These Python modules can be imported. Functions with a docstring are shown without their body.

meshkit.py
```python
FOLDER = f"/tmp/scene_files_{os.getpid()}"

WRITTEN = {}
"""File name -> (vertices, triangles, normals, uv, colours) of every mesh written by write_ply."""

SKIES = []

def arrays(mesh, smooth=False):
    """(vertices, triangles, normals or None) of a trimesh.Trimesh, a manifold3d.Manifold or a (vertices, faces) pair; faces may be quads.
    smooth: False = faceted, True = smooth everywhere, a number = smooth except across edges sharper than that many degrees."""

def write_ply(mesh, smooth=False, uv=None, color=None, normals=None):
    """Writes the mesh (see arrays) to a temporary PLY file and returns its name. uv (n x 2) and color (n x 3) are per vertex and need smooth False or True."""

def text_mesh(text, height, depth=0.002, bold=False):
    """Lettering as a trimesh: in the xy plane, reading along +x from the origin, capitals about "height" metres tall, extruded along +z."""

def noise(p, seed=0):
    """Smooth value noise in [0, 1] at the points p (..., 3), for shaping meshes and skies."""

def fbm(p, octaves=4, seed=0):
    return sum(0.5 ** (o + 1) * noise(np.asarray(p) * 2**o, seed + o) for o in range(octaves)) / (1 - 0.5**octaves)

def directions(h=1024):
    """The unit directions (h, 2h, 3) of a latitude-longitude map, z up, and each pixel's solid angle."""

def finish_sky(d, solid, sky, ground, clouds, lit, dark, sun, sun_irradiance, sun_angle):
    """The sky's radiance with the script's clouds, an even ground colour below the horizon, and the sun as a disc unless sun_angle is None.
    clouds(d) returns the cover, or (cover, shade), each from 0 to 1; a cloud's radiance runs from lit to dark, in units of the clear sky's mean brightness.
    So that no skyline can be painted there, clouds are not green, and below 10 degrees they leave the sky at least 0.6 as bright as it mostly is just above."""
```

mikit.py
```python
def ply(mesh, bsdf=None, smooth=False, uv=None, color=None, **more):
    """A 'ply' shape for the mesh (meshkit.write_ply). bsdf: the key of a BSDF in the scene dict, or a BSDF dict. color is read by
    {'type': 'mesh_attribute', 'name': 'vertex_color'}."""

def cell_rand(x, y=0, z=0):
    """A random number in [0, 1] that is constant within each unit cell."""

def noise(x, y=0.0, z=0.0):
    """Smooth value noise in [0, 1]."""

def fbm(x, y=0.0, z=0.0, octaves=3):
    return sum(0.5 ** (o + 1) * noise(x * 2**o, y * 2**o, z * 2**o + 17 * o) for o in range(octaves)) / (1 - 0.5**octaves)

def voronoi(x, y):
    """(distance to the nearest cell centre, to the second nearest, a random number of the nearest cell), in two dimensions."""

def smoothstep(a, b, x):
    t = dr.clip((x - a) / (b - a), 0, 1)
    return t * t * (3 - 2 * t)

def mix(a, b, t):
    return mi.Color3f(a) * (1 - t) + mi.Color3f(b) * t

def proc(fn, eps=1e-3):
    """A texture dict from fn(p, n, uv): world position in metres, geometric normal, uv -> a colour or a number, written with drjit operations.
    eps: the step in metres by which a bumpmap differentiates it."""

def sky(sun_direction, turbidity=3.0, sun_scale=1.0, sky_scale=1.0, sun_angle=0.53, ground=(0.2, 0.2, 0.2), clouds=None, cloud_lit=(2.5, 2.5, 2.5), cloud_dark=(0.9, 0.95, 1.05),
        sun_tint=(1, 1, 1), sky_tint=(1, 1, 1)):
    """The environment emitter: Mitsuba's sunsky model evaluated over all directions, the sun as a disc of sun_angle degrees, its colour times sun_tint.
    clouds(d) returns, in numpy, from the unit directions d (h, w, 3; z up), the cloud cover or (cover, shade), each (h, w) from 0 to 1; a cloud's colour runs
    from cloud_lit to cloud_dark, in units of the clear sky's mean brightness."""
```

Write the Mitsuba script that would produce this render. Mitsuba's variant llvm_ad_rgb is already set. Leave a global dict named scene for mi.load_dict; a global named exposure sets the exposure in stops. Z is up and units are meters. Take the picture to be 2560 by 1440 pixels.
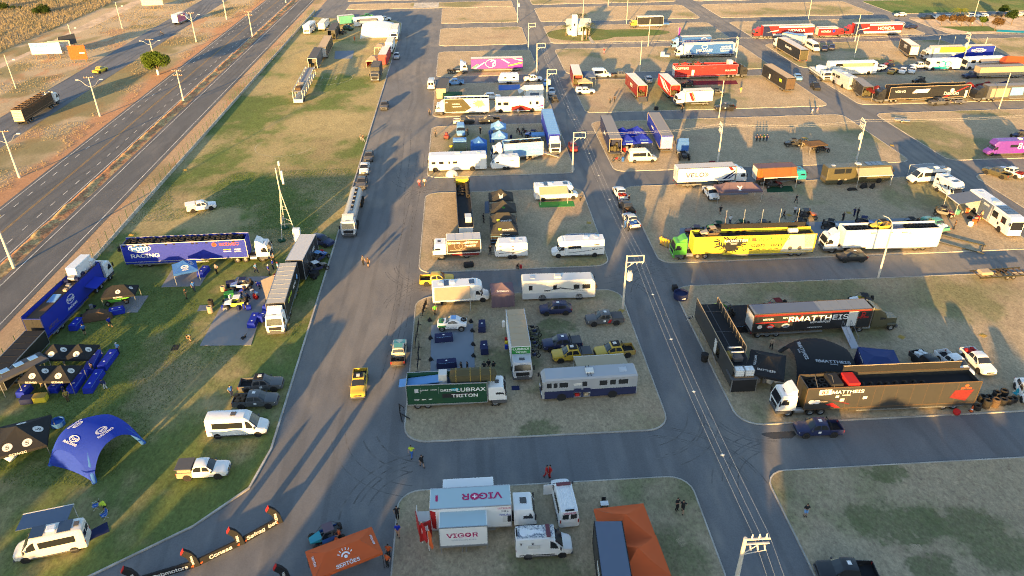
import math, random
import numpy as np
import manifold3d as m3
import trimesh, shapely, shapely.affinity, mitsuba as mi, mikit
import drjit as dr
from shapely.geometry import Polygon, box as sbox, LineString
from meshkit import text_mesh, fbm as nfbm, noise as nnoise
from mikit import proc, noise, fbm, smoothstep, mix

T = mi.ScalarTransform4f
scene, labels = {}, {}

# ------------------------------------------------------------------ camera, sky, exposure
FOC, YAW, PITCH, ROLL, CAMH = 1840.229, 0.0593998, 0.5358684, -0.0106321, 58.0
def _axes():
    cy, sy = math.cos(YAW), math.sin(YAW)
    f0, r0, u = np.array([sy, cy, 0]), np.array([cy, -sy, 0]), np.array([0, 0, 1.0])
    f = f0*math.cos(PITCH) - u*math.sin(PITCH)
    up = u*math.cos(PITCH) + f0*math.sin(PITCH)
    return np.array([r0*math.cos(ROLL) + up*math.sin(ROLL), -(up*math.cos(ROLL) - r0*math.sin(ROLL)), f])
AX = _axes()
_o = np.array([0, 0, CAMH])
scene['camera'] = {'type': 'perspective', 'fov_axis': 'x', 'fov': math.degrees(2*math.atan(1280/FOC)), 'near_clip': 1.0, 'far_clip': 6000.0,
                   'to_world': T().look_at(origin=_o.tolist(), target=(_o + AX[2]*50).tolist(), up=(-AX[1]).tolist())}
SUN_AZ, SUN_EL = math.radians(20.5), math.radians(6.6)
SUN = (-math.sin(SUN_AZ)*math.cos(SUN_EL), -math.cos(SUN_AZ)*math.cos(SUN_EL), math.sin(SUN_EL))
scene['sky'] = mikit.sky(SUN, turbidity=3.0, sun_scale=1.0, sky_scale=0.84, sun_angle=0.6, sun_tint=(1, 1.16, 1.55), sky_tint=(.90, 1, 1.2))
exposure = 4.4

def at(x, y, z=0.0):
    """Ground point (or point at height z) seen at survey coordinates x, y of the 2560 x 1440 photograph."""
    d = AX.T @ np.array([x - 1280, y - 720, FOC])
    t = (CAMH - z) / -d[2]
    return np.array([d[0]*t, d[1]*t])

_ply0 = mikit.ply
def ply(m, *a, **k): return _ply0(m.mesh() if isinstance(m, MB) else m, *a, **k)
# ------------------------------------------------------------------ naming
_n = {}
def key(name):
    k = _n.get(name, 0); _n[name] = k + 1
    return name if k == 0 else '%s_%03d' % (name, k)
def thing(name, label=None, cat=None, group=None, kind=None):
    k = key(name); d = {}
    if label: d['label'] = label
    if cat: d['category'] = cat
    if group: d['group'] = group
    if kind: d['kind'] = kind
    labels[k] = d
    return k
def ref(m): return {'type': 'ref', 'id': m}
def need(m):
    if m in scene: return m
    return M(*(m[4:].split('_') if m.startswith('mat_') else m.split('/')))
def ent(k, pl, m, tw=None):
    if k in scene:
        b, i = k, 1
        while k in scene: k = '%s_%03d' % (b, i); i += 1
    d = dict(pl); d['bsdf'] = ref(need(m))
    if tw is not None: d['to_world'] = tw
    scene[k] = d
def part(root, sub, pl, m, tw=None):
    k = key(root + '__' + sub); ent(k, pl, m, tw); return k
def struct(name, mesh, m, label=None, smooth=False):
    k = thing(name, label, None, None, 'structure'); ent(k, ply(mesh, None, smooth), m); return k

# ------------------------------------------------------------------ materials
def lin(c):
    if isinstance(c, str):
        c = [int(c[i:i+2], 16)/255 for i in (0, 2, 4)]
        c = [v/12.92 if v <= .04045 else ((v+.055)/1.055)**2.4 for v in c]
    return [float(v) for v in c]
COL = dict(white=(.74,.73,.71), offwhite=(.62,.60,.56), cream=(.62,.55,.43), silver=(.46,.47,.49), grey=(.22,.22,.23), dgrey=(.09,.09,.095), black=(.022,.022,.024), rubber=(.018,.018,.018),
           navy=(.018,.024,.075), blue=(.018,.045,.36), fblue=(.014,.030,.34), mblue=(.035,.12,.40), lblue=(.16,.33,.60), slate=(.11,.14,.20), red=(.42,.022,.022), dred=(.17,.02,.02), orange=(.56,.105,.03),
           yellow=(.58,.38,.045), gold=(.36,.24,.06), byellow=(.72,.54,.045), green=(.03,.20,.05), dgreen=(.012,.06,.03), lgreen=(.16,.52,.06), mint=(.10,.32,.24), purple=(.24,.035,.36), mauve=(.13,.092,.115), teal=(.02,.26,.33),
           brown=(.10,.065,.04), tan=(.42,.32,.21), beige=(.50,.43,.33), olive=(.085,.075,.04), skin=(.42,.24,.16), hair=(.02,.014,.01), pink=(.55,.18,.25), conc=(.42,.40,.36), pole=(.56,.53,.47), steel=(.30,.31,.32), wood=(.22,.14,.08), lime=(.55,.66,.05),
           trunk=(.16,.12,.085), straw=(.45,.33,.16), sand=(.36,.30,.21), maroon=(.12,.02,.03), magenta=(.34,.04,.32), char=(.045,.043,.040), berry=(.42,.03,.12), coach=(.34,.35,.37), tarp=(.19,.215,.25), paleblue=(.38,.50,.54), navy2=(.03,.05,.15), violet=(.15,.045,.32), kiwi=(.09,.36,.04))
def M(c, k='p'):
    """BSDF key for colour c; k: p paint, f fabric, m metal-ish, r rubber, g gloss plastic"""
    n = 'mat_%s_%s' % (c, k)
    if n not in scene:
        b = {'type': 'rgb', 'value': list(COL[c])}
        if k == 'p': s = {'type': 'principled', 'base_color': b, 'roughness': .38, 'specular': .5, 'clearcoat': .35, 'clearcoat_gloss': .85}
        elif k == 'm': s = {'type': 'principled', 'base_color': b, 'roughness': .42, 'metallic': .6, 'specular': .5}
        else: s = {'type': 'principled', 'base_color': b, 'roughness': .85, 'specular': .25}
        scene[n] = {'type': 'twosided', 'bsdf': s}
    return n
scene['glass'] = {'type': 'twosided', 'bsdf': {'type': 'principled', 'base_color': {'type': 'rgb', 'value': [.018,.020,.024]}, 'roughness': .07, 'specular': .75}}
scene['glass_blue'] = {'type': 'twosided', 'bsdf': {'type': 'principled', 'base_color': {'type': 'rgb', 'value': [.03,.05,.09]}, 'roughness': .1, 'specular': .7}}
scene['rim'] = {'type': 'twosided', 'bsdf': {'type': 'principled', 'base_color': {'type': 'rgb', 'value': [.36,.35,.33]}, 'roughness': .35, 'metallic': .7, 'specular': .5}}
scene['rubber_tyre'] = {'type': 'twosided', 'bsdf': {'type': 'principled', 'base_color': {'type': 'rgb', 'value': [.028,.025,.022]}, 'roughness': .8, 'specular': .3}}
scene['redlamp'] = {'type': 'twosided', 'bsdf': {'type': 'principled', 'base_color': {'type': 'rgb', 'value': [.4,.02,.015]}, 'roughness': .15, 'specular': .6}}
scene['lens'] = {'type': 'twosided', 'bsdf': {'type': 'principled', 'base_color': {'type': 'rgb', 'value': [.6,.6,.58]}, 'roughness': .1, 'specular': .7}}

def surf(n, fn, rough=.95, spec=.15, bump=None, scale=.05, eps=.03):
    s = {'type': 'principled', 'base_color': proc(fn), 'roughness': rough, 'specular': spec}
    if bump: s = {'type': 'bumpmap', 'arbitrary': proc(bump, eps), 'scale': scale, 'bsdf': s}
    scene[n] = {'type': 'twosided', 'bsdf': s}
def _grass(p, dry, wet, soil, amt, bias):
    x, y = p.x, p.y
    big = fbm(x*.055 + 7, y*.055, 3.1, 3)
    med = fbm(x*.45, y*.33, 1.7, 3)
    fin = noise(x*4.1, y*2.7, 5.5)*.6 + noise(x*9.7, y*6.9, 2.2)*.4
    g = smoothstep(.50 - bias, .66 - bias, big*.72 + med*.28)
    s = smoothstep(.56, .74, fbm(x*.12 + 40, y*.12, 9.0, 3)*.7 + med*.3)
    c = mix(mi.Color3f(dry), mi.Color3f(wet), g*amt)
    c = mix(c, mi.Color3f(soil), s*.55)
    return c*(.50 + 1.0*fin)*(.78 + .44*med)
PATCH = [(*at(*q), r) for q, r in (((2195, 1300), 3.0), ((2320, 1312), 2.6), ((2430, 1325), 3.2), ((2510, 1375), 3.4), ((2340, 1420), 1.8), ((2250, 1345), 1.6), ((2210, 1180), 1.6), ((1340, 850), 3.4), ((1275, 905), 3.6), ((1400, 960), 3.0), ((1395, 815), 2.2), ((1360, 1418), 3.5), ((1290, 1150), 1.2), ((1640, 1395), 4.5), ((1330, 1075), 1.8))]
def _lot(p, n, uv):
    c = _grass(p, (.36,.283,.185), (.115,.132,.052), (.28,.20,.135), .7, -.03)
    d = (fbm(p.x*.5, p.y*.5, 8.0, 3) - .5)*2.6 + (noise(p.x*3, p.y*3, 1.0) - .5)*.8
    m = mi.Float(0)
    for x, y, r in PATCH: m = dr.maximum(m, 1 - smoothstep(r*.55, r*1.05, dr.sqrt(dr.square(p.x - x)*.5 + dr.square(p.y - y)) + d))
    return mix(c, mi.Color3f((.062,.095,.028))*(.55 + .9*noise(p.x*5, p.y*4, 2.0)), m*.58)
surf('lot_grass', _lot)
def _field(p, n, uv):   # lush along the wall and towards the near end, worn straw towards the avenue
    k = smoothstep(190, 90, p.y)*.10 + smoothstep(-38, -60, p.x)*.07
    return _grass(p, (.33,.27,.135), (.098,.138,.036), (.31,.225,.13), .92, .035 + k)
surf('field_grass', _field)
surf('green_grass', lambda p, n, uv: _grass(p, (.14,.15,.055), (.085,.13,.04), (.17,.155,.075), .9, .1))
def _verge(p, n, uv):
    x, y = p.x, p.y
    m = fbm(x*.16, y*.09, 4.0, 4); fin = noise(x*3.3, y*2.1, 1.5)*.6 + noise(x*8.1, y*5.9, 2.2)*.4
    near = smoothstep(-98.0, -92.5, x + (m - .5)*9)*(1 - smoothstep(-76.0, -60.0, x))
    red = mix(mi.Color3f((.36,.285,.185)), mi.Color3f((.37,.205,.115)), dr.maximum(near, smoothstep(.56, .70, m)*.7))
    gr = smoothstep(.50, .66, fbm(x*.07 + 3, y*.05, 8.0, 3))*(1 - near)
    c = mix(red, mi.Color3f((.15,.14,.06)), gr*.7)
    return c*(.68 + .64*fin)
surf('verge', _verge)
surf('scrub_ground', lambda p, n, uv: mix(mi.Color3f((.31,.23,.13)), mi.Color3f((.20,.17,.075)), smoothstep(.45, .65, fbm(p.x*.09, p.y*.09, 2.0, 3)))*(.5 + noise(p.x*1.9, p.y*1.9, 3.0)))
def _asph(p, base, streak, warm):
    x, y = p.x, p.y
    big = fbm(x*.06, y*.06, 5.0, 3); med = fbm(x*.7, y*.25, 1.0, 3); fin = noise(x*11., y*11., 2.0)
    st = noise(x*1.3 + noise(x*.02, y*.03)*6, y*.035, 6.0)
    c = mix(mi.Color3f(base), mi.Color3f(warm), smoothstep(.42, .70, big*.7 + med*.3))
    return c*(.80 + .24*med + .18*fin)*(1 - streak*smoothstep(.55, .85, st))
surf('asphalt', lambda p, n, uv: _asph(p, (.150,.149,.152), .13, (.190,.177,.164)), .85, .3)
surf('highway_asphalt', lambda p, n, uv: _asph(p, (.108,.109,.112), .14, (.128,.124,.122)), .85, .3)
surf('old_asphalt', lambda p, n, uv: _asph(p, (.118,.126,.142), .26, (.14,.14,.148)), .8, .3)
def _conc(p, n, uv):
    f = fbm(p.x*1.1, p.y*1.1, p.z*1.1, 3); s = fbm(p.x*.25, p.y*.25, 3.0, 3)
    return mi.Color3f((.44,.41,.36))*(.6 + .6*f)*(.75 + .5*s)
surf('concrete', _conc, .9)
surf('line_white', lambda p, n, uv: mi.Color3f((.60,.58,.54))*(.55 + .75*fbm(p.x*2.1, p.y*1.1, 1., 3)), .8)
surf('line_yellow', lambda p, n, uv: mi.Color3f((.36,.21,.05))*(.55 + .75*fbm(p.x*2.1, p.y*.8, 1., 3)), .8)

# ------------------------------------------------------------------ mesh helpers (arrays V, F)
class MB:
    def __init__(s): s.v, s.f, s.n = [], [], 0
    def add(s, m):
        v, f = (m.vertices, m.faces) if hasattr(m, 'vertices') else m
        v = np.asarray(v, float); f = np.asarray(f, int)
        if f.shape[1] == 4: f = np.vstack([f[:, [0,1,2]], f[:, [0,2,3]]])
        s.v.append(v); s.f.append(f + s.n); s.n += len(v); return s
    def box(s, x0, x1, y0, y1, z0, z1):
        v = np.array([[x, y, z] for x in (x0, x1) for y in (y0, y1) for z in (z0, z1)], float)
        return s.add((v, BOXF))
    def obox(s, c, sx, sy, sz, rot=0):
        v = np.array([[x, y, z] for x in (-sx/2, sx/2) for y in (-sy/2, sy/2) for z in (0, sz)], float)
        a = math.cos(rot), math.sin(rot)
        v = np.stack([v[:,0]*a[0] - v[:,1]*a[1], v[:,0]*a[1] + v[:,1]*a[0], v[:,2]], 1) + np.asarray(c)
        return s.add((v, BOXF))
    def tube(s, pts, r, sides=6):
        p = np.asarray(pts, float); r = np.broadcast_to(r, (len(p),))
        t = np.gradient(p, axis=0); t /= np.linalg.norm(t, axis=1, keepdims=True) + 1e-12
        a = np.cross(t, np.where(np.abs(t[:, 2:]) < .9, [0,0,1.], [1.,0,0])); a /= np.linalg.norm(a, axis=1, keepdims=True)
        b = np.cross(t, a); g = np.arange(sides)*2*np.pi/sides
        v = p[:, None] + r[:, None, None]*(np.cos(g)[None,:,None]*a[:, None] + np.sin(g)[None,:,None]*b[:, None])
        i, j = np.meshgrid(np.arange(len(p)-1), np.arange(sides), indexing='ij'); k = (j+1) % sides
        q = np.stack([i*sides+j, i*sides+k, (i+1)*sides+k, (i+1)*sides+j], -1).reshape(-1, 4)
        V = v.reshape(-1, 3); s.add((V, q))
        for e, o in ((0, 1), ((len(p)-1)*sides, -1)):
            fan = np.array([[e, e+(m+1), e+m+2][::o] for m in range(sides-2)]); s.add((V, fan))
        return s
    def lathe(s, prof, n=14, axis='z', c=(0,0,0)):
        """prof [(r,h)]; revolve about axis through c"""
        g = np.arange(n)*2*np.pi/n; P = np.asarray(prof, float)
        v = np.stack([P[:,0,None]*np.cos(g), P[:,0,None]*np.sin(g), np.repeat(P[:,1,None], n, 1)], -1).reshape(-1, 3)
        if axis == 'y': v = v[:, [0,2,1]]*[1,1,1]; 
        if axis == 'x': v = v[:, [2,0,1]]
        i, j = np.meshgrid(np.arange(len(P)-1), np.arange(n), indexing='ij'); k = (j+1) % n
        q = np.stack([i*n+j, i*n+k, (i+1)*n+k, (i+1)*n+j], -1).reshape(-1, 4)
        return s.add((v + np.asarray(c), q))
    def hull(s, pts):
        return s.add(trimesh.convex.convex_hull(np.asarray(pts, float)))
    def cbox(s, x0, x1, y0, y1, z0, z1, c=.05):
        P = []
        for x, sx in ((x0, 1), (x1, -1)):
            for y, sy in ((y0, 1), (y1, -1)):
                for z, sz in ((z0, 1), (z1, -1)):
                    P += [(x+sx*c, y+sy*c, z), (x+sx*c, y, z+sz*c), (x, y+sy*c, z+sz*c)]
        return s.hull(P)
    def mesh(s):
        return trimesh.Trimesh(np.vstack(s.v), np.vstack(s.f), process=False)
    def quad(s, a, b, c, d): return s.add((np.array([a, b, c, d], float), np.array([[0,1,2,3]])))
BOXF = np.array([[0,1,3],[0,3,2],[4,6,7],[4,7,5],[0,4,5],[0,5,1],[2,3,7],[2,7,6],[0,2,6],[0,6,4],[1,5,7],[1,7,3]])
def slab(poly, z0, z1):
    """extruded polygon(s) as one mesh"""
    out = []
    for g in getattr(poly, 'geoms', [poly]):
        if g.is_empty: continue
        m = trimesh.creation.extrude_polygon(g, z1 - z0, engine='earcut'); m.apply_translation([0, 0, z0]); out.append(m)
    return trimesh.util.concatenate(out)
def sheet(poly, z):
    out = MB()
    for g in getattr(poly, 'geoms', [poly]):
        v, f = trimesh.creation.triangulate_polygon(g, engine='earcut')
        out.add((np.c_[v, np.full(len(v), z)], f))
    m = out.mesh()
    if m.face_normals[0][2] < 0: m.invert()
    return m
# ------------------------------------------------------------------ ground, roads, lots
struct('ground', sheet(sbox(-1800, -900, 1800, 2600), -.03), 'verge')
struct('scrubland', sheet(Polygon([(-900, -300), (-159.5, -300), (-160.5, 150), (-159.0, 300), (-160.0, 600), (-900, 1200)]), -.02), 'scrub_ground')
struct('avenues', sheet(Polygon([(-23.6, 64), (-24.6, 58), (-29, 53.2), (-39, 46.4), (-60, 36), (-60, -20), (290, -20), (290, 380), (-62.0, 380), (-62.0, 318), (-40, 312.5), (-27.5, 311), (-24.2, 305), (-23.6, 290)]), .0), 'asphalt')
struct('field', sheet(Polygon([(-62.8, -40), (-62.8, 322), (-40, 312.3), (-27.6, 310.8), (-24.4, 305), (-23.75, 290), (-23.75, 64), (-24.8, 58.2), (-29.2, 53.4), (-39.1, 46.6), (-60, 36.2), (-61, -40)]), .05), 'field_grass')
# kerb along the field
_fe = LineString([(-40, 312.3), (-27.6, 310.8), (-24.4, 305), (-23.7, 290), (-23.7, 64), (-24.75, 58.1), (-29.1, 53.3), (-39.05, 46.5), (-60, 36.1)])
struct('kerb', slab(_fe.buffer(.11, cap_style=2), -.02, .13), 'concrete')
XM, XR, XQ, XS = (-8.9, 22.2), (30.3, 94.5), (102.6, 166.0), (174.0, 262.0)
YB = [(24.0, 56.5), (63.8, 95.9), (103.2, 135.3), (143.3, 176.4), (183.6, 214.6), (222.3, 254.5), (263.2, 292.8), (301.2, 330.9)]
def lot(x0, x1, y0, y1, r=2.2, mat='lot_grass'):
    g = sbox(x0, y0, x1, y1).buffer(-r).buffer(r, quad_segs=5)
    struct('lot', sheet(g.buffer(-.13), .09), mat)
    struct('kerb', slab(g.difference(g.buffer(-.15)), -.01, .12), 'concrete')
for (a, b) in YB:
    for X in (XM, XR, XQ, XS):
        if X is XM and a > 300: lot(X[0], X[1], a+1, b+3.4, 1.2); continue
        if X is XR and a == 63.8 or X is XM and a == 63.8: lot(X[0], X[1], a, b, 2.8); continue
        lot(X[0], X[1], a, b, 2.4, 'green_grass' if X is XS and a > 300 else 'lot_grass')
for X in (XR, XQ, XS): lot(X[0], X[1], 339.2, 372)
lot(-50, 22, 336.0, 349.5, 1.0); lot(-52, -20, 357.0, 380, 1.0)
struct('concrete_pad', sheet(sbox(-21.4, 336.4, -10.5, 349.2), .13), 'concrete')
# highway
def strip(name, x0, x1, y0, y1, z, m): return struct(name, sheet(sbox(x0, y0, x1, y1), z), m)
YH = (40, 700)
strip('highway', -75.2, -67.5, *YH, .0, 'highway_asphalt'); strip('highway', -90.4, -78.0, *YH, .0, 'highway_asphalt')
for x, w, m in ((-68.45, .14, 'line_white'), (-74.3, .14, 'line_white'), (-78.5, .14, 'line_white'), (-89.65, .14, 'line_white'), (-84.33, .12, 'line_yellow'), (-84.03, .12, 'line_yellow')):
    strip('road_marking', x-w/2, x+w/2, *YH, .006, m)
_d = MB()
for x in (-80.9, -87.75):
    for k in range(110):
        y = 50 + k*5.35; _d.add(sheet(sbox(x-.07, y, x+.07, y+2.0), .006))
struct('road_marking', _d.mesh(), 'line_white')
strip('old_road', -120.4, -108.2, -100, 900, -.005, 'old_asphalt')
scene['path_dirt'] = {'type': 'twosided', 'bsdf': {'type': 'principled', 'base_color': proc(lambda p, n, uv: mi.Color3f((.43,.33,.23))*(.6 + .7*fbm(p.x*.6, p.y*.35, 2.0, 3))), 'roughness': .95}}
struct('path', sheet(Polygon([(-151 + 1.2*math.sin(y*.05), y) for y in range(100, 620, 10)] + [(-146.6 + 1.2*math.sin(y*.043), y) for y in range(610, 90, -10)]), -.012), 'path_dirt')
# median: low soil ridge with noise
def ridge(x0, x1, y0, y1, h, step, seed):
    xs = np.linspace(x0, x1, 9); ys = np.arange(y0, y1, step); X, Y = np.meshgrid(xs, ys)
    u = (X - x0)/(x1 - x0); prof = np.interp(u, [0, .10, .30, .42, .60, .8, 1], [0, .75, 1, .85, .35, .12, 0])
    nz = nfbm(np.stack([X*.9, Y*.35, X*0], -1), 3, seed); Z = h*prof*(.35 + 1.1*nz) - .02*(u*(1-u) < .01)
    v = np.stack([X, Y, Z], -1).reshape(-1, 3); n = len(xs)
    i, j = np.meshgrid(np.arange(len(ys)-1), np.arange(n-1), indexing='ij'); q = np.stack([i*n+j, i*n+j+1, (i+1)*n+j+1, (i+1)*n+j], -1).reshape(-1, 4)
    return MB().add((v, q)).mesh()
scene['median_soil'] = {'type': 'twosided', 'bsdf': {'type': 'principled', 'base_color': proc(lambda p, n, uv: mix(mi.Color3f((.40,.19,.085)), mi.Color3f((.46,.30,.13)), smoothstep(.45, .6, fbm(p.x*1.2, p.y*.5, 7.0, 3)))*(.55 + .8*noise(p.x*4, p.y*3, 1.0))), 'roughness': .95}}
struct('median', ridge(-77.9, -75.3, 60, 640, .55, .8, 3), 'median_soil', smooth=True)
# helipad and pitch circles on the field
def ring(cx, cy, r, w, z, a0=0, a1=360):
    g = np.radians(np.linspace(a0, a1, 60)); return MB().add((np.r_[np.c_[cx+(r-w/2)*np.cos(g), cy+(r-w/2)*np.sin(g), 0*g+z], np.c_[cx+(r+w/2)*np.cos(g), cy+(r+w/2)*np.sin(g), 0*g+z]],
        np.array([[i, 60+i, 61+i, i+1] for i in range(59)])))
_h = ring(*at(822, 196), 7.0, .13, .058); hx, hy = at(822, 196)
for a in ((-2.2, -2.0, -2.2, 2.2), (2.0, 2.2, -2.2, 2.2), (-2.0, 2.0, -.1, .1)): _h.add(sheet(sbox(hx+a[0], hy+a[2], hx+a[1], hy+a[3]), .058))
surf('line_faded', lambda p, n, uv: mi.Color3f((.42,.40,.30))*(.4 + .8*noise(p.x*2, p.y*2, 1.)))
struct('field_marking', _h.mesh(), 'line_faded')
struct('field_marking', ring(*at(712, 366), 6.6, .12, .058, 150, 345).mesh(), 'line_faded')
# low wall with mesh fence between field and verge
w = thing('boundary_fence', 'long green post and mesh fence standing on a low concrete wall beside the field', 'fence')
part(w, 'wall', ply(MB().box(-62.95, -62.75, 96, 334, -.05, .75).mesh()), 'concrete')
M('dgreen', 'm')
_pm = ply(MB().box(-.03, .03, -.03, .03, .7, 2.6).mesh()); 
for k in range(80):
    y = 97 + k*2.98; part(w, 'post', _pm, M('dgreen', 'm'), T().translate([-62.86, y, 0]))
_wm = MB()
for z in (.85, 1.25, 1.65, 2.05, 2.45): _wm.tube([(-62.86, 96, z), (-62.86, 334, z)], .007, 3)
part(w, 'wire', ply(_wm.mesh()), M('dgreen', 'm'))
w = thing('boundary_fence', 'post and mesh fence without a wall at the lower left behind the long blue trailer', 'fence')
for k in range(24):
    part(w, 'post', _pm, M('dgreen', 'm'), T().translate([-62.86 - .05*k*.3, 93 - k*2.98, -.7]))
_wm = MB()
for z in (.15, .7, 1.3, 1.85): _wm.tube([(-62.86, 95, z), (-63.2, 24, z)], .007, 3)
part(w, 'wire', ply(_wm.mesh()), M('dgreen', 'm'))

# tyre marks left on the road corners and along the avenue
surf('tyre_marked_asphalt', lambda p, n, uv: mi.Color3f((.128,.124,.121))*(.75 + .6*noise(p.x*2, p.y*2, 3.0)), .85)
_m = MB(); g = random.Random(8)
for cx, cy in ((-8.9, 63.8), (-8.9, 56.5), (22.2, 63.8), (22.2, 56.5), (30.3, 63.8), (30.3, 56.5), (-8.9, 103.2), (-8.9, 95.9), (22.2, 95.9), (30.3, 96), (30.3, 103.2), (22.2, 103.2), (-8.9, 135.3), (-8.9, 143.3)):
    sx = -1 if cx in (-8.9, 30.3) else 1; sy = -1 if cy in (63.8, 103.2, 143.3) else 1
    for q in range(2):
        r0 = 1.2 + g.random()*4.5; a = math.degrees(math.atan2(sy, sx)); w = .10 + .1*g.random()
        for dd in (0, 1.6): _m.add(ring(cx - sx*3.5, cy - sy*3.5, 4.6 + r0 + dd, w, .004 + .0006*q, a - 25 - 20*g.random(), a + 25 + 20*g.random()).mesh())
for k in range(5):
    x = -21 + g.random()*10; y = 60 + g.random()*80; l = 15 + g.random()*30; b = g.uniform(-.05, .05)
    for dd in (0, 1.6): _m.add((np.array([[x+dd+b*t*l+.4*math.sin(t*3)+o, y+t*l, .007 + .0004*k] for t in np.linspace(0, 1, 12) for o in (0, .14)]), np.array([[2*i, 2*i+1, 2*i+3, 2*i+2] for i in range(11)])))
struct('tyre_marks', _m.mesh(), 'tyre_marked_asphalt')
scene['wet_asphalt'] = {'type': 'twosided', 'bsdf': {'type': 'principled', 'base_color': {'type': 'rgb', 'value': [.05,.046,.043]}, 'roughness': .5, 'specular': .5}}
struct('wet_patch', sheet(Polygon([(lambda q: (q[0] + 1.9*math.cos(a)*(1+.25*math.sin(3*a)), q[1] + .8*math.sin(a)*(1+.3*math.cos(2*a))))(at(1952, 1088)) for a in np.linspace(0, 6.2, 24)]), .006), 'wet_asphalt')
# ------------------------------------------------------------------ kits: one thing with its parts in local coordinates (x forward, y left, z up)
class Kit:
 def __init__(s):s.items,s.n=[],{}
 def add(s,name,slot,mesh,smooth=False):
  k=s.n.get(name,0);s.n[name]=k+1
  p=name if k==0 else '%s_%03d'%(name,k)
  if isinstance(mesh,MB):mesh=mesh.mesh()
  s.items.append((p,slot,mesh if isinstance(mesh,dict)else ply(mesh,None,smooth)));return p
def put(K,name,label,cat,pos,deg,mats=None,group=None):
 r=thing(name,label,cat,group);mats={**BASE,**(mats or{})}
 p=(float(pos[0]),float(pos[1]),float(pos[2])if len(pos)>2 else.09)
 tw=T().translate(list(p)).rotate([0,0,1],float(deg))
 for path,slot,pl in K.items:
  m=mats.get(slot,slot)
  if m:ent(r+'__'+path,pl,m,tw)
 return r
_kc={}
def kit(fn,*a,**k):
 h=(fn.__name__,repr(a),repr(sorted(k.items())))
 if h not in _kc:_kc[h]=fn(*a,**k)
 return _kc[h]
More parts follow.
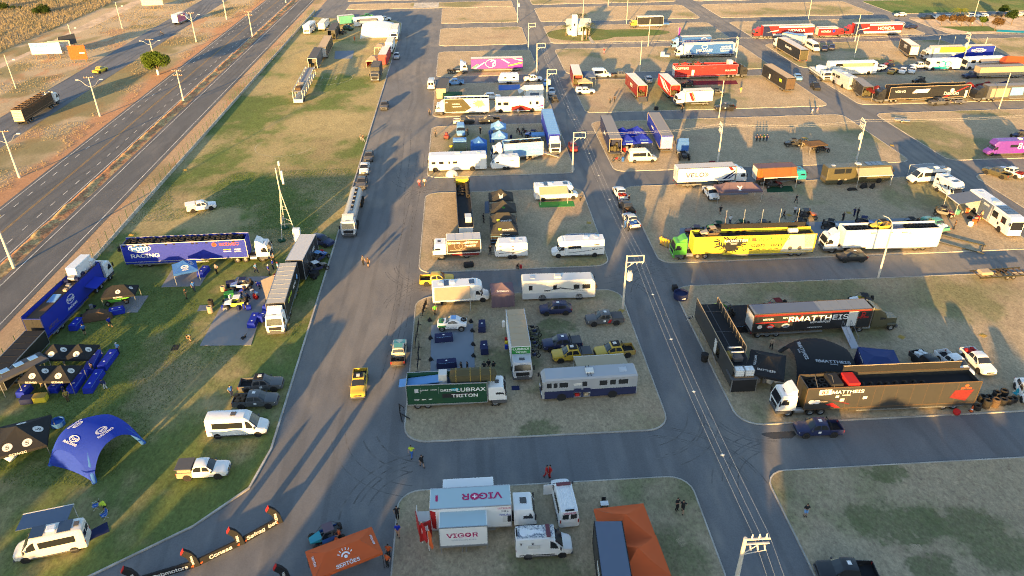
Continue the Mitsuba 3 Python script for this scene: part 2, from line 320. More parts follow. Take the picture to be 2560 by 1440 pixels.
def line(a,b,side='c',W=2.0,L=None,keep='m'):
 """a front, b rear end of a ground line: its right (R) or left (L) flank, or the centre line (c). -> centre, degrees, length"""
 P,Q=at(*a),at(*b);d=P-Q;l=np.linalg.norm(d);d/=l;n=np.array([-d[1],d[0]])
 off={'R':.5,'L':-.5,'c':0}[side]*W*n
 c=(P+Q)/2
 if L:
  if keep=='f':c=P-d*L/2
  if keep=='r':c=Q+d*L/2
 return c+off,math.degrees(math.atan2(d[1],d[0])),(L or l)
def wheel(k,x,y,r=.38,w=.26,rim=True,n=14):
 s=1 if y>0 else-1
 m=MB().lathe([(r*.58,-w/2),(r*.93,-w/2),(r,-w*.3),(r,w*.3),(r*.93,w/2),(r*.58,w/2)],n,'y',(x,y-s*w/2,r)).mesh()
 p=k.add('wheel','rubber_tyre',m)
 h=MB().lathe([(r*.60,w*.30*s),(r*.5,w*.12*s),(r*.16,w*.18*s),(.001,w*.3*s)],n,'y',(x,y-s*w/2,r)).mesh()
 if rim:k.add(p+'__rim','RIM',h)
 else:k.add(p+'__hub','RIM',h)
# ---- lofted car bodies
def ring_(w,zb,zs,zbelt,wr,zr):
 return[(0,zb),(w*.86,zb),(w,zb+.14),(w*1.0,zs),(w*.965,zbelt),(wr+.05,zr-.08),(wr-.10,zr-.005),(0,zr+.03)]
def loft(secs):
 R=[]
 for x,h in secs:R.append([(x,y,z)for y,z in h]+[(x,-y,z)for y,z in h[-2:0:-1]])
 R=np.array(R);m,n=R.shape[:2]
 i,j=np.meshgrid(np.arange(m-1),np.arange(n),indexing='ij');k=(j+1)%n
 q=np.stack([i*n+j,(i+1)*n+j,(i+1)*n+k,i*n+k],-1).reshape(-1,4)
 b=MB().add((R.reshape(-1,3),q[:,::-1]))
 for e,o in((0,-1),(m-1,1)):b.add((R[e],np.array([[0,t,t+1][::o]for t in range(1,n-1)])))
 return b.mesh()
def patch(secs,u0,u1,k0,k1=None,sgn=1,off=.012,nu=3,nk=3):
 def S(u,k,s):
  i=min(int(u),len(secs)-2);f=u-i;a,b=secs[i],secs[i+1]
  j=min(int(k),len(a[1])-2);g=k-j
  x=a[0]*(1-f)+b[0]*f
  y0,z0=[a[1][j][t]*(1-g)+a[1][j+1][t]*g for t in(0,1)];y1,z1=[b[1][j][t]*(1-g)+b[1][j+1][t]*g for t in(0,1)]
  return np.array([x,s*(y0*(1-f)+y1*f),z0*(1-f)+z1*f])
 ks=[(k,sgn)for k in np.linspace(k0,k1,nk)]if k1 else[(k,1)for k in np.linspace(k0,len(secs[0][1])-1,nk)]+[(k,-1)for k in np.linspace(len(secs[0][1])-1,k0,nk)[1:]]
 us=np.linspace(u0,u1,nu);G=np.array([[S(u,k,s)for k,s in ks]for u in us])
 nr=np.cross(np.gradient(G,axis=0),np.gradient(G,axis=1));nr/=np.linalg.norm(nr,axis=2,keepdims=True)+1e-9
 c=np.array([G[...,0].mean(),0,.9]);sg=np.sign(((G-c)*nr).sum());G=G+nr*sg*off
 m,n=G.shape[:2];i,j=np.meshgrid(np.arange(m-1),np.arange(n-1),indexing='ij')
 q=np.stack([i*n+j,i*n+j+1,(i+1)*n+j+1,(i+1)*n+j],-1).reshape(-1,4)
 return MB().add((G.reshape(-1,3),q if sg>0 else q[:,::-1]))
def arch(k,x,w,r):
 for s in(1,-1):k.add('wheel_arch','mat_black_f',MB().lathe([(.001,s*.012),(r,s*.012),(r,-s*.1)],16,'y',(x,s*w,r*.86)))
def pickup(bed='open',rim=True,extra='',seed=0):
 k=Kit();w=.94
 S=[(2.64,ring_(.74,.50,.74,.90,.60,.97)),(2.52,ring_(.88,.36,.80,.98,.74,1.06)),(2.2,ring_(.93,.32,.84,1.04,.78,1.13)),(1.32,ring_(w,.30,.86,1.10,.80,1.19)),
  (.55,ring_(w,.30,.86,1.13,.67,1.80)),(.1,ring_(w,.30,.86,1.13,.69,1.84)),(-.75,ring_(w,.30,.86,1.13,.67,1.80)),(-1.02,ring_(w,.30,.86,1.12,.76,1.22))]
 k.add('body','BODY',loft(S),40)
 k.add('windshield','glass',patch(S,3.10,3.90,5.05,None))
 k.add('rear_window','glass',patch(S,6.15,6.85,5.15,None))
 for s in(1,-1):
  k.add('side_window','glass',patch(S,3.62,5.0,4.12,4.92,s));k.add('side_window','glass',patch(S,5.12,6.25,4.12,4.92,s))
 b=MB();wb,zt=.93,1.12
 b.box(-2.62,-1.05,wb-.07,wb,.42,zt).box(-2.62,-1.05,-wb,-wb+.07,.42,zt).box(-2.66,-2.6,-wb+.02,wb-.02,.5,zt-.01)
 k.add('bed','BED',b);k.add('bed_floor','mat_black_f',MB().box(-2.6,-1.05,-wb+.07,wb-.07,.45,.62))
 if bed=='cover':k.add('bed_cover','COVER',MB().cbox(-2.62,-1.04,-.91,.91,1.10,1.19,.03))
 if bed=='canopy':
  k.add('canopy','BODY',MB().hull([(x,y,z)for x,y,z in[(-2.62,.9,1.12),(-2.62,-.9,1.12),(-1.03,.9,1.12),(-1.03,-.9,1.12),(-2.5,.7,1.82),(-2.5,-.7,1.82),(-1.0,.7,1.84),(-1.0,-.7,1.84)]]))
  for s in(1,-1):k.add('side_window','glass',MB().hull([(x,s*(y+.012),z)for x,y,z in[(-2.3,.86,1.3),(-1.2,.86,1.3),(-2.25,.75,1.68),(-1.2,.75,1.68),(-1.7,.80,1.3)]]))
 if bed=='box':k.add('bed_topper','COVER',MB().cbox(-2.75,-.95,-.93,.93,1.55,1.68,.04));k.add('storage_box','BED',MB().box(-2.5,-1.1,-.8,.8,.7,1.55))
 if 'rack' in extra:k.add('roof_rack','mat_black_f',MB().box(-.65,.45,-.6,.6,1.88,1.95));k.add('roof_box','mat_offwhite_f',MB().box(-.2,.25,-.22,.22,1.95,2.03))
 if 'tag' in extra:k.add('roof_sticker','mat_white_f',MB().box(-.25,.12,-.22,.22,1.865,1.873));k.add('door_sticker','mat_white_f',MB().box(-.05,.3,.945,.95,.72,1.0).box(-.05,.3,-.95,-.945,.72,1.0))
 if 'bar' in extra:k.add('sport_bar','mat_black_f',MB().tube([(-1.2,.85,1.12),(-1.1,.7,1.75),(-1.1,-.7,1.75),(-1.2,-.85,1.12)],.05))
 if 'spare' in extra:k.add('spare_wheel','rubber_tyre',MB().lathe([(.2,0),(.38,0),(.4,.12),(.38,.24),(.2,.24),(.2,0)],14,'z',(-1.9,0,.65)))
 if 'load' in extra:
  r=random.Random(seed);b=MB()
  for i in range(7):b.obox((-2.35+r.random()*1.1,-.6+r.random()*1.2,.62),.35+r.random()*.3,.3+r.random()*.3,.25+r.random()*.5,r.random()*3)
  k.add('cargo','CARGO',b)
 k.add('front_bumper','TRIM',MB().cbox(2.42,2.70,-.88,.88,.40,.62,.06));k.add('rear_bumper','TRIM',MB().box(-2.75,-2.6,-.85,.85,.45,.58))
 k.add('grille','mat_black_f',MB().cbox(2.55,2.655,-.5,.5,.66,.90,.03))
 for s in(1,-1):
  k.add('headlight','lens',MB().hull([(2.62,s*.56,.78),(2.62,s*.56,.92),(2.50,s*.89,.82),(2.48,s*.88,.97),(2.40,s*.93,.86)]))
  k.add('tail_light','redlamp',MB().box(-2.68,-2.58,s*.84-.08,s*.84+.08,.75,1.08));k.add('mirror','TRIM',MB().cbox(1.02,1.17,s*1.04-.09,s*1.04+.09,1.10,1.30,.03))
 arch(k,1.62,.935,.47);arch(k,-1.60,.935,.47)
 for x in(1.62,-1.60):
  for s in(1,-1):wheel(k,x,s*.95,.40,.27,rim)
 return k
def car(kind='suv',rim=True,extra=''):
 k=Kit();w=.92;h=1.72 if kind=='suv' else 1.48;xr=-2.25 if kind!='sedan' else-1.75
 S=[(2.32,ring_(.70,.45,.68,.82,.58,.88)),(2.20,ring_(.85,.32,.74,.90,.72,.98)),(1.2,ring_(w,.26,.80,1.02,.80,1.08)),(.45,ring_(w,.26,.82,1.06,.66,h-.03)),(-.3,ring_(w,.26,.82,1.06,.68,h+.02)),
  (-1.45,ring_(w,.26,.82,1.08,.66,h-.04)),(-2.1,ring_(w*.97,.28,.82,1.04,.68,1.12)),(-2.32,ring_(w*.86,.42,.78,.95,.6,1.0))]
 k.add('body','BODY',loft(S),40);k.add('windshield','glass',patch(S,2.1,2.92,5.05,None));k.add('rear_window','glass',patch(S,5.15,5.9,5.1,None))
 for s in(1,-1):
  k.add('side_window','glass',patch(S,2.62,3.95,4.12,4.92,s));k.add('side_window','glass',patch(S,4.05,4.95,4.12,4.92,s))
  k.add('headlight','lens',MB().hull([(2.28,s*.5,.72),(2.28,s*.5,.84),(2.14,s*.86,.76),(2.1,s*.85,.88)]));k.add('mirror','BODY',MB().cbox(.9,1.05,s*1.0-.08,s*1.0+.08,1.02,1.18,.03))
  k.add('tail_light','redlamp',MB().box(-2.30,-2.15,s*.78-.08,s*.78+.08,.8,.98))
 if 'rails' in extra:[k.add('roof_rail','TRIM',MB().box(-1.4,.3,y,y+.05,h+.03,h+.08))for y in(.55,-.6)];k.add('roof_sticker','mat_white_f',MB().box(-.5,-.1,-.2,.2,h+.056,h+.064))
 arch(k,1.40,.915,.43);arch(k,-1.38,.915,.43)
 for x in(1.40,-1.38):
  for s in(1,-1):wheel(k,x,s*.93,.36,.24,rim)
 return k
def van(L=6.0,H=2.75,win='dark',rim=True,extra=''):
 k=Kit();w=1.02;f,r=L/2,-L/2;t=H
 S=[(f,ring_(.74,.42,.66,.84,.6,.92)),(f-.16,ring_(.92,.32,.72,.98,.78,1.06)),(f-.85,ring_(w,.30,.8,1.22,.86,1.32)),(f-1.75,ring_(w,.28,.8,1.3,.80,t-.35)),(f-2.3,ring_(w,.28,.8,1.35,.80,t-.02)),
  (r+.5,ring_(w,.28,.8,1.35,.80,t)),(r+.06,ring_(w,.28,.8,1.35,.78,t-.08)),(r,ring_(w*.95,.34,.8,1.3,.72,t-.2))]
 k.add('body','BODY',loft(S),40);k.add('windshield','glass',patch(S,2.1,2.92,5.02,None))
 for s in(1,-1):
  k.add('side_window','glass',patch(S,2.62,3.75,4.05,4.80,s))
  if win=='dark':k.add('side_window','glass',patch(S,4.05,4.93,4.05,4.62,s,.012,6))
  k.add('headlight','lens',MB().hull([(f-.05,s*.5,.72),(f-.05,s*.5,.9),(f-.22,s*.93,.76),(f-.4,s*.95,1.02)]));k.add('mirror','TRIM',MB().cbox(f-1.25,f-1.1,s*1.17-.11,s*1.17+.11,1.3,1.62,.03))
  k.add('tail_light','redlamp',MB().box(r-.01,r+.1,s*.9-.06,s*.9+.06,.9,1.35));k.add('rear_window','glass',MB().box(r-.03,r+.02,s*.40-.30,s*.40+.30,1.45,2.05))
  k.add('sill','TRIM',MB().box(r+.9,f-1.5,s*1.02-.02,s*1.02+.025,.34,.48))
 k.add('bumper','TRIM',MB().cbox(f-.25,f+.04,-.92,.92,.32,.56,.05))
 if 'ribs' in extra:
  b=MB()
  for y in(-.6,-.36,-.12,.12,.36,.6):b.box(r+.4,f-2.4,y-.02,y+.02,t,t+.045)
  k.add('roof_ribs','BODY',b)
 if 'solar' in extra:
  for x in(r+.9,r+3.3):k.add('solar_panel','glass_blue',MB().box(x,x+1.2,-.72,.72,t+.05,t+.09))
  k.add('roof_unit','mat_white_p',MB().cbox(r+2.3,r+3.1,-.38,.38,t+.02,t+.25,.06));k.add('roof_hatch','mat_dgrey_f',MB().box(r+.3,r+.75,-.3,.3,t+.03,t+.1))
 if 'hatch' in extra:k.add('roof_hatch','mat_dgrey_f',MB().box(-.5,.1,-.33,.33,t+.01,t+.06))
 if 'beacon' in extra:k.add('beacon_bar','mat_maroon_p',MB().cbox(f-2.5,f-2.1,-.75,.75,t,t+.16,.05));k.add('beacon','mat_black_f',MB().box(r+.05,r+.18,-.45,.45,t-.02,t+.10))
 if 'door' in extra:
  k.add('open_door','BODY',MB().obox((f-1.55,1.45,.5),.08,.95,1.35));
 for x in(f-1.0,r+1.15):arch(k,x,1.012,.42)
 for x in(f-1.0,r+1.15):
  for s in(1,-1):wheel(k,x,s*1.02,.36,.25,rim)
 return k
# ---- decals: flat print and lettering laid on a flank (s along, t up) as thin plates
def plate(face,poly,d=.006):
 m=slab(poly,.002,.002+d);return face(m)
def flank(side,x0,x1,z0,z1,W,lift=0):
 def f(m):
  v=m.vertices.copy();s,t,d=v[:,0],v[:,1],v[:,2]+lift
  if side=='R':m.vertices=np.stack([x0+s,-W/2-d,z0+t],1)
  elif side=='L':m.vertices=np.stack([x1-s,W/2+d,z0+t],1)
  elif side=='B':m.vertices=np.stack([x0-d,W/2-s,z0+t],1);
  elif side=='F':m.vertices=np.stack([x1+d,-W/2+s,z0+t],1)
  elif side=='T':m.vertices=np.stack([x0+s,-W/2+t,z1+d],1)
  elif side=='U':m.vertices=np.stack([x1-s,W/2-t,z1+d],1)
  return m
 return f,(W if side in 'BF' else x1-x0),(W if side in 'TU' else z1-z0)
_tx={}
def text(s,h,bold=True):
 if(s,h,bold)not in _tx:
  m=text_mesh(s,h,.006,bold);_tx[s,h,bold]=m
 m=_tx[s,h,bold].copy();b=m.bounds;m.apply_translation([-(b[0][0]+b[1][0])/2,-(b[0][1]+b[1][1])/2,.003]);return m
def decals(k,fl,items):
 face,w,h=fl
 for it in items:
  c=it[-1];c=c if c.startswith('mat_')else 'mat_%s_f'%c
  if it[0]=='r':k.add('panel',c,plate(face,sbox(it[1]*w,it[2]*h,it[3]*w,it[4]*h)))
  elif it[0]=='p':k.add('stripe',c,plate(face,Polygon([(u*w,v*h)for u,v in it[1]]),.008))
  elif it[0]=='t':
   m=text(it[1],it[4]);
   if len(it)>6:m.apply_transform(trimesh.transformations.scale_matrix(-1,[0,0,0],[1,0,0])if it[5]=='flip' else np.diag([it[5],1,1,1]))
   m.apply_translation([it[2]*w,it[3]*h,.008]);k.add('lettering',c,face(m))
  elif it[0]=='o':k.add('emblem',c,plate(face,shapely.affinity.scale(shapely.Point(it[1]*w,it[2]*h).buffer(1,quad_segs=8),it[3],it[4]),.010))
  elif it[0]=='e':
   g=shapely.affinity.scale(shapely.Point(it[1]*w,it[2]*h).buffer(1,quad_segs=10),it[3],it[4]);k.add('emblem',c,plate(face,g.difference(g.buffer(-it[5])),.012))
  elif it[0]=='claw':
   g=shapely.union_all([Polygon([(it[1]*w+(a-.32)*it[3],it[2]*h+.5*it[3]),(it[1]*w+(a-.02)*it[3],it[2]*h+.52*it[3]),(it[1]*w+(a-.08)*it[3],it[2]*h-.1*it[3]),(it[1]*w+(a-.13)*it[3],it[2]*h+(-.62+abs(a-.18)*.5)*it[3]),(it[1]*w+(a-.22)*it[3],it[2]*h-.1*it[3])])for a in(-.17,.18,.53)])
   k.add('emblem',c,plate(face,g,.012))
  elif it[0]=='blob':
   r=random.Random(it[5]);q=[shapely.affinity.scale(shapely.Point(it[1]*w,it[2]*h).buffer(1,quad_segs=8),it[3]*.85,it[4]*.85)]
   for i in range(16):
    a=i*.3927+r.random()*.3;e=1.0+.35*r.random();q.append(LineString([(it[1]*w,it[2]*h),(it[1]*w+it[3]*e*math.cos(a),it[2]*h+it[4]*e*math.sin(a))]).buffer(.05+.1*r.random(),quad_segs=3))
   k.add('panel',c,plate(face,shapely.union_all(q).intersection(sbox(.005*w,.01*h,.995*w,.99*h)),.007))
# ---- heavy vehicles
def cabover(k,xf,slot='CAB',rim=True,fairing=True,H=3.0,win='glass'):
 W=1.24;b=MB()
 b.hull([(xf,s*W*.97,.95)for s in(1,-1)]+[(xf+.02,s*W,1.75)for s in(1,-1)]+[(xf-.38,s*W*.93,H)for s in(1,-1)]+[(xf-.55,s*W*.90,H+.07)for s in(1,-1)]+[(xf-2.15,s*W,.95)for s in(1,-1)]+[(xf-2.15,s*W,1.75)for s in(1,-1)]+[(xf-2.15,s*W*.95,H+.04)for s in(1,-1)]+[(xf-2.1,s*W*.9,H+.08)for s in(1,-1)])
 k.add('cab',slot,b)
 def fr(y,z):
  u=(z-1.75)/(H-1.75);return(xf+.02-.40*u+.015,y,z)
 k.add('windshield',win,MB().hull([fr(s*1.08,1.80)for s in(1,-1)]+[fr(s*1.02,H-.28)for s in(1,-1)]+[(x-.02,y,z)for x,y,z in(fr(0,1.9),fr(0,2.6))]))
 for s in(1,-1):
  k.add('side_window',win,MB().hull([(xf-.25,s*(W+.004),1.80),(xf-1.25,s*(W+.004),1.80),(xf-.50,s*(W*.957+.006),H-.45),(xf-1.25,s*(W*.962+.006),H-.45),(xf-.8,s*(W-.02),2.1)]))
  k.add('headlight','lens',MB().box(xf+.0,xf+.07,s*.95-.17,s*.95+.17,.78,.95));k.add('mirror','mat_black_f',MB().cbox(xf-.15,xf+.0,s*1.42-.10,s*1.42+.10,1.8,2.5,.03))
  k.add('step','mat_dgrey_f',MB().box(xf-1.7,xf-.2,s*1.22-.05,s*1.22+.02,.5,.95))
 k.add('bumper','BUMPER',MB().cbox(xf-.45,xf+.05,-1.22,1.22,.38,.96,.08));k.add('grille','mat_black_f',MB().box(xf,xf+.03,-.85,.85,1.02,1.55))
 k.add('roof_hatch','mat_dgrey_f',MB().box(xf-1.35,xf-.85,-.35,.35,H+.07,H+.11))
 if fairing:k.add('roof_fairing',slot,MB().hull([(xf-.9,s*.85,H+.07)for s in(1,-1)]+[(xf-1.55,s*.98,H+.62)for s in(1,-1)]+[(xf-2.1,s*1.02,H+.78)for s in(1,-1)]+[(xf-2.1,s*1.05,H+.07)for s in(1,-1)]))
 for s in(1,-1):k.add('mudguard','mat_black_f',MB().lathe([(.62,s*.0),(.62,s*.2)],16,'y',(xf-1.35,s*1.03,.52)))
 for s in(1,-1):wheel(k,xf-1.35,s*1.22,.51,.31,rim)
def bonnet(k,xf,slot='CAB',rim=True):
 k.add('bonnet',slot,MB().hull([(xf,s*.75,.9)for s in(1,-1)]+[(xf+.02,s*.7,1.75)for s in(1,-1)]+[(xf-1.7,s*1.05,.9)for s in(1,-1)]+[(xf-1.7,s*1.0,2.0)for s in(1,-1)]))
 k.add('fender',slot,MB().cbox(xf-1.6,xf-.2,-1.22,1.22,.75,1.15,.12))
 k.add('cab',slot,MB().hull([(xf-1.65,s*1.22,.8)for s in(1,-1)]+[(xf-1.7,s*1.22,2.0)for s in(1,-1)]+[(xf-2.1,s*1.1,2.85)for s in(1,-1)]+[(xf-3.9,s*1.22,.8)for s in(1,-1)]+[(xf-3.3,s*1.15,3.65)for s in(1,-1)]+[(xf-3.9,s*1.18,3.8)for s in(1,-1)]))
 k.add('windshield','glass',MB().hull([(xf-1.68,s*1.05,2.03)for s in(1,-1)]+[(xf-2.04,s*1.0,2.78)for s in(1,-1)]+[(xf-1.95,0,2.3)]))
 for s in(1,-1):
  k.add('side_window','glass',MB().hull([(xf-1.9,s*1.235,1.95),(xf-2.8,s*1.235,1.95),(xf-2.2,s*1.14,2.65),(xf-2.8,s*1.18,2.7),(xf-2.4,s*1.1,2.2)]))
  k.add('exhaust','mat_steel_m',MB().tube([(xf-4.0,s*1.05,.9),(xf-4.0,s*1.05,3.9)],.09));wheel(k,xf-.85,s*1.22,.51,.31,rim)
 k.add('bumper','BUMPER',MB().cbox(xf-.2,xf+.12,-1.2,1.2,.38,.85,.06));k.add('grille','mat_dgrey_f',MB().box(xf,xf+.04,-.55,.55,.95,1.68))
def boxbody(k,x0,x1,zb,zt,W=2.6,roof='ribs',trim='TRIM',slot='BOX',deck=None,nrib=None):
 t=.07;w=W/2
 if roof=='open':
  deck=deck or zt-.75;b=MB().box(x0,x1,w-t,w,zb,zt).box(x0,x1,-w,-w+t,zb,zt).box(x0,x0+t,-w+t,w-t,zb,zt-.3).box(x1-t,x1,-w+t,w-t,zb,zt)
  k.add('box',slot,b);k.add('roof_deck','DECK',MB().box(x0+t,x1-t,-w+t,w-t,deck-.1,deck))
 else:
  k.add('box',slot,MB().cbox(x0,x1,-w,w,zb,zt,.035))
  k.add('roof','ROOF',MB().box(x0+.05,x1-.05,-w+.05,w-.05,zt,zt+.012))
  if roof=='ribs':
   n=nrib or max(2,int((x1-x0)/1.3));b=MB()
   for i in range(1,n):x=x0+(x1-x0)*i/n;b.box(x-.025,x+.025,-w+.06,w-.06,zt+.012,zt+.04)
   k.add('roof_ribs','ROOF',b)
 b=MB()
 for s in(1,-1):
  b.box(x0-.01,x1+.01,s*w-.035,s*w+.035,zt-.08,zt+.035).box(x0-.01,x1+.01,s*w-.02,s*w+.03,zb-.08,zb+.02)
  for x in(x0,x1):b.box(x-.04,x+.04,s*w-.035,s*w+.035,zb,zt-.08)
 k.add('edge_frame',trim,b)
def axles(k,xs,W=2.6,rim=True,r=.51):
 for x in xs:
  for s in(1,-1):wheel(k,x,s*(W/2-.03),r,.36,rim)
def under(k,x0,x1,W=2.6):
 k.add('chassis','mat_black_f',MB().box(x0,x1,-.5,.5,.75,1.1));
 k.add('side_guard','GUARD',MB().box(x0+1,x1-3.5,W/2-.06,W/2-.02,.5,.75).box(x0+1,x1-3.5,-W/2+.02,-W/2+.06,.5,.75))
def semi(L=16.0,H=4.0,roof='ribs',zb=1.1,cab='over',dec=(),side='R',rim=True,skirt=0,gap=.9,tandem=2,deck=None,extra='',topdec=(),backdec=()):
 """tractor at +x end, trailer behind"""
 k=Kit();f,r=L/2,-L/2;ct=2.15 if cab=='over' else 3.95
 (cabover if cab=='over' else bonnet)(k,f,rim=rim)
 x1=f-ct-gap;x0=r
 k.add('tractor_chassis','mat_black_f',MB().box(f-ct-4.2,f-.4,-.45,.45,.65,1.0))
 for s in(1,-1):k.add('fuel_tank','mat_steel_m',MB().lathe([(.001,-.55),(.34,-.55),(.34,.55),(.001,.55)],12,'x',(f-ct-.55,s*.92,.72)))
 ax=(f-ct-1.9,f-ct-3.2)if ct<3 else(f-ct-1.4,f-ct-2.7)
 axles(k,ax,2.5,rim)
 boxbody(k,x0,x1,1.1 if skirt else zb,H,roof=roof,deck=deck)
 if skirt:
  for s in(1,-1):k.add('belly_panel','BOX',MB().box(x0+.05,x1-skirt,s*1.27-.03,s*1.27+.03,zb,1.1))
 under(k,x0+.2,x1-3)
 axles(k,[x0+3.6-1.3*i for i in range(tandem)],2.6,rim)
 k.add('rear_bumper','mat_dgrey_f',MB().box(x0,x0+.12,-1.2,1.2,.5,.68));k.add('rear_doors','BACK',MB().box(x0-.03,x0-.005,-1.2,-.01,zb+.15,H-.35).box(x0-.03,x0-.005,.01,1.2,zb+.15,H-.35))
 for s in(1,-1):k.add('tail_light','redlamp',MB().box(x0-.02,x0+.05,s*1.05-.15,s*1.05+.15,.7,.85))
 if 'seam' in extra:
  b=MB();n=max(3,int((x1-x0)/2.4))
  for i in range(1,n):x=x0+(x1-x0)*i/n;b.box(x-.025,x+.025,1.3,1.312,zb,H-.1).box(x-.025,x+.025,-1.312,-1.3,zb,H-.1)
  k.add('panel_seams','TRIM',b)
 decals(k,flank(side,x0,x1,zb,H,2.6),dec);decals(k,flank('T' if side=='R' else 'U',x0,x1,zb,H+.04,2.6),topdec);decals(k,flank('B',x0,x1,zb,H,2.6,.03),backdec)
 return k
def trailer(L=13.0,H=4.0,roof='ribs',zb=1.1,dec=(),side='L',rim=True,deck=None,extra='',backdec=(),topdec=(),W=2.6,tandem=2,open_back=False):
 k=Kit();x0,x1=-L/2,L/2
 if open_back:
  t=.06;w=W/2;k.add('box','BOX',MB().box(x0,x1,w-t,w,zb,H).box(x0,x1,-w,-w+t,zb,H).box(x0,x1,-w+t,w-t,H-t,H).box(x0,x1,-w+t,w-t,zb,zb+t).box(x1-t,x1,-w+t,w-t,zb+t,H-t).box(x0+2.2,x0+2.25,-w+t,w-t,zb+t,H-t))
  k.add('roof','ROOF',MB().box(x0+.05,x1-.05,-w+.05,w-.05,H,H+.012))
  b=MB()
  for s in(1,-1):b.box(x0-.02,x0+.05,s*w-.06,s*w+.06,zb,H)
  b.box(x0-.02,x0+.05,-w,w,H-.12,H+.02);k.add('edge_frame','TRIM',b)
  r=random.Random(int(L*100));b=MB()
  for i in range(9):b.obox((x0+.5+r.random()*1.4,-.9+r.random()*1.8,zb+.07),.35+r.random()*.4,.35+r.random()*.4,.4+r.random()*1.1)
  k.add('stored_gear','mat_olive_f',b);k.add('tail_ramp','mat_dgrey_f',MB().hull([(x0-.02,-1.1,zb),(x0-.02,1.1,zb),(x0-1.7,-1.1,.1),(x0-1.7,1.1,.1),(x0-.02,1.1,zb-.08),(x0-1.7,1.1,.02),(x0-.02,-1.1,zb-.08),(x0-1.7,-1.1,.02)])if 'ramp' in extra else MB().box(x0-.9,x0,-1.1,1.1,zb-.1,zb-.02))
 else:
  boxbody(k,x0,x1,zb,H,W,roof,deck=deck)
  k.add('rear_doors','BACK',MB().box(x0-.03,x0-.005,-W/2+.1,-.01,zb+.15,H-.25).box(x0-.03,x0-.005,.01,W/2-.1,zb+.15,H-.25))
 under(k,x0+.2,x1-.4,W);axles(k,[x0+3.4-1.3*i for i in range(tandem)],W,rim)
 k.add('landing_gear','mat_dgrey_f',MB().box(x1-2.6,x1-2.45,.7,.85,0,1.0).box(x1-2.6,x1-2.45,-.85,-.7,0,1.0))
 k.add('rear_bumper','mat_dgrey_f',MB().box(x0,x0+.12,-1.2,1.2,.5,.68))
 if 'seam' in extra:
  b=MB();n=max(3,int(L/2.0))
  for i in range(1,n):x=x0+L*i/n;b.box(x-.02,x+.02,W/2,W/2+.012,zb,H-.1).box(x-.02,x+.02,-W/2-.012,-W/2,zb,H-.1)
  k.add('panel_seams','TRIM',b)
 decals(k,flank(side,x0,x1,zb,H,W),dec);decals(k,flank('B',x0,x1,zb,H,W,.03),backdec);decals(k,flank('T' if side=='R' else 'U',x0,x1,zb,H+.04,W),topdec)
 return k
def rigid(L=9.0,H=3.6,roof='ribs',zb=1.0,dec=(),side='R',rim=True,fairing=False,skirtz=None,extra='',topdec=(),backdec=(),cabH=2.75,W=2.5,deck=None,r=.46):
 k=Kit();f,x0=L/2,-L/2;cabover(k,f,rim=rim,fairing=fairing,H=cabH);x1=f-2.3
 boxbody(k,x0,x1,zb,H,W,roof,deck=deck);under(k,x0+.2,f-.5,W)
 if skirtz:k.add('skirt','SKIRT',MB().box(x0+.3,x1-.8,W/2-.05,W/2-.01,skirtz,zb-.02).box(x0+.3,x1-.8,-W/2+.01,-W/2+.05,skirtz,zb-.02))
 axles(k,[x0+2.4]+([x0+1.2]if L>8.5 else[]),W,rim,r);k.add('rear_doors','BACK',MB().box(x0-.03,x0-.005,-1.15,-.01,zb+.1,H-.15).box(x0-.03,x0-.005,.01,1.15,zb+.1,H-.15))
 decals(k,flank(side,x0,x1,zb,H,W),dec);decals(k,flank('T' if side=='R' else 'U',x0,x1,zb,H+.04,W),topdec);decals(k,flank('B',x0,x1,zb,H,W,.03),backdec)
 return k
def tractor(rim=True):
 k=Kit();cabover(k,3.1,rim=rim);k.add('tractor_chassis','mat_black_f',MB().box(-3.1,2.6,-.45,.45,.65,1.0));k.add('fifth_wheel','mat_dgrey_f',MB().cbox(-2.3,-1.2,-.5,.5,1.0,1.15,.05))
 for s in(1,-1):k.add('fuel_tank','mat_steel_m',MB().lathe([(.001,-.5),(.33,-.5),(.33,.5),(.001,.5)],12,'x',(.25,s*.92,.72)))
 axles(k,(-1.1,-2.4),2.5,rim);return k
def awning_(k,side,x0,x1,z,W,out=2.4,drop=.5,slot='AWNING',legs=True):
 s=1 if side=='L' else-1;y=s*W/2
 k.add('awning',slot,MB().hull([(x0,y,z),(x1,y,z),(x0,y,z-.04),(x1,y,z-.04),(x0,y+s*out,z-drop),(x1,y+s*out,z-drop),(x0,y+s*out,z-drop-.04),(x1,y+s*out,z-drop-.04)]))
 k.add('awning_bar','mat_offwhite_p',MB().box(x0-.03,x1+.03,y+s*out-.05,y+s*out+.05,z-drop-.12,z-drop+.03))
 if legs:
  for x in(x0+.1,x1-.1):k.add('awning_leg','mat_offwhite_p',MB().tube([(x,y+s*out,0),(x,y+s*out,z-drop)],.035))
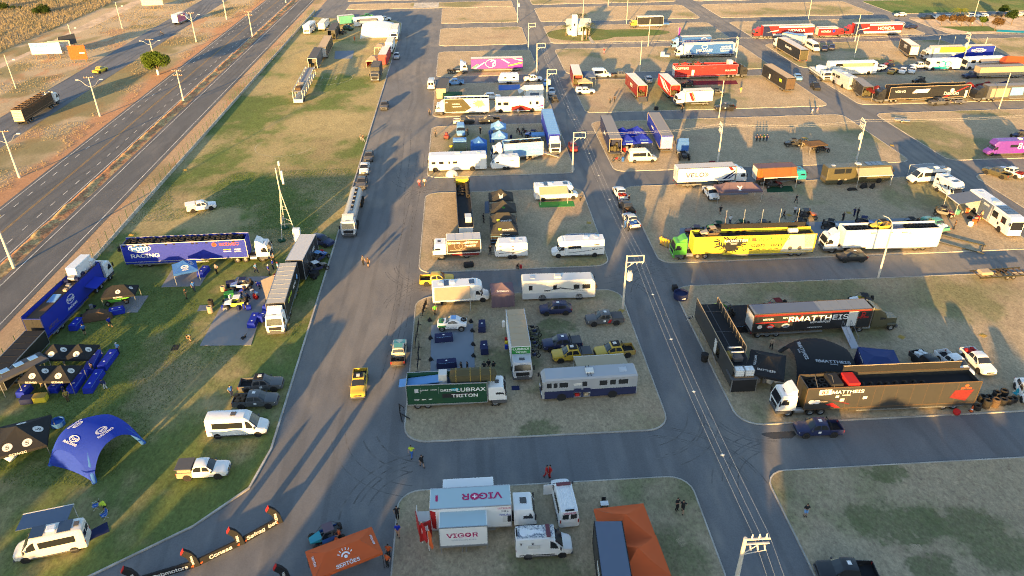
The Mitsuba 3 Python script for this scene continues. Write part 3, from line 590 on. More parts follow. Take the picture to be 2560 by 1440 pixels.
def bus(L=11.5,H=3.3,dec=(),side='R',wins=((.1,.22),(.3,.42),(.5,.6),(.68,.8)),wz=(.52,.80),rim=True,extra='',aw=None,W=2.5,low=None,topdec=(),front='coach',wslot='glass'):
 k=Kit();f,r=L/2,-L/2;w=W/2;zb=.38
 b=MB();P=[]
 for x,ins,zt in((r,.06,H-.12),(r+.15,0,H-.02),(f-.5,0,H-.02),(f-.08,.08,H-.55 if front=='coach' else H-.25),(f,.14,1.3)):
  for s in(1,-1):P+=[(x,s*(w-ins),zb),(x,s*(w-ins),min(zt,H-.22)),(x,s*(w-ins-.16),zt),]
 sl=-1 if side=='R' else 1;cut=[(f-L*(.33+.095*i)-.95,f-L*(.33+.095*i)-.05)for i in(1,0)]if 'lockers' in extra else[]
 m=b.hull(P).mesh();yb=(lambda o:[m3.Manifold.cube((x1_-x0_,.75,.62)).translate([x0_,(w-.7 if sl>0 else-w-.05),.44])for x0_,x1_ in o])(cut)
 if cut:q=(m3.Manifold(m3.Mesh(np.asarray(m.vertices,np.float32),np.asarray(m.faces,np.uint32)))-m3.Manifold.batch_boolean(yb,m3.OpType.Add)).to_mesh();m=trimesh.Trimesh(q.vert_properties[:,:3],q.tri_verts,process=False)
 k.add('body','BODY',m)
 for s in(1,-1):
  e=[r+.1]+[x for c_ in cut for x in c_]*(s==sl)+[f-.3]
  if low:[k.add('lower_panel','LOW',MB().box(e[i],e[i+1],s*w-.02,s*w+.012,zb,low))for i in range(0,len(e),2)]
 sd=(1,-1)
 for s in sd:
  for u0,u1 in wins:
   if s==-1:x0,x1=r+u0*L,r+u1*L
   else:x0,x1=f-u1*L,f-u0*L
   if s==(1 if side=='L' else-1)or s==s:k.add('window',wslot,MB().cbox(x0,x1,s*w-.015,s*w+.015,zb+(H-zb)*wz[0],zb+(H-zb)*wz[1],.014))
 def fx(z):return f+.012-.08*max(0,(z-1.3)/(H-.55-1.3))if front=='coach' else f+.012-.08*(z-1.3)/(H-.25-1.3)
 k.add('windshield','glass',MB().hull([(fx(z)-d,y*(1-.02*(z>2)),z)for z in(1.45,H-.72)for y in(-w+.2,w-.2)for d in(0,.02)]))
 k.add('bumper','LOW',MB().cbox(f-.25,f+.06,-w+.16,w-.16,zb-.03,.85,.05));k.add('rear_panel','mat_dgrey_f',MB().box(r-.02,r,-w+.3,w-.3,1.0,1.6))
 for s in(1,-1):
  k.add('headlight','lens',MB().box(f,f+.07,s*.85-.2,s*.85+.2,.9,1.08));k.add('mirror','mat_black_f',MB().cbox(f+.0,f+.22,s*(w+.12)-.09,s*(w+.12)+.09,H-1.4,H-.85,.03))
 k.add('roof_unit','mat_offwhite_p',MB().cbox(-.6,.4,-.5,.5,H-.03,H+.22,.06));k.add('roof_hatch','mat_silver_p',MB().box(r+1.2,r+1.9,-.35,.35,H-.02,H+.05))
 if 'solar' in extra:
  for i in range(3):k.add('solar_panel','glass_blue',MB().box(f-5.2+1.15*i,f-4.15+1.15*i,-1.0,1.0,H+.01,H+.05))
 if 'rails' in extra:k.add('roof_rails','mat_black_f',MB().tube([(-.3,-1.2,H-.3),(-.15,-1,H+.1),(-.15,1.1,H+.1)],.04).tube([(.1,-1.2,H-.3),(.25,-1,H+.1),(.25,1.1,H+.1)],.04))
 if 'lockers' in extra:
  s=-1 if side=='R' else 1
  for i in range(2):
   x0=cut[i][0];k.add('locker_door','LOW',MB().box(x0,x0+.9,s*(w+.06)-.02,s*(w+.06)+.02,1.15,1.75));k.add('stored_gear','mat_red_f' if i else 'mat_tan_f',MB().box(x0+.2,x0+.7,s*(w-.3)-.25,s*(w-.3)+.25,.45,.85))
 if aw:awning_(k,aw[0],r+aw[1]*L,r+aw[2]*L,H-.35,W,aw[3]if len(aw)>3 else 2.4,aw[4]if len(aw)>4 else.6)
 xs=[f-2.4 if front=='coach' else f-1.3,r+3.0]+([r+1.8]if 'tag' in extra else[])
 for x in xs:arch(k,x,w+.008,.58)
 axles(k,xs,W+.06,rim,.49)
 decals(k,flank(side,r,f,zb,H,W),dec);decals(k,flank('T' if side=='R' else 'U',r,f,zb,H-.015,W),topdec)
 return k
def camper(L=7.0,H=3.1,dec=(),side='R',aw=None,rim=True,extra='',wins=((.14,.3,.58,.78),(.5,.62,.6,.78))):
 """cab-over-bed motorhome on a van front"""
 k=Kit();f,r=L/2,-L/2;w=1.16
 S=[(f,ring_(.74,.42,.66,.84,.6,.92)),(f-.16,ring_(.92,.32,.72,.98,.78,1.06)),(f-.85,ring_(1.0,.30,.8,1.22,.86,1.32)),(f-1.6,ring_(1.0,.28,.8,1.3,.84,2.1)),(f-2.2,ring_(1.0,.28,.8,1.35,.84,2.15))]
 k.add('cab','CAB',loft(S),40);k.add('windshield','glass',patch(S,2.08,2.95,5.02,None))
 for s in(1,-1):
  k.add('side_window','glass',patch(S,2.62,3.7,4.05,4.9,s));k.add('headlight','lens',MB().hull([(f-.05,s*.5,.72),(f-.05,s*.5,.9),(f-.22,s*.93,.76),(f-.4,s*.95,1.02)]))
  k.add('mirror','mat_black_f',MB().cbox(f-1.25,f-1.1,s*1.18-.11,s*1.18+.11,1.3,1.62,.03))
 k.add('body','BODY',MB().cbox(r,f-2.0,-w,w,.40,H,.09))
 k.add('overcab','BODY',MB().hull([(f-2.1,s*w,2.05)for s in(1,-1)]+[(f-1.25,s*w*.93,2.12)for s in(1,-1)]+[(f-.98,s*w*.8,2.45)for s in(1,-1)]+[(f-1.15,s*w*.85,2.75)for s in(1,-1)]+[(f-1.7,s*w*.9,H-.02)for s in(1,-1)]+[(f-2.1,s*w,H-.08)for s in(1,-1)]))
 k.add('skirt','SKIRT',MB().box(r+.1,f-2.1,-w-.012,w+.012,.34,.55))
 for s in(1,-1):
  for u0,u1,v0,v1 in wins:
   x0,x1=(r+u0*L,r+u1*L)if s==-1 else(r+u0*L,r+u1*L)
   k.add('window','glass',MB().cbox(x0,x1,s*w-.012,s*w+.014,.4+(H-.4)*v0,.4+(H-.4)*v1,.01))
 k.add('roof_vent','mat_offwhite_p',MB().cbox(r+1.0,r+1.6,-.35,.35,H,H+.16,.04));k.add('roof_unit','mat_white_p',MB().cbox(r+2.6,r+3.4,-.4,.4,H,H+.22,.06))
 if 'solar' in extra:k.add('solar_panel','glass_blue',MB().box(r+1.8,r+2.5,-.8,.8,H+.01,H+.06));k.add('solar_panel','glass_blue',MB().box(f-2.9,f-2.1,-.6,.6,H+.01,H+.06))
 if aw:awning_(k,aw[0],r+aw[1]*L,r+aw[2]*L,H-.06,2*w,aw[3],aw[4])
 for x in(f-1.0,r+1.6):arch(k,x,1.01 if x>0 else w+.004,.44)
 for s in(1,-1):wheel(k,f-1.0,s*1.02,.37,.25,rim);wheel(k,r+1.6,s*(w+.01),.37,.28,rim);k.add('tail_light','redlamp',MB().box(r-.02,r+.02,s*1.0-.06,s*1.0+.06,.7,1.1))
 decals(k,flank(side,r,f-2.0,.4,H,2*w),dec);return k
def caravan(L=6.0,H=2.7,dec=(),side='L',slope=.8,rim=True,wins=((.18,.3,.5,.68),(.6,.72,.5,.68)),tandem=2):
 k=Kit();f,r=L/2,-L/2;w=1.15
 k.add('body','BODY',MB().hull([(x,s*(w-i),z)for s in(1,-1)for x,i,z in((r,.05,.45),(r,.05,H-.25),(r+.15,.0,H-.02),(r+.3,.1,H),(f-.2,0,.45),(f,.05,.8),(f-.2*slope,.05,1.35),(f-slope*1.3,.05,H-.05),(f-slope*1.4,.1,H))]))
 for s in(1,-1):
  for u0,u1,v0,v1 in wins:k.add('window','glass',MB().cbox(r+u0*L,r+u1*L,s*w-.012,s*w+.014,.45+(H-.45)*v0,.45+(H-.45)*v1,.01))
 k.add('front_window','glass',MB().hull([(f-.2*slope+.0,s*.8,1.4)for s in(1,-1)]+[(f-slope*.85,s*.75,2.05)for s in(1,-1)]+[(f-.2*slope+.02,0,1.42)]))
 k.add('drawbar','mat_dgrey_f',MB().tube([(f-.1,.5,.5),(f+1.1,0,.48),(f-.1,-.5,.5)],.05).tube([(f+1.0,0,.48),(f+1.0,0,.02)],.04))
 k.add('roof_vent','mat_offwhite_p',MB().cbox(-.5,.1,-.35,.35,H,H+.14,.04));k.add('roof_hatch','mat_silver_p',MB().box(r+.9,r+1.4,-.3,.3,H,H+.06))
 for i in range(tandem):x=-.35+.75*i-.2;arch(k,x,w+.003,.40);[wheel(k,x,s*(w+.01),.34,.22,rim)for s in(1,-1)]
 decals(k,flank(side,r,f,.45,H,2*w),dec);return k
def buggy(roof=True,rim=True,spare=True):
 k=Kit();k.add('chassis','mat_black_f',MB().cbox(-1.3,1.2,-.55,.55,.35,.62,.06))
 k.add('hood','BODY',MB().hull([(1.65,s*.35,.65)for s in(1,-1)]+[(1.6,s*.4,.82)for s in(1,-1)]+[(.55,s*.6,.7)for s in(1,-1)]+[(.5,s*.55,1.08)for s in(1,-1)]))
 [k.add('side_panel','BODY2',MB().hull([(.6,s*.74,.5),(-1.0,s*.74,.5),(-1.35,s*.68,1.0),(-.2,s*.70,.78),(.6,s*.68,.95),(0,s*.62,.6)]))for s in(1,-1)]
 b=MB()
 for s in(1,-1):b.tube([(.75,s*.66,.95),(.2,s*.58,1.62),(-.75,s*.58,1.66),(-1.45,s*.60,1.05)],.035,5).tube([(-.75,s*.58,1.66),(-.8,s*.68,.6)],.035,5).tube([(-.1,s*.7,.6),(-.75,s*.58,1.66)],.03,5)
 for x,z in((.2,1.62),(-.75,1.66)):b.tube([(x,.58,z),(x,-.58,z)],.035,5)
 k.add('roll_cage','CAGE',b)
 if roof:k.add('roof','ROOF',MB().cbox(-.78,.22,-.58,.58,1.66,1.70,.015))
 for s in(1,-1):k.add('seat','mat_dgrey_f',MB().cbox(-.55,-.1,s*.3-.2,s*.3+.2,.6,.75,.04).cbox(-.65,-.5,s*.3-.2,s*.3+.2,.7,1.35,.04));k.add('suspension_arm','mat_dgrey_f',MB().tube([(1.15,s*.4,.5),(1.25,s*.8,.42)],.035,5).tube([(-1.1,s*.4,.5),(-1.3,s*.8,.42)],.035,5))
 k.add('engine','mat_dgrey_f',MB().cbox(-1.4,-.85,-.4,.4,.6,1.05,.05));k.add('steering_wheel','mat_black_f',MB().lathe([(.16,0),(.18,.02),(.16,.04),(.14,.02),(.16,0)],10,'x',(.25,.3,1.08)))
 if spare:k.add('spare_wheel','rubber_tyre',MB().lathe([(.2,-.12),(.34,-.13),(.37,-.05),(.37,.05),(.34,.13),(.2,.12),(.2,-.12)],14,'x',(-1.45,0,1.2)))
 for x in(1.25,-1.3):
  for s in(1,-1):wheel(k,x,s*.95,.38,.28,rim,12)
 return k
# ------------------------------------------------------------------ tents
def bilin(P,u,v):return P[0]*(1-u)*(1-v)+P[1]*u*(1-v)+P[2]*u*v+P[3]*(1-u)*v
def gazebo(k,lx,ly,eave=2.2,peak=3.3,ridge=0.,ox=0,oy=0,sag=.10,val=.32,walls='',emblems=(),legs=True,n=7):
 """one pop-up tent centred at ox, oy; emblems: (face F/B/L/R, item)"""
 hx,hy,rx=lx/2,ly/2,ridge/2
 faces={'F':[(hx,-hy),(hx,hy),(rx,0),(rx,0)],'B':[(-hx,hy),(-hx,-hy),(-rx,0),(-rx,0)],'L':[(hx,hy),(-hx,hy),(-rx,0),(rx,0)],'R':[(-hx,-hy),(hx,-hy),(rx,0),(-rx,0)]}
 b=MB();vb=MB()
 for fk,c in faces.items():
  P=[np.array([x+ox,y+oy,z])for(x,y),z in zip(c,(eave,eave,peak,peak))]
  g=np.linspace(0,1,n);G=np.array([[bilin(P,u,v)-[0,0,sag*math.sin(math.pi*v)*(1+.5*math.sin(math.pi*u))+.04*math.sin(9*u+v*5)*v*(1-v)*2]for u in g]for v in g])
  i,j=np.meshgrid(np.arange(n-1),np.arange(n-1),indexing='ij');b.add((G.reshape(-1,3),np.stack([i*n+j,i*n+j+1,(i+1)*n+j+1,(i+1)*n+j],-1).reshape(-1,4)))
  lo=[(P[0]*(1-u)+P[1]*u)-[0,0,val+.03*math.sin(12*u)]for u in g];up=G[0]
  vb.add((np.r_[up,lo],np.array([[t,n+t,n+t+1,t+1]for t in range(n-1)])))
  if fk in walls:
   m=12;W=[(P[0]*(1-u)+P[1]*u)for u in np.linspace(0,1,m)];nr=np.cross(P[1]-P[0],[0,0,1]);nr=nr/np.linalg.norm(nr)
   k.add('side_wall','WALL',MB().add((np.array([w_+nr*.03*math.sin(t*2.2)for t,w_ in enumerate(W)]+[np.array([w_[0],w_[1],.05])+nr*.08*math.sin(t*1.7+1)for t,w_ in enumerate(W)]),np.array([[t,m+t,m+t+1,t+1]for t in range(m-1)]))))
  for ef,it in emblems:
   if ef.lower()!=fk.lower():continue
   s=(P[1]-P[0]);w=np.linalg.norm(s);s/=w;mid=(P[2]+P[3])/2-(P[0]+P[1])/2;h=np.linalg.norm(mid);t=mid/h;nn=np.cross(s,t)
   if nn[2]<0:nn=-nn
   if ef.islower():O,t,h=P[0]-[0,0,val],np.array([0,0,1.]),val;nn=np.cross(s,t);cen=np.array([ox,oy,eave]);nn*=np.sign(((P[0]+P[1])/2-cen)@nn)or 1
   else:O=P[0]+nn*.03
   if((P[0]+P[1])/2-np.array([ox,oy,eave]))@np.cross(s,[0,0,1.])<0:O,s=O+s*w,-s
   def face(m,O=O,s=s,t=t,nn=nn,w=w):
    v=m.vertices.copy();sg=v[:,1]/max(h,.01)
    dz=0 if t[2]==1 else-sag*np.sin(np.pi*np.clip(sg,0,1))*(1+.5*np.sin(np.pi*np.clip(v[:,0]/w,0,1)))
    m.vertices=O+v[:,:1]*s+v[:,1:2]*t+v[:,2:]*nn+np.outer(dz,[0,0,1.])*np.ones((len(v),1));return m
   decals(k,(face,w,h),[it])
 k.add('canopy','CANOPY',b,60);k.add('valance','CANOPY',vb)
 if legs:
  for x in(-hx+.05,hx-.05):
   for y in(-hy+.05,hy-.05):k.add('leg','LEG',MB().box(x+ox-.03,x+ox+.03,y+oy-.03,y+oy+.03,0,eave))
def tent(lx=3.0,ly=3.0,**kw):
 k=Kit();gazebo(k,lx,ly,**kw);return k
def arch_tent(a=3.6,H=3.9,wall='B',emb=()):
 k=Kit();n=21;g=np.linspace(-1,1,n)
 def P(u,v):
  pin=1-.10*(abs(u)**3)*(1-v*v);piv=1-.10*(abs(v)**3)*(1-u*u)
  z=H*(1-.20*(u*u+v*v)-.60*(u*u*v*v)**1.35)
  return np.array([a*u*pin,a*v*piv,max(z,.02)])
 G=np.array([[P(u,v)for v in g]for u in g]);i,j=np.meshgrid(np.arange(n-1),np.arange(n-1),indexing='ij')
 q=np.stack([i*n+j,(i+1)*n+j,(i+1)*n+j+1,i*n+j+1],-1).reshape(-1,4)
 k.add('canopy','CANOPY',MB().add((G.reshape(-1,3),q)),60)
 for s1 in(1,-1):
  for s2 in(1,-1):
   pts=[P(s1*t,s2*t)*[.975,.975,1]-[0,0,.22]for t in np.linspace(.1,1,12)];k.add('inflated_rib','RIB',MB().tube(pts,[.12+.16*t for t in np.linspace(0,1,12)],8),60)
 for c,f in zip('BFLR',(lambda t:P(-1,t),lambda t:P(1,t),lambda t:P(t,1),lambda t:P(t,-1))):
  if c in wall:
   m=15;top=[f(t)*.99 for t in np.linspace(-1,1,m)];out=[]
   for r in np.linspace(0,1,6):out+=[np.array([p[0]*(1+.05*math.sin(math.pi*r)),p[1]*(1+.05*math.sin(math.pi*r)),p[2]*(1-r)])for p in top]
   i,j=np.meshgrid(np.arange(5),np.arange(m-1),indexing='ij');k.add('side_wall','WALL',MB().add((np.array(out),np.stack([i*m+j,i*m+j+1,(i+1)*m+j+1,(i+1)*m+j],-1).reshape(-1,4))),60)
 for(u0,v0,s,t,items)in emb:
  o=P(u0,v0);e=.02;su=(P(u0+s[0]*e,v0+s[1]*e)-o)/e;tu=(P(u0+t[0]*e,v0+t[1]*e)-o)/e;su/=np.linalg.norm(su);tu-=su*(su@tu);tu/=np.linalg.norm(tu);nn=np.cross(su,tu);nn*=1 if nn[2]>0 else-1
  def face(m,o=o,su=su,tu=tu,nn=nn):
   v=m.vertices.copy();q=o+(v[:,:1]-1)*su+(v[:,1:2]-1)*tu
   z=np.array([P(x/a,y/a)[2]for x,y in q[:,:2]]);q[:,2]=np.maximum(q[:,2],z);m.vertices=q+(v[:,2:]+.03)*nn;return m
  decals(k,(face,2.,2.),items)
 return k
def quad_sheet(name,label,cat,pts,m,z=.10,wr=.02,seed=1,group=None,n=10):
 """tarpaulin or mat on the ground with four corners in survey pixels"""
 C=[np.append(at(*p),0)for p in pts];g=np.linspace(0,1,n);G=np.array([[bilin(C,u,v)for u in g]for v in g])
 G[...,2]=z+wr*nnoise(G*[.9,.9,1],seed)+(wr*.8*nnoise(G*[2.7,2.7,1],seed+1));b=MB()
 i,j=np.meshgrid(np.arange(n-1),np.arange(n-1),indexing='ij');b.add((G.reshape(-1,3),np.stack([i*n+j,i*n+j+1,(i+1)*n+j+1,(i+1)*n+j],-1).reshape(-1,4)))
 E=[G[0],G[:,-1],G[-1][::-1],G[::-1,0]]
 for e in E:b.add((np.r_[e,e*[1,1,0]+[0,0,z-.03]],np.array([[t,t+1,n+t+1,n+t]for t in range(n-1)])))
 k=thing(name,label,cat,group);ent(k,ply(b.mesh(),None,40),m if m in scene else M(*m.split('/')));return k
# ------------------------------------------------------------------ poles and wires
def pole_kit(h,r0=.17,r1=.10,kind='',turn=0):
 k=Kit()
 k.add('post','concrete_pole',MB().lathe([(.001,-.3),(r0,-.3),(r1,h),(.001,h)],10),40)
 if 'arms2' in kind:
  for s in(1,-1):
   k.add('lamp_arm','mat_silver_m',MB().tube([(0,0,h*.74),(s*1.2,0,h*.80),(s*2.0,0,h*.90),(s*2.6,0,h*.93)],.045,5));k.add('lamp_head','mat_silver_p',MB().cbox(s*2.95-.4,s*2.95+.4,-.14,.14,h*.925,h*.94+.08,.04))
 if 'arm1' in kind:
  k.add('lamp_arm','mat_silver_m',MB().tube([(0,0,h*.70),(.9,0,h*.80),(1.9,0,h*.84)],.04,5));k.add('lamp_head','mat_silver_p',MB().cbox(1.8,2.5,-.13,.13,h*.835,h*.87,.03))
 if 'cross' in kind:
  for z in([h-.15]+([h-1.3]if 'cross2' in kind else[])):
   k.add('crossarm','mat_wood_f',MB().box(-1.25,1.25,-.06,.06,z-.07,z+.07));
   for x in(-1.1,-.4,.5,1.1):k.add('insulator','mat_offwhite_p',MB().lathe([(.02,z+.07),(.07,z+.12),(.05,z+.28),(.001,z+.30)],6,'z',(x,0,0)))
 if 'frame' in kind:
  for z in(h-.12,h-1.15):k.add('crossarm','mat_pole_f',MB().box(0,2.5,-.06,.06,z-.06,z+.06))
  k.add('hanger','mat_pole_f',MB().box(2.38,2.5,-.06,.06,h-1.2,h-.1));k.add('brace','mat_pole_f',MB().tube([(.05,0,h-2.0),(1.2,0,h-1.15)],.05,5))
  for x in(.7,1.5,2.3):k.add('insulator','mat_offwhite_p',MB().lathe([(.03,h-1.5),(.08,h-1.4),(.05,h-1.2)],6,'z',(x,0,0)))
 if 'side' in kind:
  for z in(h-.2,h-.75):k.add('crossarm','mat_pole_f',MB().box(-.1,2.1,-.07,.07,z-.06,z+.06))
  k.add('brace','mat_pole_f',MB().tube([(.1,0,h-1.9),(1.4,0,h-.7)],.05,5).tube([(.1,0,h-2.0),(2.0,0,h-1.6)],.04,5))
  for x in(.55,1.15,1.75):k.add('insulator','mat_offwhite_p',MB().lathe([(.04,h-.14),(.08,h-.05),(.05,h+.35),(.001,h+.4)],6,'z',(x,0,0)));k.add('fuse_switch','mat_offwhite_p',MB().tube([(x,0,h-1.0),(x+.12,0,h-1.55)],.07,6))
 if 'trafo' in kind:
  k.add('transformer','mat_offwhite_p',MB().lathe([(.001,h-4.0),(.42,h-4.0),(.42,h-2.9),(.001,h-2.8)],12,'z',(.62 if 'frame' in kind else.55,0,0)))
  for x in(.45,.75):k.add('bushing','mat_offwhite_p',MB().lathe([(.06,h-2.85),(.04,h-2.5),(.001,h-2.48)],6,'z',(x,0,0)))
 return k
scene['concrete_pole']={'type':'twosided','bsdf':{'type':'principled','base_color':proc(lambda p,n,uv:mi.Color3f((.60,.55,.47))*(.7+.45*fbm(p.x*1.5,p.y*1.5,p.z*.6,3))),'roughness':.85}}
def pole(px,h,kind,label,name='street_lamp',cat='street lamp',deg=0,group=None,r0=.17):
 p=at(*px);put(kit(pole_kit,round(h,1),r0,.1,kind),name,label,cat,(p[0],p[1],0),deg,None,group);return p
def pole_h(b,t):
 """height of a pole from its foot and tip in survey pixels"""
 p=at(*b);best=min((abs((lambda q:q[0])(pix((p[0],p[1],z))[1:])-t[1]),z)for z in np.arange(2,22,.1));return best[1]
def pix(p):
 c=AX@(np.asarray(p,float)-[0,0,CAMH]);return c[:2]/c[2]*FOC+[1280,720]
def wires(name,label,pts,offs,sag=.5,r=.014):
 """wires through the 3-D points pts, one per lateral offset"""
 k=thing(name,label,'power line')
 for o in offs:
  b=MB()
  for A,B in zip(pts[:-1],pts[1:]):
   A,B=np.array(A,float),np.array(B,float);d=B-A;n=np.array([-d[1],d[0],0]);n/=np.linalg.norm(n)
   b.tube([A+n*o[0]+[0,0,o[1]]+d*t-[0,0,4*sag*t*(1-t)]for t in np.linspace(0,1,15)],r,4)
  part(k,'wire',ply(b.mesh()),M('offwhite','p'))
 return k
# ------------------------------------------------------------------ people
def _sph(c,r,n=10):return m3.Manifold.sphere(r,n).translate([float(v)for v in c])
def chain(pts,rs,n=10):
 out=[m3.Manifold.batch_hull([_sph(pts[i],rs[i],n),_sph(pts[i+1],rs[i+1],n)])for i in range(len(pts)-1)]
 return m3.Manifold.batch_boolean(out,m3.OpType.Add)
def _mm(m,L=.05,it=4):
 m=m.refine_to_length(L);q=m.to_mesh();t=trimesh.Trimesh(q.vert_properties[:,:3],q.tri_verts,process=True);trimesh.smoothing.filter_taubin(t,iterations=it);return t
def figure(pose='stand'):
 """adult 1.74 m, facing +x; body with head, arms, hands and legs, and clothes over it"""
 k=Kit();hip=np.array([0,0,.93]);lean=0;hipw=.095
 A=dict(stand=((.02,.10,0),(-.02,.10,0)),walk=((.30,.09,0),(-.28,.09,.02)),bend=((.10,.14,0),(-.12,.14,0)),phone=((.03,.11,0),(-.03,.11,0)),crouch=((.12,.16,0),(-.18,.14,.0)),sit=((.55,.12,-.0),(.52,-.0,.0)),carry=((.2,.10,0),(-.18,.10,.0)),hips=((.04,.14,0),(-.02,.14,0)))[pose if pose!='sit' else 'sit']
 if pose=='bend':lean=.95;hip=np.array([-.12,0,.88])
 if pose=='crouch':lean=.55;hip=np.array([-.15,0,.42])
 if pose=='walk':lean=.07;hip[2]=.90
 if pose=='sit':hip=np.array([0,0,.50]);lean=-.05
 c,s=math.cos(lean),math.sin(lean)
 def up(x,y,z):return hip+np.array([x*c+z*s,y,-x*s+z*c])
 neck,head=up(0,0,.54),up(.03+(.02 if lean>.3 else 0),0,.72)
 feet=[np.array([A[0][0],.10,A[0][2]]),np.array([A[1][0],-.10,A[1][2]])]if pose!='sit' else[np.array([.5,.12,0]),np.array([.46,-.12,0])]
 knees=[]
 for sy,ft in zip((1,-1),feet):
  h=hip+[0,sy*hipw,0];an=ft+[0,0,.09];d=an-h;l=np.linalg.norm(d);a=.43;bb=.43;m=(h+an)/2;q=math.sqrt(max(0,a*a-(l/2)**2));f=np.array([1,0,.0]);f=f-d*(f@d)/l**2;f/=np.linalg.norm(f);knees.append(m+f*q)
 sh=[up(0,.185,.47),up(0,-.185,.47)]
 HA=dict(stand=[(.03,.26,-.02),(.05,-.26,-.02)],walk=[(-.20,.27,.02),(.28,-.25,.06)],bend=[(.42,.16,.16),(.40,-.18,.2)],phone=[(.30,.06,.34),(.28,-.10,.30)],crouch=[(.42,.14,.10),(.40,-.16,.16)],sit=[(.32,.16,.02),(.30,-.16,.02)],carry=[(.34,.14,.14),(.34,-.14,.14)],hips=[(.02,.22,.06),(.04,-.22,.08)])[pose]
 body=[];hands=[];elb=[]
 for sy,S,h in zip((1,-1),sh,HA):
  w=up(*h);d=w-S;l=np.linalg.norm(d);a=.29;
  if l>.54:w=S+d/l*.54;d=w-S;l=.54
  q=math.sqrt(max(0,a*a-(l/2)**2));f=np.array([-.6,sy*.7,-.3]);f=f-d*(f@d)/l**2;f/=np.linalg.norm(f);e=(S+w)/2+f*q;elb.append(e)
  fd=(w-e)/np.linalg.norm(w-e);lat=np.cross(fd,[0,0,1.]);lat/=np.linalg.norm(lat)+1e-9;dn=np.cross(lat,fd)
  body.append(chain([S,e,w],[.052,.040,.030]));pc=w+fd*.06;body.append(m3.Manifold.batch_hull([_sph(w,.028),_sph(pc+lat*.03,.017),_sph(pc-lat*.03,.017)]))
  for i,(o,L)in enumerate(((-.030,.055),(-.010,.068),(.010,.064),(.029,.050))):
   p0=pc+lat*o;p1=p0+fd*L*.55+dn*.004;p2=p1+fd*L*.40-dn*L*.35;body.append(chain([p0,p1,p2],[.011,.010,.008],6))
  t0=w+fd*.025+lat*(-sy)*.028;body.append(chain([t0,t0+lat*(-sy)*.028+fd*.022,t0+lat*(-sy)*.034+fd*.05],[.012,.011,.009],6))
 for sy,kn,ft in zip((1,-1),knees,feet):body.append(chain([hip+[0,sy*hipw,0],kn,ft+[0,0,.09]],[.088,.060,.042]))
 body.append(chain([hip+[0,0,.02],up(0,0,.28),up(0,0,.44)],[.12,.125,.12]));body.append(chain([sh[0],sh[1]],[.06,.06]));body.append(chain([up(0,0,.47),head],[.058,.05]))
 hx=np.array([c,0,-s*.6]);hx/=np.linalg.norm(hx);hz=np.cross(hx,[0,1,0]);hz=hz if hz[2]>0 else-hz
 H=lambda x,y,z:head+hx*x+np.array([0,y,0])+hz*z
 body.append(m3.Manifold.batch_hull([_sph(H(0,0,.045),.088),_sph(H(-.02,0,.02),.085),_sph(H(.035,0,-.06),.052)]))
 body+=[_sph(H(.098,0,-.012),.017,6),_sph(H(.0,.088,-.01),.020,6),_sph(H(.0,-.088,-.01),.020,6),_sph(H(.078,0,-.055),.018,6)]
 k.add('body','SKIN',_mm(m3.Manifold.batch_boolean(body,m3.OpType.Add),.06,3),True)
 for y in(.032,-.032):k.add('eye','mat_black_f',trimesh.creation.icosphere(1,.012).apply_translation(H(.082,y,.012)))
 k.add('mouth','mat_dred_f',trimesh.creation.icosphere(1,.013).apply_translation(H(.083,0,-.052)))
 k.add('hair','HAIR',_mm(m3.Manifold.batch_hull([_sph(H(-.012,0,.058),.092),_sph(H(-.045,0,.01),.080)]),.05,2),True)
 sw=[chain([hip+[0,0,.06],up(0,0,.28),up(0,0,.44)],[.150,.148,.138]),chain([sh[0],sh[1]],[.080,.080])]
 sw+=[m3.Manifold.batch_hull([_sph(up(0,y,z),.115)for y in(.07,-.07)for z in(.08,.42)])]
 for S,e in zip(sh,elb):sw.append(chain([S,S*.3+e*.7],[.082,.066]))
 k.add('shirt','SHIRT',_mm(m3.Manifold.batch_boolean(sw,m3.OpType.Add),.06,3),True)
 for nm,fr in(('trousers',1.0),('shorts',0.)):
  tr=[m3.Manifold.batch_hull([_sph(hip+[0,.07,.04],.115),_sph(hip+[0,-.07,.04],.115),_sph(hip+[0,0,-.04],.10)])]
  for sy,kn,ft in zip((1,-1),knees,feet):
   h=hip+[0,sy*hipw,0]
   tr.append(chain([h,kn,ft+[0,0,.13]],[.105,.080,.068])if fr else chain([h,h*.18+kn*.82],[.108,.095]))
  k.add(nm,nm.upper(),_mm(m3.Manifold.batch_boolean(tr,m3.OpType.Add),.06,3),True)
 for ft in feet:k.add('shoe','SHOE',_mm(m3.Manifold.batch_hull([_sph(ft+[-.04,0,.045],.05),_sph(ft+[.12,0,.04],.045),_sph(ft+[.16,0,.03],.035)]),.06,1),True)
 k.add('cap','CAP',_mm(m3.Manifold.batch_hull([_sph(H(-.01,0,.07),.095),_sph(H(-.02,0,.05),.095)])+m3.Manifold.batch_hull([_sph(H(.09,.05,.05),.015),_sph(H(.09,-.05,.05),.015),_sph(H(.16,.035,.045),.012),_sph(H(.16,-.035,.045),.012)]),.05,1),True)
 return k
_pc=[0]
def person(px,deg,shirt,legs,label,pose='stand',cap=None,short=False,shoe='black',hair='hair',z=.06,group=None,skin='skin'):
 p=at(*px,z)
 m=dict(SKIN=M(skin,'f'),HAIR=None if cap else M(hair,'f'),SHIRT=M(shirt,'f'),SHOE=M(shoe,'f'),CAP=M(cap,'f')if cap else None,TROUSERS=None if short else M(legs,'f'),SHORTS=M(legs,'f')if short else None)
 return put(kit(figure,pose),'person',label,'person',(p[0],p[1],z),deg,m,group)
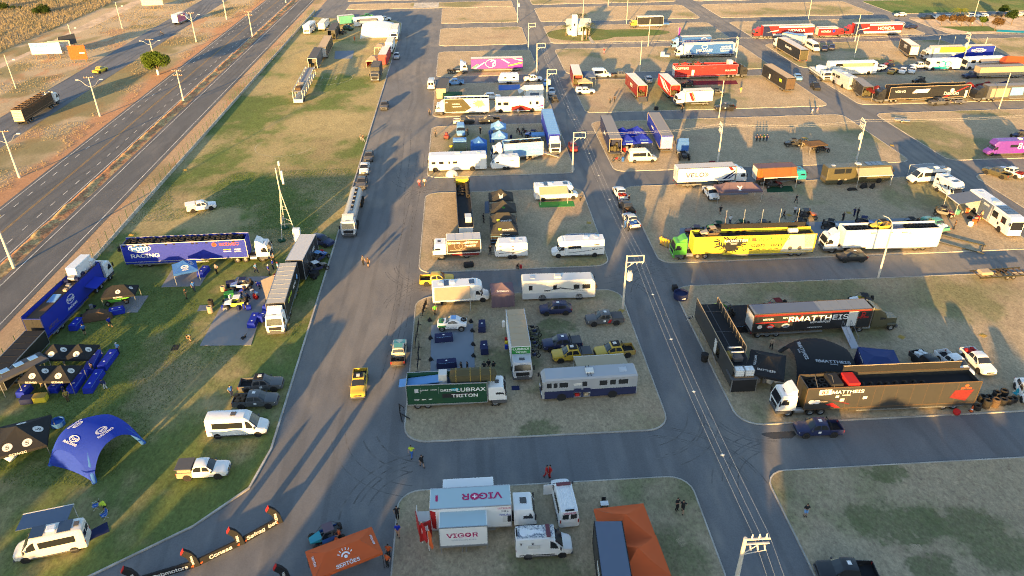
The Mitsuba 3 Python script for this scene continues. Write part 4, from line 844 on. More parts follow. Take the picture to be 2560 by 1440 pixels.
# ------------------------------------------------------------------ trees
def leaves(cs,n,size,seed,flat=.5):
 """leaf clumps: n small folded faces spread through clump spheres cs [(x,y,z,r)]"""
 g=np.random.default_rng(seed);cs=np.asarray(cs,float);w=cs[:,3]**2;i=g.choice(len(cs),n,p=w/w.sum())
 d=g.normal(size=(n,3));d/=np.linalg.norm(d,axis=1,keepdims=True);rr=cs[i,3]*(.45+.6*g.random(n)**.6);p=cs[i,:3]+d*rr[:,None]*[1,1,.8]
 a=g.normal(size=(n,3));a/=np.linalg.norm(a,axis=1,keepdims=True);b=np.cross(a,d+g.normal(size=(n,3))*flat);b/=np.linalg.norm(b,axis=1,keepdims=True)+1e-9
 s=size*(.6+.8*g.random(n))[:,None];v=np.stack([p-a*s,p+b*s*.5,p+a*s,p-b*s*.5],1).reshape(-1,3)
 return MB().add((v,np.arange(4*n).reshape(-1,4)))
for nm,c in(('leaf_green',(.10,.15,.025)),('leaf_dark',(.045,.075,.02)),('leaf_yellow',(.28,.30,.04)),('leaf_rust',(.17,.105,.05)),('straw_blade',(.38,.30,.185)),('leaf_palm',(.13,.16,.04))):
 scene[nm]={'type':'principledthin','base_color':{'type':'rgb','value':list(c)},'roughness':.6,'diff_trans':.7}
def tree_kit(h=6.,r=2.2,trunk=.18,seed=0,leaf='leaf_green',n=2500,white=0,size=.22,th=.4,tall=False):
 k=Kit();g=random.Random(seed)
 k.add('trunk','mat_trunk_f',MB().tube([(0,0,-.2),(.05,.03,h*th*.5),(.0,.08,h*th),(.1,-.05,h*.75)],[trunk*1.3,trunk,trunk*.8,trunk*.3],8),True)
 if white:k.add('painted_base','mat_white_f',MB().lathe([(trunk*1.45,0),(trunk*1.3,white)],10),40)
 cs=[]
 for i in range(11 if not tall else 16):
  a=g.random()*6.283;q=r*(.25+.55*g.random());z=h*(th+.12)+(h*(1-th)-r*.75)*g.random();q*=(1-.55*((z-h*th)/(h*(1-th)))**2)
  c=(q*math.cos(a),q*math.sin(a),z,r*(.34+.2*g.random()));cs.append(c);k.add('limb','mat_trunk_f',MB().tube([(0,.05,h*th*(.8+.3*g.random())),(c[0]*.5,c[1]*.5,(h*th+c[2])/2+.1),c[:3]],[trunk*.5,trunk*.3,trunk*.12],5))
 cs.append((0,0,h-r*.5,r*.5));k.add('crown',leaf,leaves(cs,n,size,seed));return k
def palm_kit(h=5.,n=20,L=2.4,seed=0,leaf='leaf_palm',fan=False):
 k=Kit();g=random.Random(seed);k.add('trunk','mat_trunk_f',MB().tube([(0,0,-.2),(.05,0,h*.5),(0,.05,h)],[.22,.16,.13],8),True)
 for i in range(n):
  a=i*2.4+g.random()*.4;e=.15+1.1*(i/n);b=MB();d=np.array([math.cos(a),math.sin(a),0]);q=np.array([-d[1],d[0],0]);P=[]
  for t in np.linspace(0,1,8):P.append(np.array([0,0,h])+d*L*(t*math.cos(e*.6))+[0,0,L*(math.sin(1.2-e)*t-1.0*t*t)])
  b.tube(P,np.linspace(.03,.008,8),4)
  for j in range(1,8):
   l=L*.26*math.sin(math.pi*(j+.6)/9.2)
   for s in(1,-1):
    for o in(0,.5):
     pp=P[j]*(1-o)+P[j-1]*o;tip=pp+q*s*l+d*l*.5-[0,0,l*.35];b.add((np.array([pp,pp+d*.07,tip,pp-d*.02]),np.array([[0,1,2,3]])))
  k.add('frond',leaf,b)
 return k
# ------------------------------------------------------------------ props
def tyre_mesh(r=.40,w=.28):return MB().lathe([(r*.55,-w*.42),(r*.8,-w*.5),(r*.97,-w*.38),(r,0),(r*.97,w*.38),(r*.8,w*.5),(r*.55,w*.42),(r*.55,-w*.42)],14).mesh()
_ty=ply(tyre_mesh());_tyu=None
def tyres_on(body,ids,label,group,tilt=0,seed=1):
 """loose tyres as single things; body = (centre, deg, z); ids [(x, y, dz)]"""
 g=random.Random(seed);(cx,cy),deg,z=body;a=math.radians(deg)
 for x,y,dz in ids:
  X,Y=cx+x*math.cos(a)-y*math.sin(a),cy+x*math.sin(a)+y*math.cos(a)
  k=thing('tyre',label,'tyre',group);tw=T().translate([X,Y,z+.14+dz]).rotate([0,0,1],deg+g.random()*20)
  if tilt:tw=tw.rotate([0,1,0],tilt+g.random()*16-8)
  ent(k,_ty,'rubber_tyre',tw)
def rows(x0,x1,n,ys,z=0,jit=.05,seed=0):
 g=random.Random(seed);return[(x0+(x1-x0)*i/max(1,n-1)+g.uniform(-jit,jit),y+g.uniform(-jit,jit),z)for i in range(n)for y in ys]
def solo(name,label,cat,mesh,m,pos=(0,0,0),deg=0,group=None,smooth=False):
 k=thing(name,label,cat,group);ent(k,ply(mesh.mesh()if isinstance(mesh,MB)else mesh,None,smooth),m if m in scene else M(*m.split('/')),T().translate([float(pos[0]),float(pos[1]),float(pos[2])]).rotate([0,0,1],float(deg)));return k
def table_kit(L=3.0,w=.85,h=.85,dots=2):
 k=Kit();k.add('cover','COVER',MB().hull([(x,y,z)for z,e in((.03,.08),(h,0))for x in(-L/2-e,L/2+e)for y in(-w/2-e,w/2+e)]))
 for s in(1,-1):k.add('edge_stripe','mat_lblue_f',MB().hull([(-L/2+.2,s*(w/2+.012),h-.10),(L/2-.2,s*(w/2+.012),h-.10),(-L/2+.2,s*(w/2+.012),h-.05),(L/2-.2,s*(w/2+.012),h-.05),(0,s*(w/2-.02),h-.08)]))
 for i in range(dots):x=-L/2+L*(i+.5)/dots;k.add('emblem','mat_white_f',plate(flank('T',-L/2,L/2,0,h,w)[0],shapely.Point(x+L/2,w/2).buffer(.13,quad_segs=5)))
 return k
def ibc_kit():
 k=Kit();k.add('tank','mat_white_p',MB().cbox(-.48,.48,-.55,.55,.16,1.12,.08));b=MB()
 for z in(.3,.6,.9,1.12):b.tube([(-.5,-.57,z),(.5,-.57,z),(.5,.57,z),(-.5,.57,z),(-.5,-.57,z)],.014,4)
 for i in range(5):
  for y in(-.57,.57):b.tube([(-.5+i*.25,y,.14),(-.5+i*.25,y,1.14)],.012,4)
 k.add('cage','mat_steel_m',b);k.add('pallet','mat_wood_f',MB().box(-.5,.5,-.6,.6,0,.14));k.add('lid','mat_offwhite_p',MB().lathe([(.12,1.12),(.12,1.18),(.001,1.18)],10));return k
def flag_kit(h=3.6,w=.75,c='FLAG'):
 k=Kit();k.add('mast','mat_white_p',MB().tube([(0,0,0),(0,0,h*.8),(.12,0,h*.95),(.35,0,h)],.035,6));n=8;V=[]
 for i in range(n):z=.9+(h-.95)*i/(n-1);V+=[(.04+(.1 if i==n-1 else 0),.02*math.sin(i),z),(w*(.75+.25*math.sin(i*.5)),.06*math.sin(i*1.1),z-(.25 if i==n-1 else 0))]
 b=MB().add((np.array(V),np.array([[2*i,2*i+1,2*i+3,2*i+2]for i in range(n-1)])));k.add('sail',c,b);return k
def chair_kit():
 k=Kit();k.add('seat','SEAT',MB().box(-.25,.25,-.28,.28,.40,.44));k.add('backrest','SEAT',MB().hull([(-.25,s*.28,.44)for s in(1,-1)]+[(-.45,s*.28,.95)for s in(1,-1)]+[(-.29,s*.28,.44)for s in(1,-1)]));b=MB()
 for s in(1,-1):b.tube([(.28,s*.27,0),(-.3,s*.27,.5),(-.46,s*.27,.97)],.018,4).tube([(-.3,s*.27,0),(.25,s*.27,.62),(-.3,s*.27,.66)],.018,4)
 k.add('frame','mat_white_p',b);return k
def barrier_kit(L=2.4):
 k=Kit();k.add('panel','mat_black_f',MB().box(-L/2,L/2,-.02,.02,.25,1.05));
 for x in(-L/2,L/2):k.add('post','mat_black_f',MB().box(x-.03,x+.03,-.03,.03,0,1.15));k.add('foot','mat_black_f',MB().box(x-.04,x+.04,-.3,.3,0,.04))
 return k
def bike_kit():
 k=Kit()
 for x in(.7,-.68):p=k.add('wheel','rubber_tyre',MB().lathe([(.24,-.05),(.32,-.06),(.33,0),(.32,.06),(.24,.05),(.24,-.05)],14,'y',(x,0,.33)))
 k.add('frame','BODY',MB().hull([(.35,s*.1,.85)for s in(1,-1)]+[(-.3,s*.12,.78)for s in(1,-1)]+[(-.1,s*.14,.45)for s in(1,-1)]+[(.3,s*.12,.5)for s in(1,-1)]));k.add('seat','mat_black_f',MB().hull([(.0,s*.12,.86)for s in(1,-1)]+[(-.75,s*.1,.90)for s in(1,-1)]+[(-.1,s*.1,.78)for s in(1,-1)]))
 k.add('fork','mat_steel_m',MB().tube([(.7,.08,.33),(.42,.08,.98)],.025,4).tube([(.7,-.08,.33),(.42,-.08,.98)],.025,4));k.add('handlebar','mat_black_f',MB().tube([(.38,.38,1.05),(.42,0,1.0),(.38,-.38,1.05)],.02,4));return k
def pv(fn,name,label,cat,a,b,sd_='c',wd_=2.0,ln_=None,keep_='m',mats=None,group=None,z=.09,args=(),**kw):
 """place a vehicle by the ground line a (front), b (rear)"""
 c,deg,l=line(a,b,sd_,wd_,ln_,keep_)
 K=kit(fn,*(tuple(args)if fn in(pickup,car,buggy,tractor)else(round(l,1),)+tuple(args)),**kw)
 put(K,name,label,cat,(c[0],c[1],z),deg,mats or X(),group);return c,deg,l
BASE=dict(RIM='rim',TRIM='dgrey/f',COVER='black/f',CARGO='brown/f',CAB='white/p',BUMPER='dgrey/f',BOX='white/p',ROOF='offwhite/f',DECK='grey/f',GUARD='steel/m',BACK='offwhite/p',SKIRT='dgrey/f',AWNING='sand/f',LOW='dgrey/p',BODY='white/p',BED='white/p',BODY2='black/p',CAGE='black/f',LEG='offwhite/m',WALL='navy/f',CANOPY='navy/f',RIB='blue/f',FLAG='orange/f',SEAT='blue/f')
def X(**k):d=dict(BASE);d.update(k);return d
def last(n):i=_n[n]-1;return n if i==0 else '%s_%03d'%(n,i)
def xtra(root,K,c,deg,z=.09):
 for path,slot,pl in K.items:ent(root+'__'+path,pl,slot,T().translate([float(c[0]),float(c[1]),z]).rotate([0,0,1],float(deg)))
def clutter(name,cat,label,group,quad,n,seed,cols,big=.5,z=.1):
 g=random.Random(seed);C=[at(*p)for p in quad]
 for i in range(n):
  p=bilin(C,g.random(),g.random());a,b,h=big*(.5+g.random()),big*(.4+.6*g.random()),big*(.5+1.1*g.random());q=g.randrange(3)
  m=MB().cbox(-a/2,a/2,-b/2,b/2,0,h,.03)if q<2 else MB().lathe([(.001,0),(b*.45,0),(b*.45,h*1.1),(.001,h*1.1)],10)
  solo(name,label,cat,m,g.choice(cols)+'/f',(p[0],p[1],z),g.random()*90,group)
# ------------------------------------------------------------------ vehicles, front third of the picture
def pk(label,a,b,side,col,bed='open',extra='',z=.09,keep='m',seed=0,L=5.3,**m):
 c=col if '/' in col else col+'/p';d=X(BODY=c,BED=c);d.update({k:(v if '/' in v else v+'/p')for k,v in m.items()})
 return pv(pickup,'pickup_truck',label,'pickup truck',a,b,side,1.9,L,keep,d,'pickup trucks',z,(bed,),extra=extra,seed=seed)
def cr(label,a,b,side,col,kind='suv',z=.09,keep='m',extra=''):
 return pv(car,'car',label,'car',a,b,side,1.85,4.6,keep,X(BODY=col+'/p'),'cars',z,(kind,),extra=extra)
def vn(label,a,b,side,col='white',z=.09,name='van',cat='van',keep='m',L=None,**kw):
 return pv(van,name,label,cat,a,b,side,2.05,L,keep,X(BODY=col+'/p'),None,z,(),**kw)
def bg(label,px,deg,c1,c2='black',rc_='black',z=.12,**kw):
 p=at(*px);put(kit(buggy,**kw),'race_buggy',label,'race buggy',(p[0],p[1],z),deg,X(BODY=c1+'/p',BODY2=c2+'/p',ROOF=rc_+'/f',CAGE='dgrey/f'),'race buggies')
# --- field, bottom left
vn('gold tinted white camper van with roof solar panels and open awning at lower left',(38,1416),(222,1376),'L','offwhite',z=.05,name='camper_van',cat='camper van',extra='solar',H=2.7)
c,deg,l=line((38,1416),(222,1376),'L',2.05)
_k=Kit();awning_(_k,'R',-1.6,2.9,2.45,2.05,2.5,.35)
for path,slot,pl in _k.items:ent('camper_van__'+path,pl,M('slate' if slot=='AWNING' else 'offwhite','f'),T().translate([c[0],c[1],.05]).rotate([0,0,1],deg))
quad_sheet('ground_mat','dark mat on the grass behind the camper van with the open awning','mat',[(222,1330),(268,1306),(274,1330),(224,1352)],'navy/f',.08)
for px,d,lb in(((241,1272),200,'blue folding chair nearest the blue arch tent, beside the person in yellow'),((262,1296),230,'blue folding chair nearest the camper van awning, beside the person in yellow')):
 p=at(*px);put(kit(chair_kit),'folding_chair',lb,'chair',(p[0],p[1],.06),d,X(SEAT='mblue/f'),'folding chairs')
person((266,1278),160,'lime','black','person in a yellow shirt bending over beside two blue folding chairs','bend',short=True)
pk('white pickup truck with raised dark bed lid on the grass near the road bend',(575,1198),(441,1206),'R','white','box','',.05,COVER='dgrey/f',BED='sand')
vn('long white minibus with black side windows on the field beside grey pickups',(668,1092),(520,1100),'R','white',z=.05,name='minibus',cat='minibus',H=2.75,extra='hatch')
pk('dark grey pickup truck with loaded bed nearest the white minibus',(698,1022),(578,1027),'R','dgrey','open','load tag',.05,seed=3)
pk('dark grey pickup truck parked behind another grey one above the minibus',(705,980),(600,987),'R','dgrey','open','tag rack',.05)
pk('white flatbed pickup truck carrying a large wrapped block alone on the field',(556,522),(456,538),'R','white','box','',.05,L=6.2,COVER='white/f',BED='offwhite')

Dfo=[('e',.145,.78,1.75,.72,.10,'white'),('o',.145,.78,1.5,.55,'mblue'),('t','Ford',.145,.78,.9,'white'),('t','RACING',.175,.40,.62,1.35,'white'),
 ('o',.745,.80,.38,.38,'orange'),('t','S',.745,.80,.45,'navy'),('t','SIZMIC',.865,.80,.48,1.3,'orange'),('r',.81,.50,.87,.55,'yellow'),('r',.81,.40,.87,.45,'white'),('r',.90,.50,.95,.54,'white'),('t','MOTUL',.925,.41,.22,'white')]
c,deg,l=pv(semi,'race_truck','long blue race trailer with white oval emblem and tyre filled roof behind white cab','truck',(678,655),(318,672),'R',2.6,None,'m',X(BOX='fblue/p',TRIM='offwhite/m',DECK='black/f',SKIRT='fblue/p'),None,.06,(4.3,'open',.75),dec=Dfo,skirt=7.5,gap=1.3,deck=3.5)
x0=-l/2
tyres_on((c,deg,3.92),rows(x0+.6,l/2-4.6,26,(-.9,-.1,.75),0,.1,4)+rows(x0+.9,l/2-6,18,(-.5,.4),.27,.15,5),'tyre lying in the open roof of the long blue trailer with oval emblem','tyres on the blue trailer roof',0,2)
tyres_on((c,deg,3.0),[(x0-.5,-.7,0),(x0-.5,.1,0),(x0-.5,.8,0),(x0-.6,-.3,.28),(x0-.6,.5,.28)],'tyre stacked on the rear rack of the long blue trailer with oval emblem','tyres on the rear rack',0,3)
D2=[('e',.44,.62,.95,.62,.09,'white'),('t','Ford',.44,.62,.5,'white'),('t','RACING',.44,.30,.34,1.3,'white'),('t','MOTUL',.13,.30,.5,'mauve')]
c,deg,l=pv(semi,'race_truck','long blue open roof trailer with white cab slanting along the fence','truck',(290,690),(125,858),'R',2.6,None,'m',X(BOX='fblue/p',TRIM='navy/f',DECK='brown/f',SKIRT='fblue/p',BACK='black/p'),None,.06,(4.2,'open',.8),dec=D2,skirt=5,gap=.8,deck=3.6)  # black rear doors paint in the dark of the open rear
def on(c,deg,x,y):
 a=math.radians(deg);return(c[0]+x*math.cos(a)-y*math.sin(a),c[1]+x*math.sin(a)+y*math.cos(a))
p=on(c,deg,l*.22,.35);solo('generator_box','tall white generator box standing on the slanting blue trailer roof','generator',MB().cbox(-2.2,2.2,-.75,.75,0,1.9,.06),'white/p',(*p,3.68),deg)
p=on(c,deg,l*.32,-.2);put(kit(ibc_kit),'liquid_tank','caged tank on the slanting blue trailer just behind the white cab','tank',(*p,3.68),deg,X())
p=on(c,deg,l*.08,.2);solo('fuel_drum','steel drum lying on the slanting blue trailer beside the generator box','drum',MB().lathe([(.001,-.5),(.42,-.5),(.42,.5),(.001,.5)],12,'y',(0,0,.42)),'steel/m',(*p,3.68),deg)
p=on(c,deg,-l*.30,.2);solo('loading_ramp','pale grey ramp lying at the back of the slanting blue trailer roof','ramp',MB().hull([(-3.2,-.6,-.55),(-3.2,.6,-.55),(3.,-.6,.12),(3.,.6,.12),(-3.2,.6,-.65),(3,.6,0),(-3.2,-.6,-.65),(3,-.6,0)]),'lblue/f',(*p,3.75),deg)
for i,u in enumerate((.03,-.08)):
 p=on(c,deg,l*u,2.2);solo('flip_awning','blue flap held open on the fence side of the slanting trailer','flap',MB().hull([(-1.1,-.85,.35),(1.1,-.85,.35),(-1.1,.9,0),(1.1,.9,0),(-1.1,-.85,.3),(1.1,-.85,.3),(-1.1,.9,-.05),(1.1,.9,-.05)]),'navy/f',(*p,2.9),deg,'flaps of the slanting trailer')
p=on(c,deg,l*.14,-2.3);solo('flip_awning','blue flap held open on the field side of the slanting trailer','flap',MB().hull([(-1.6,.85,.3),(1.6,.85,.3),(-1.6,-.9,0),(1.6,-.9,0),(-1.6,.85,.25),(1.6,.85,.25),(-1.6,-.9,-.05),(1.6,-.9,-.05)]),'fblue/f',(*p,2.6),deg)

pv(trailer,'race_trailer','dark equipment trailer with open ramp at the left edge beside black tents','trailer',(128,866),(22,985),'R',2.6,None,'m',X(BOX='black/p',ROOF='black/f',TRIM='steel/m',BACK='black/p'),None,.06,(2.6,'ribs',.6))
p=at(48,915,2.6);put(kit(tent,6.0,2.6,eave=2.5,peak=2.75,ridge=5.,sag=.02,legs=True),'flat_canopy','flat grey slatted canopy with three pale hatches at the left edge','canopy',(p[0],p[1],.06),49,X(CANOPY='dgrey/f'))
for i in range(3):
 q=on(p,49,-1.7+1.7*i,0);solo('roof_hatch','pale square hatch on the flat slatted canopy','hatch',MB().box(-.5,.5,-.45,.45,0,.06),'lblue/f',(*q,2.86),49,'hatches on the slatted canopy')
# --- blue and black tents, left
p=at(462,668,2.2);EmF=[('F',('e',.5,.45,.62,.40,.07,'white')),('F',('t','Ford',.5,.45,.34,'white')),('R',('e',.5,.45,.55,.36,.07,'white')),('R',('t','RACING',.5,.2,.18,'white')),('R',('t','Ford',.5,.45,.3,'white'))]
quad_sheet('tarpaulin','pale grey tarpaulin under the small blue gazebo by the long blue trailer','tarpaulin',[(403,719),(500,716),(528,671),(430,676)],'grey/f',.07)
put(kit(tent,3.6,3.6,eave=2.2,peak=3.4,emblems=EmF),'gazebo','small blue gazebo with white oval emblem on pale tarpaulin beside long blue trailer','gazebo',(p[0],p[1],.06),22,X(CANOPY='mblue/f',LEG='offwhite/m'))
def disc(f,u=.5,v=.36,r=.42):return[(f,('o',u,v,r,r,'offwhite')),(f,('t','S',u,v,r*.95,'black'))]
A,B,C_,D_=at(37,963,2.2),at(169,962,2.2),at(245,852,2.2),at(133,856,2.2);ux,uy=(B-A)/2,(D_-A)/2;lx,ly=np.linalg.norm(ux),np.linalg.norm(uy);dg=math.degrees(math.atan2(ux[1],ux[0]))
gl=('near left','far left','near right','far right')
for i in range(2):
 for j in range(2):
  q=A+ux*(i+.5)+uy*(j+.5);put(kit(tent,lx,lx,eave=2.2,peak=3.5,emblems=disc('R')+disc('F')+([('r',('t','SIZMIC',.5,.45,.22,1.3,'offwhite'))]if j==0 else[])),'gazebo','black gazebo with white disc emblems, %s of four joined in a square'%gl[i*2+j],'gazebo',(q[0],q[1],.06),dg,X(CANOPY='black/f',LEG='steel/m'),'four joined black gazebos')
q=at(300,729,2.1);put(kit(tent,4.6,3.0,eave=2.1,peak=3.2,ridge=1.6,emblems=disc('R',.5,.45,.35)+disc('F',.5,.45,.3)+[('r',('t','SIZMIC',.5,.5,.2,1.3,'offwhite'))]),'gazebo','black gazebo with disc emblems over a green race car by the slanting trailer','gazebo',(q[0],q[1],.06),8,X(CANOPY='black/f',LEG='steel/m'))
q=at(52,1092,2.1);put(kit(tent,5.6,5.6,eave=2.1,peak=3.6,emblems=disc('R',.33,.3,.5)+disc('R',.67,.3,.5)+disc('F',.5,.35,.55)+disc('L',.5,.35,.5)+[('r',('t','SIZMIC',.5,.5,.26,1.3,'offwhite'))]),'gazebo','large black gazebo with white disc emblems at lower left beside blue arch tent','gazebo',(q[0],q[1],.06),20,X(CANOPY='black/f',LEG='steel/m'))
q=at(22,1150);solo('inflatable_column','white inflatable column leaning beside the black gazebo at lower left','inflatable',MB().tube([(-1.6,.6,1.7),(-.4,.2,1.15),(.5,0,.7),(.9,0,.35)],[.55,.6,.62,.5],10),'white/f',(q[0],q[1],.1),-20,smooth=True)
A,B,C_=at(225,1213),at(123,1170),at(364,1102);q=(B+C_)/2;e=C_-A;Lg=lambda sc:[('e',.5,.56,.62*sc,.36*sc,.07,'white'),('t','Ford',.5,.56,.34*sc,'white'),('t','RACING',.5,.26,.24*sc,1.4,'white')]
put(kit(arch_tent,float(np.linalg.norm(C_-A)+np.linalg.norm(B-A))/4,3.9,'B',emb=[(.1,-.5,(1,0),(0,1),Lg(1.1)),(-.55,.0,(0,-1),(1,0),Lg(1.1)),(.0,.5,(-1,0),(0,-1),Lg(1.0))]),'arch_tent','large royal blue four legged arch tent with white oval emblems at lower left','tent',(q[0],q[1],.05),math.degrees(math.atan2(e[1],e[0])),X(CANOPY='blue/f',WALL='blue/f',RIB='mblue/f'))
q=at(147,1064);solo('round_tub','round blue tub on the grass between black gazebo and blue arch tent','tub',MB().lathe([(.001,.05),(.75,.05),(.8,.7),(.72,.7),(.70,.35),(.001,.35)],16),'mblue/f',(q[0],q[1],.05))
T_=[((222,936),(247,888),'covered blue table nearest the black gazebos, upper of its line'),((257,928),(288,886),'covered blue table farthest right, upper of the pair in the open'),((181,984),(214,936),'covered blue table along the edge of the black gazebos'),((221,985),(253,936),'covered blue table farthest right, lower of the pair in the open'),((134,984),(155,960),'covered blue table half under the front of the black gazebos'),((54,996),(74,974),'covered blue table under the front left corner of the black gazebos'),
 ((184,828),(203,806),'covered blue table beside the wheels of the slanting trailer'),((276,787),(312,780),'covered blue table beside the brown car cover'),((502,694),(518,676),'covered blue table on pale tarpaulin beside small blue gazebo'),((629,822),(642,794),'covered blue table at the lower right edge of the big grey tarpaulin')]
for a,b,lb in T_:
 P,Q=at(*a),at(*b);d=P-Q;put(kit(table_kit,round(float(np.linalg.norm(d)),1),1.0,.85),'covered_table',lb,'table',((P+Q)[0]/2,(P+Q)[1]/2,.06),math.degrees(math.atan2(d[1],d[0])),X(COVER='fblue/f'),'covered blue tables')
for i,(px,lb)in enumerate((((672,776),'blue tool chest with red top beside the white cab trailer, middle one'),((686,740),'blue tool chest with red top under the trailer awning, far one'),((660,800),'blue tool chest with red top nearest the white truck cab'),((690,704),'dark red tool chest at the far corner of the big grey tarpaulin'))):
 p=at(*px);K=kit(table_kit,1.5,.8,1.0,1);put(K,'tool_chest',lb,'tool chest',(p[0],p[1],.1),65,X(COVER='dred/f' if i==3 else 'fblue/f'),'tool chests')
p=at(88,1004);K=Kit();K.add('crate','mat_navy_f',MB().cbox(-1.5,0,-.55,.55,0,.75,.04));K.add('bin','mat_byellow_f',MB().cbox(.02,1.5,-.5,.5,0,.8,.04));K.add('lid','mat_gold_f',MB().box(.0,1.52,-.52,.52,.8,.86));put(K,'storage_crate','yellow and blue storage crate in front of the black gazebos','crate',(p[0],p[1],.06),5)
p=at(246,797);solo('covered_car','race car under a brown fitted cover beside the slanting blue trailer','covered car',MB().hull([(x,y,z)for x,y,z in((-2,.8,.05),(-2,-.8,.05),(2,.85,.05),(2,-.85,.05),(-2,.7,.7),(-2,-.7,.7),(1.9,.7,.65),(1.9,-.7,.65),(-1,.55,1.35),(-1,-.55,1.35),(.5,.55,1.3),(.5,-.55,1.3))]),'brown/f',(p[0],p[1],.06),15)
quad_sheet('tarpaulin','pale tarpaulin under the green race car by the slanting trailer','tarpaulin',[(268,784),(344,782),(372,740),(300,742)],'grey/f',.07)
bg('green and yellow race buggy under the black gazebo by the slanting trailer',(298,757),12,'lgreen','kiwi','byellow')

quad_sheet('tarpaulin','big pale grey tarpaulin with two stripped race cars on the field','tarpaulin',[(500,866),(628,864),(684,692),(592,694)],'grey/f',.08,.05,n=24)
bg('stripped white and lime race car nearest the open end of the grey tarpaulin',(592,768),185,'white','lime','white',rim=True)
bg('stripped blue and white race car at the far end of the grey tarpaulin',(606,722),185,'mblue','white','navy')
for px,m_,lb,sz in(((578,716),'navy/f','dark blue crate beside the far race car on the grey tarpaulin',(1.3,.9,.8)),((574,742),'green/f','green topped crate between the two race cars',(1.4,1.0,.7)),((623,775),'fblue/f','blue box at the nose of the lime race car',(.7,.6,.6)),((596,748),'lblue/f','pale blue crate among mechanics between race cars',(.9,.7,.5))):
 if sz[0]:p=at(*px);solo('parts_crate',lb,'crate',MB().cbox(-sz[0]/2,sz[0]/2,-sz[1]/2,sz[1]/2,0,sz[2],.04),m_,(p[0],p[1],.12),15,'crates on the tarpaulin')
for i,(px,n)in enumerate((((529,766),4),((527,782),4),((559,728),3))):
 p=at(*px)
 for j in range(n):k=thing('tyre','tyre in a dusty stack on the field beside the grey tarpaulin','tyre','tyre stacks by the tarpaulin');ent(k,_ty,M('tan','f')if i else 'rubber_tyre',T().translate([p[0],p[1],.2+.28*j]).rotate([0,0,1],30*j))
quad_sheet('ground_mat','small dark mat on the field beside the tyre stacks','mat',[(493,779),(520,777),(526,764),(500,764)],'slate/f',.07)
quad_sheet('ground_mat','small dark board lying on the field left of the grey tarpaulin','mat',[(426,878),(444,876),(450,862),(434,864)],'black/f',.07)
p=at(612,848);solo('hand_trolley','small black hand trolley at the open end of the grey tarpaulin','trolley',MB().tube([(-.5,.2,1.0),(.0,.2,.25),(.4,.2,.15)],.03).tube([(-.5,-.2,1.0),(.0,-.2,.25),(.4,-.2,.15)],.03).box(.0,.5,-.25,.25,.12,.16).lathe([(.001,-.04),(.16,-.04),(.16,.04),(.001,.04)],10,'y',(.1,.28,.16)).lathe([(.001,-.04),(.16,-.04),(.16,.04),(.001,.04)],10,'y',(.1,-.28,.16)),'black/f',(p[0],p[1],.1),160)
pv(semi,'race_truck','white cab truck facing the camera with dark ribbed trailer at the tarpaulin','truck',(692,842),(731,712),'c',2.6,None,'m',X(BOX='black/p',ROOF='conc/f',TRIM='steel/m'),None,.06,(3.9,'ribs',.9),side='L',dec=[('t','CAN-AM',.3,.6,.5,'lime'),('t','MOTUL',.65,.5,.45,'white'),('o',.85,.5,.4,.4,'lblue')],gap=.35,skirt=3)
p=at(676,722,2.2);solo('side_awning','tan awning on the tarpaulin side of the white cab truck','awning',MB().hull([(-3,-1.0,0),(3,-1.0,0),(-3,1.,.5),(3,1.,.5),(-3,-1.0,-.05),(3,-1.0,-.05),(-3,1.,.45),(3,1.,.45)]),'tan/f',(p[0],p[1],2.3),-70)
pv(trailer,'race_trailer','black sided trailer with grey roof behind the white cab truck','trailer',(779,638),(745,706),'c',2.6,None,'m',X(BOX='black/p',ROOF='silver/f',TRIM='silver/m',BACK='black/p'),None,.06,(3.9,'flat',.5),side='R',extra='seam',dec=[('t','HUSQ',.7,.6,.4,'white')],backdec=[('r',.02,.05,.3,.95,'tan')])
cr('dark blue off road car half hidden behind the black sided trailer',(816,622),(776,612),'R','navy','suv',.06)
bg('blue and red race buggy in the shade behind the black sided trailer',(800,652),60,'mblue','navy','lblue');bg('black and white race buggy in the shade nearest the tanker road',(795,678),40,'black','navy','white')
p=at(806,638);solo('fuel_barrel','red barrel in the shade beside the dark trailers','barrel',MB().lathe([(.001,0),(.32,0),(.32,.9),(.001,.9)],12),'red/f',(p[0],p[1],.06))
p=at(787,692);solo('equipment_case','black equipment case on the grass behind the dark trailers','case',MB().cbox(-.7,.7,-.5,.5,0,.9,.05),'black/f',(p[0],p[1],.06),70)

_b=MB();K=Kit();base=[at(705,603),at(713,571),at(742,592)];cen=sum(base)/3
K.add('mast','mat_pole_f',MB().tube([(0,0,8.2),(-.05,0,12.6)],[.12,.09],8).tube([(0.5,.1,10.4),(.55,.1,13.6)],.05,6))
for q in base:q=q-cen;K.add('leg','mat_pole_f',MB().tube([(q[0],q[1],0),(0,0,8.4)],.07,6));K.add('foot','mat_dgreen_f',MB().obox((q[0],q[1],0),1.1,1.1,.22,.5))
_b=MB()
for z in(2.4,5.0):
 R_=[np.append((q-cen)*(1-z/8.4),z)for q in base]
 for i in range(3):_b.tube([R_[i],R_[(i+1)%3]+[0,0,.5]],.04,5)
K.add('brace','mat_pole_f',_b);K.add('antenna','mat_offwhite_p',MB().cbox(.62,.95,-.05,.25,9.6,12.0,.04));K.add('antenna','mat_offwhite_p',MB().cbox(.45,.75,-.1,.3,12.9,13.7,.04));K.add('cabinet','mat_white_p',MB().cbox(base[2][0]-cen[0]-.1,base[2][0]-cen[0]+1.1,base[2][1]-cen[1]-2.0,base[2][1]-cen[1]-1.1,0,2.3,.04))
put(K,'antenna_mast','tall white tripod mast with antennas and white cabinet on the field','antenna mast',(cen[0],cen[1],.05),0)

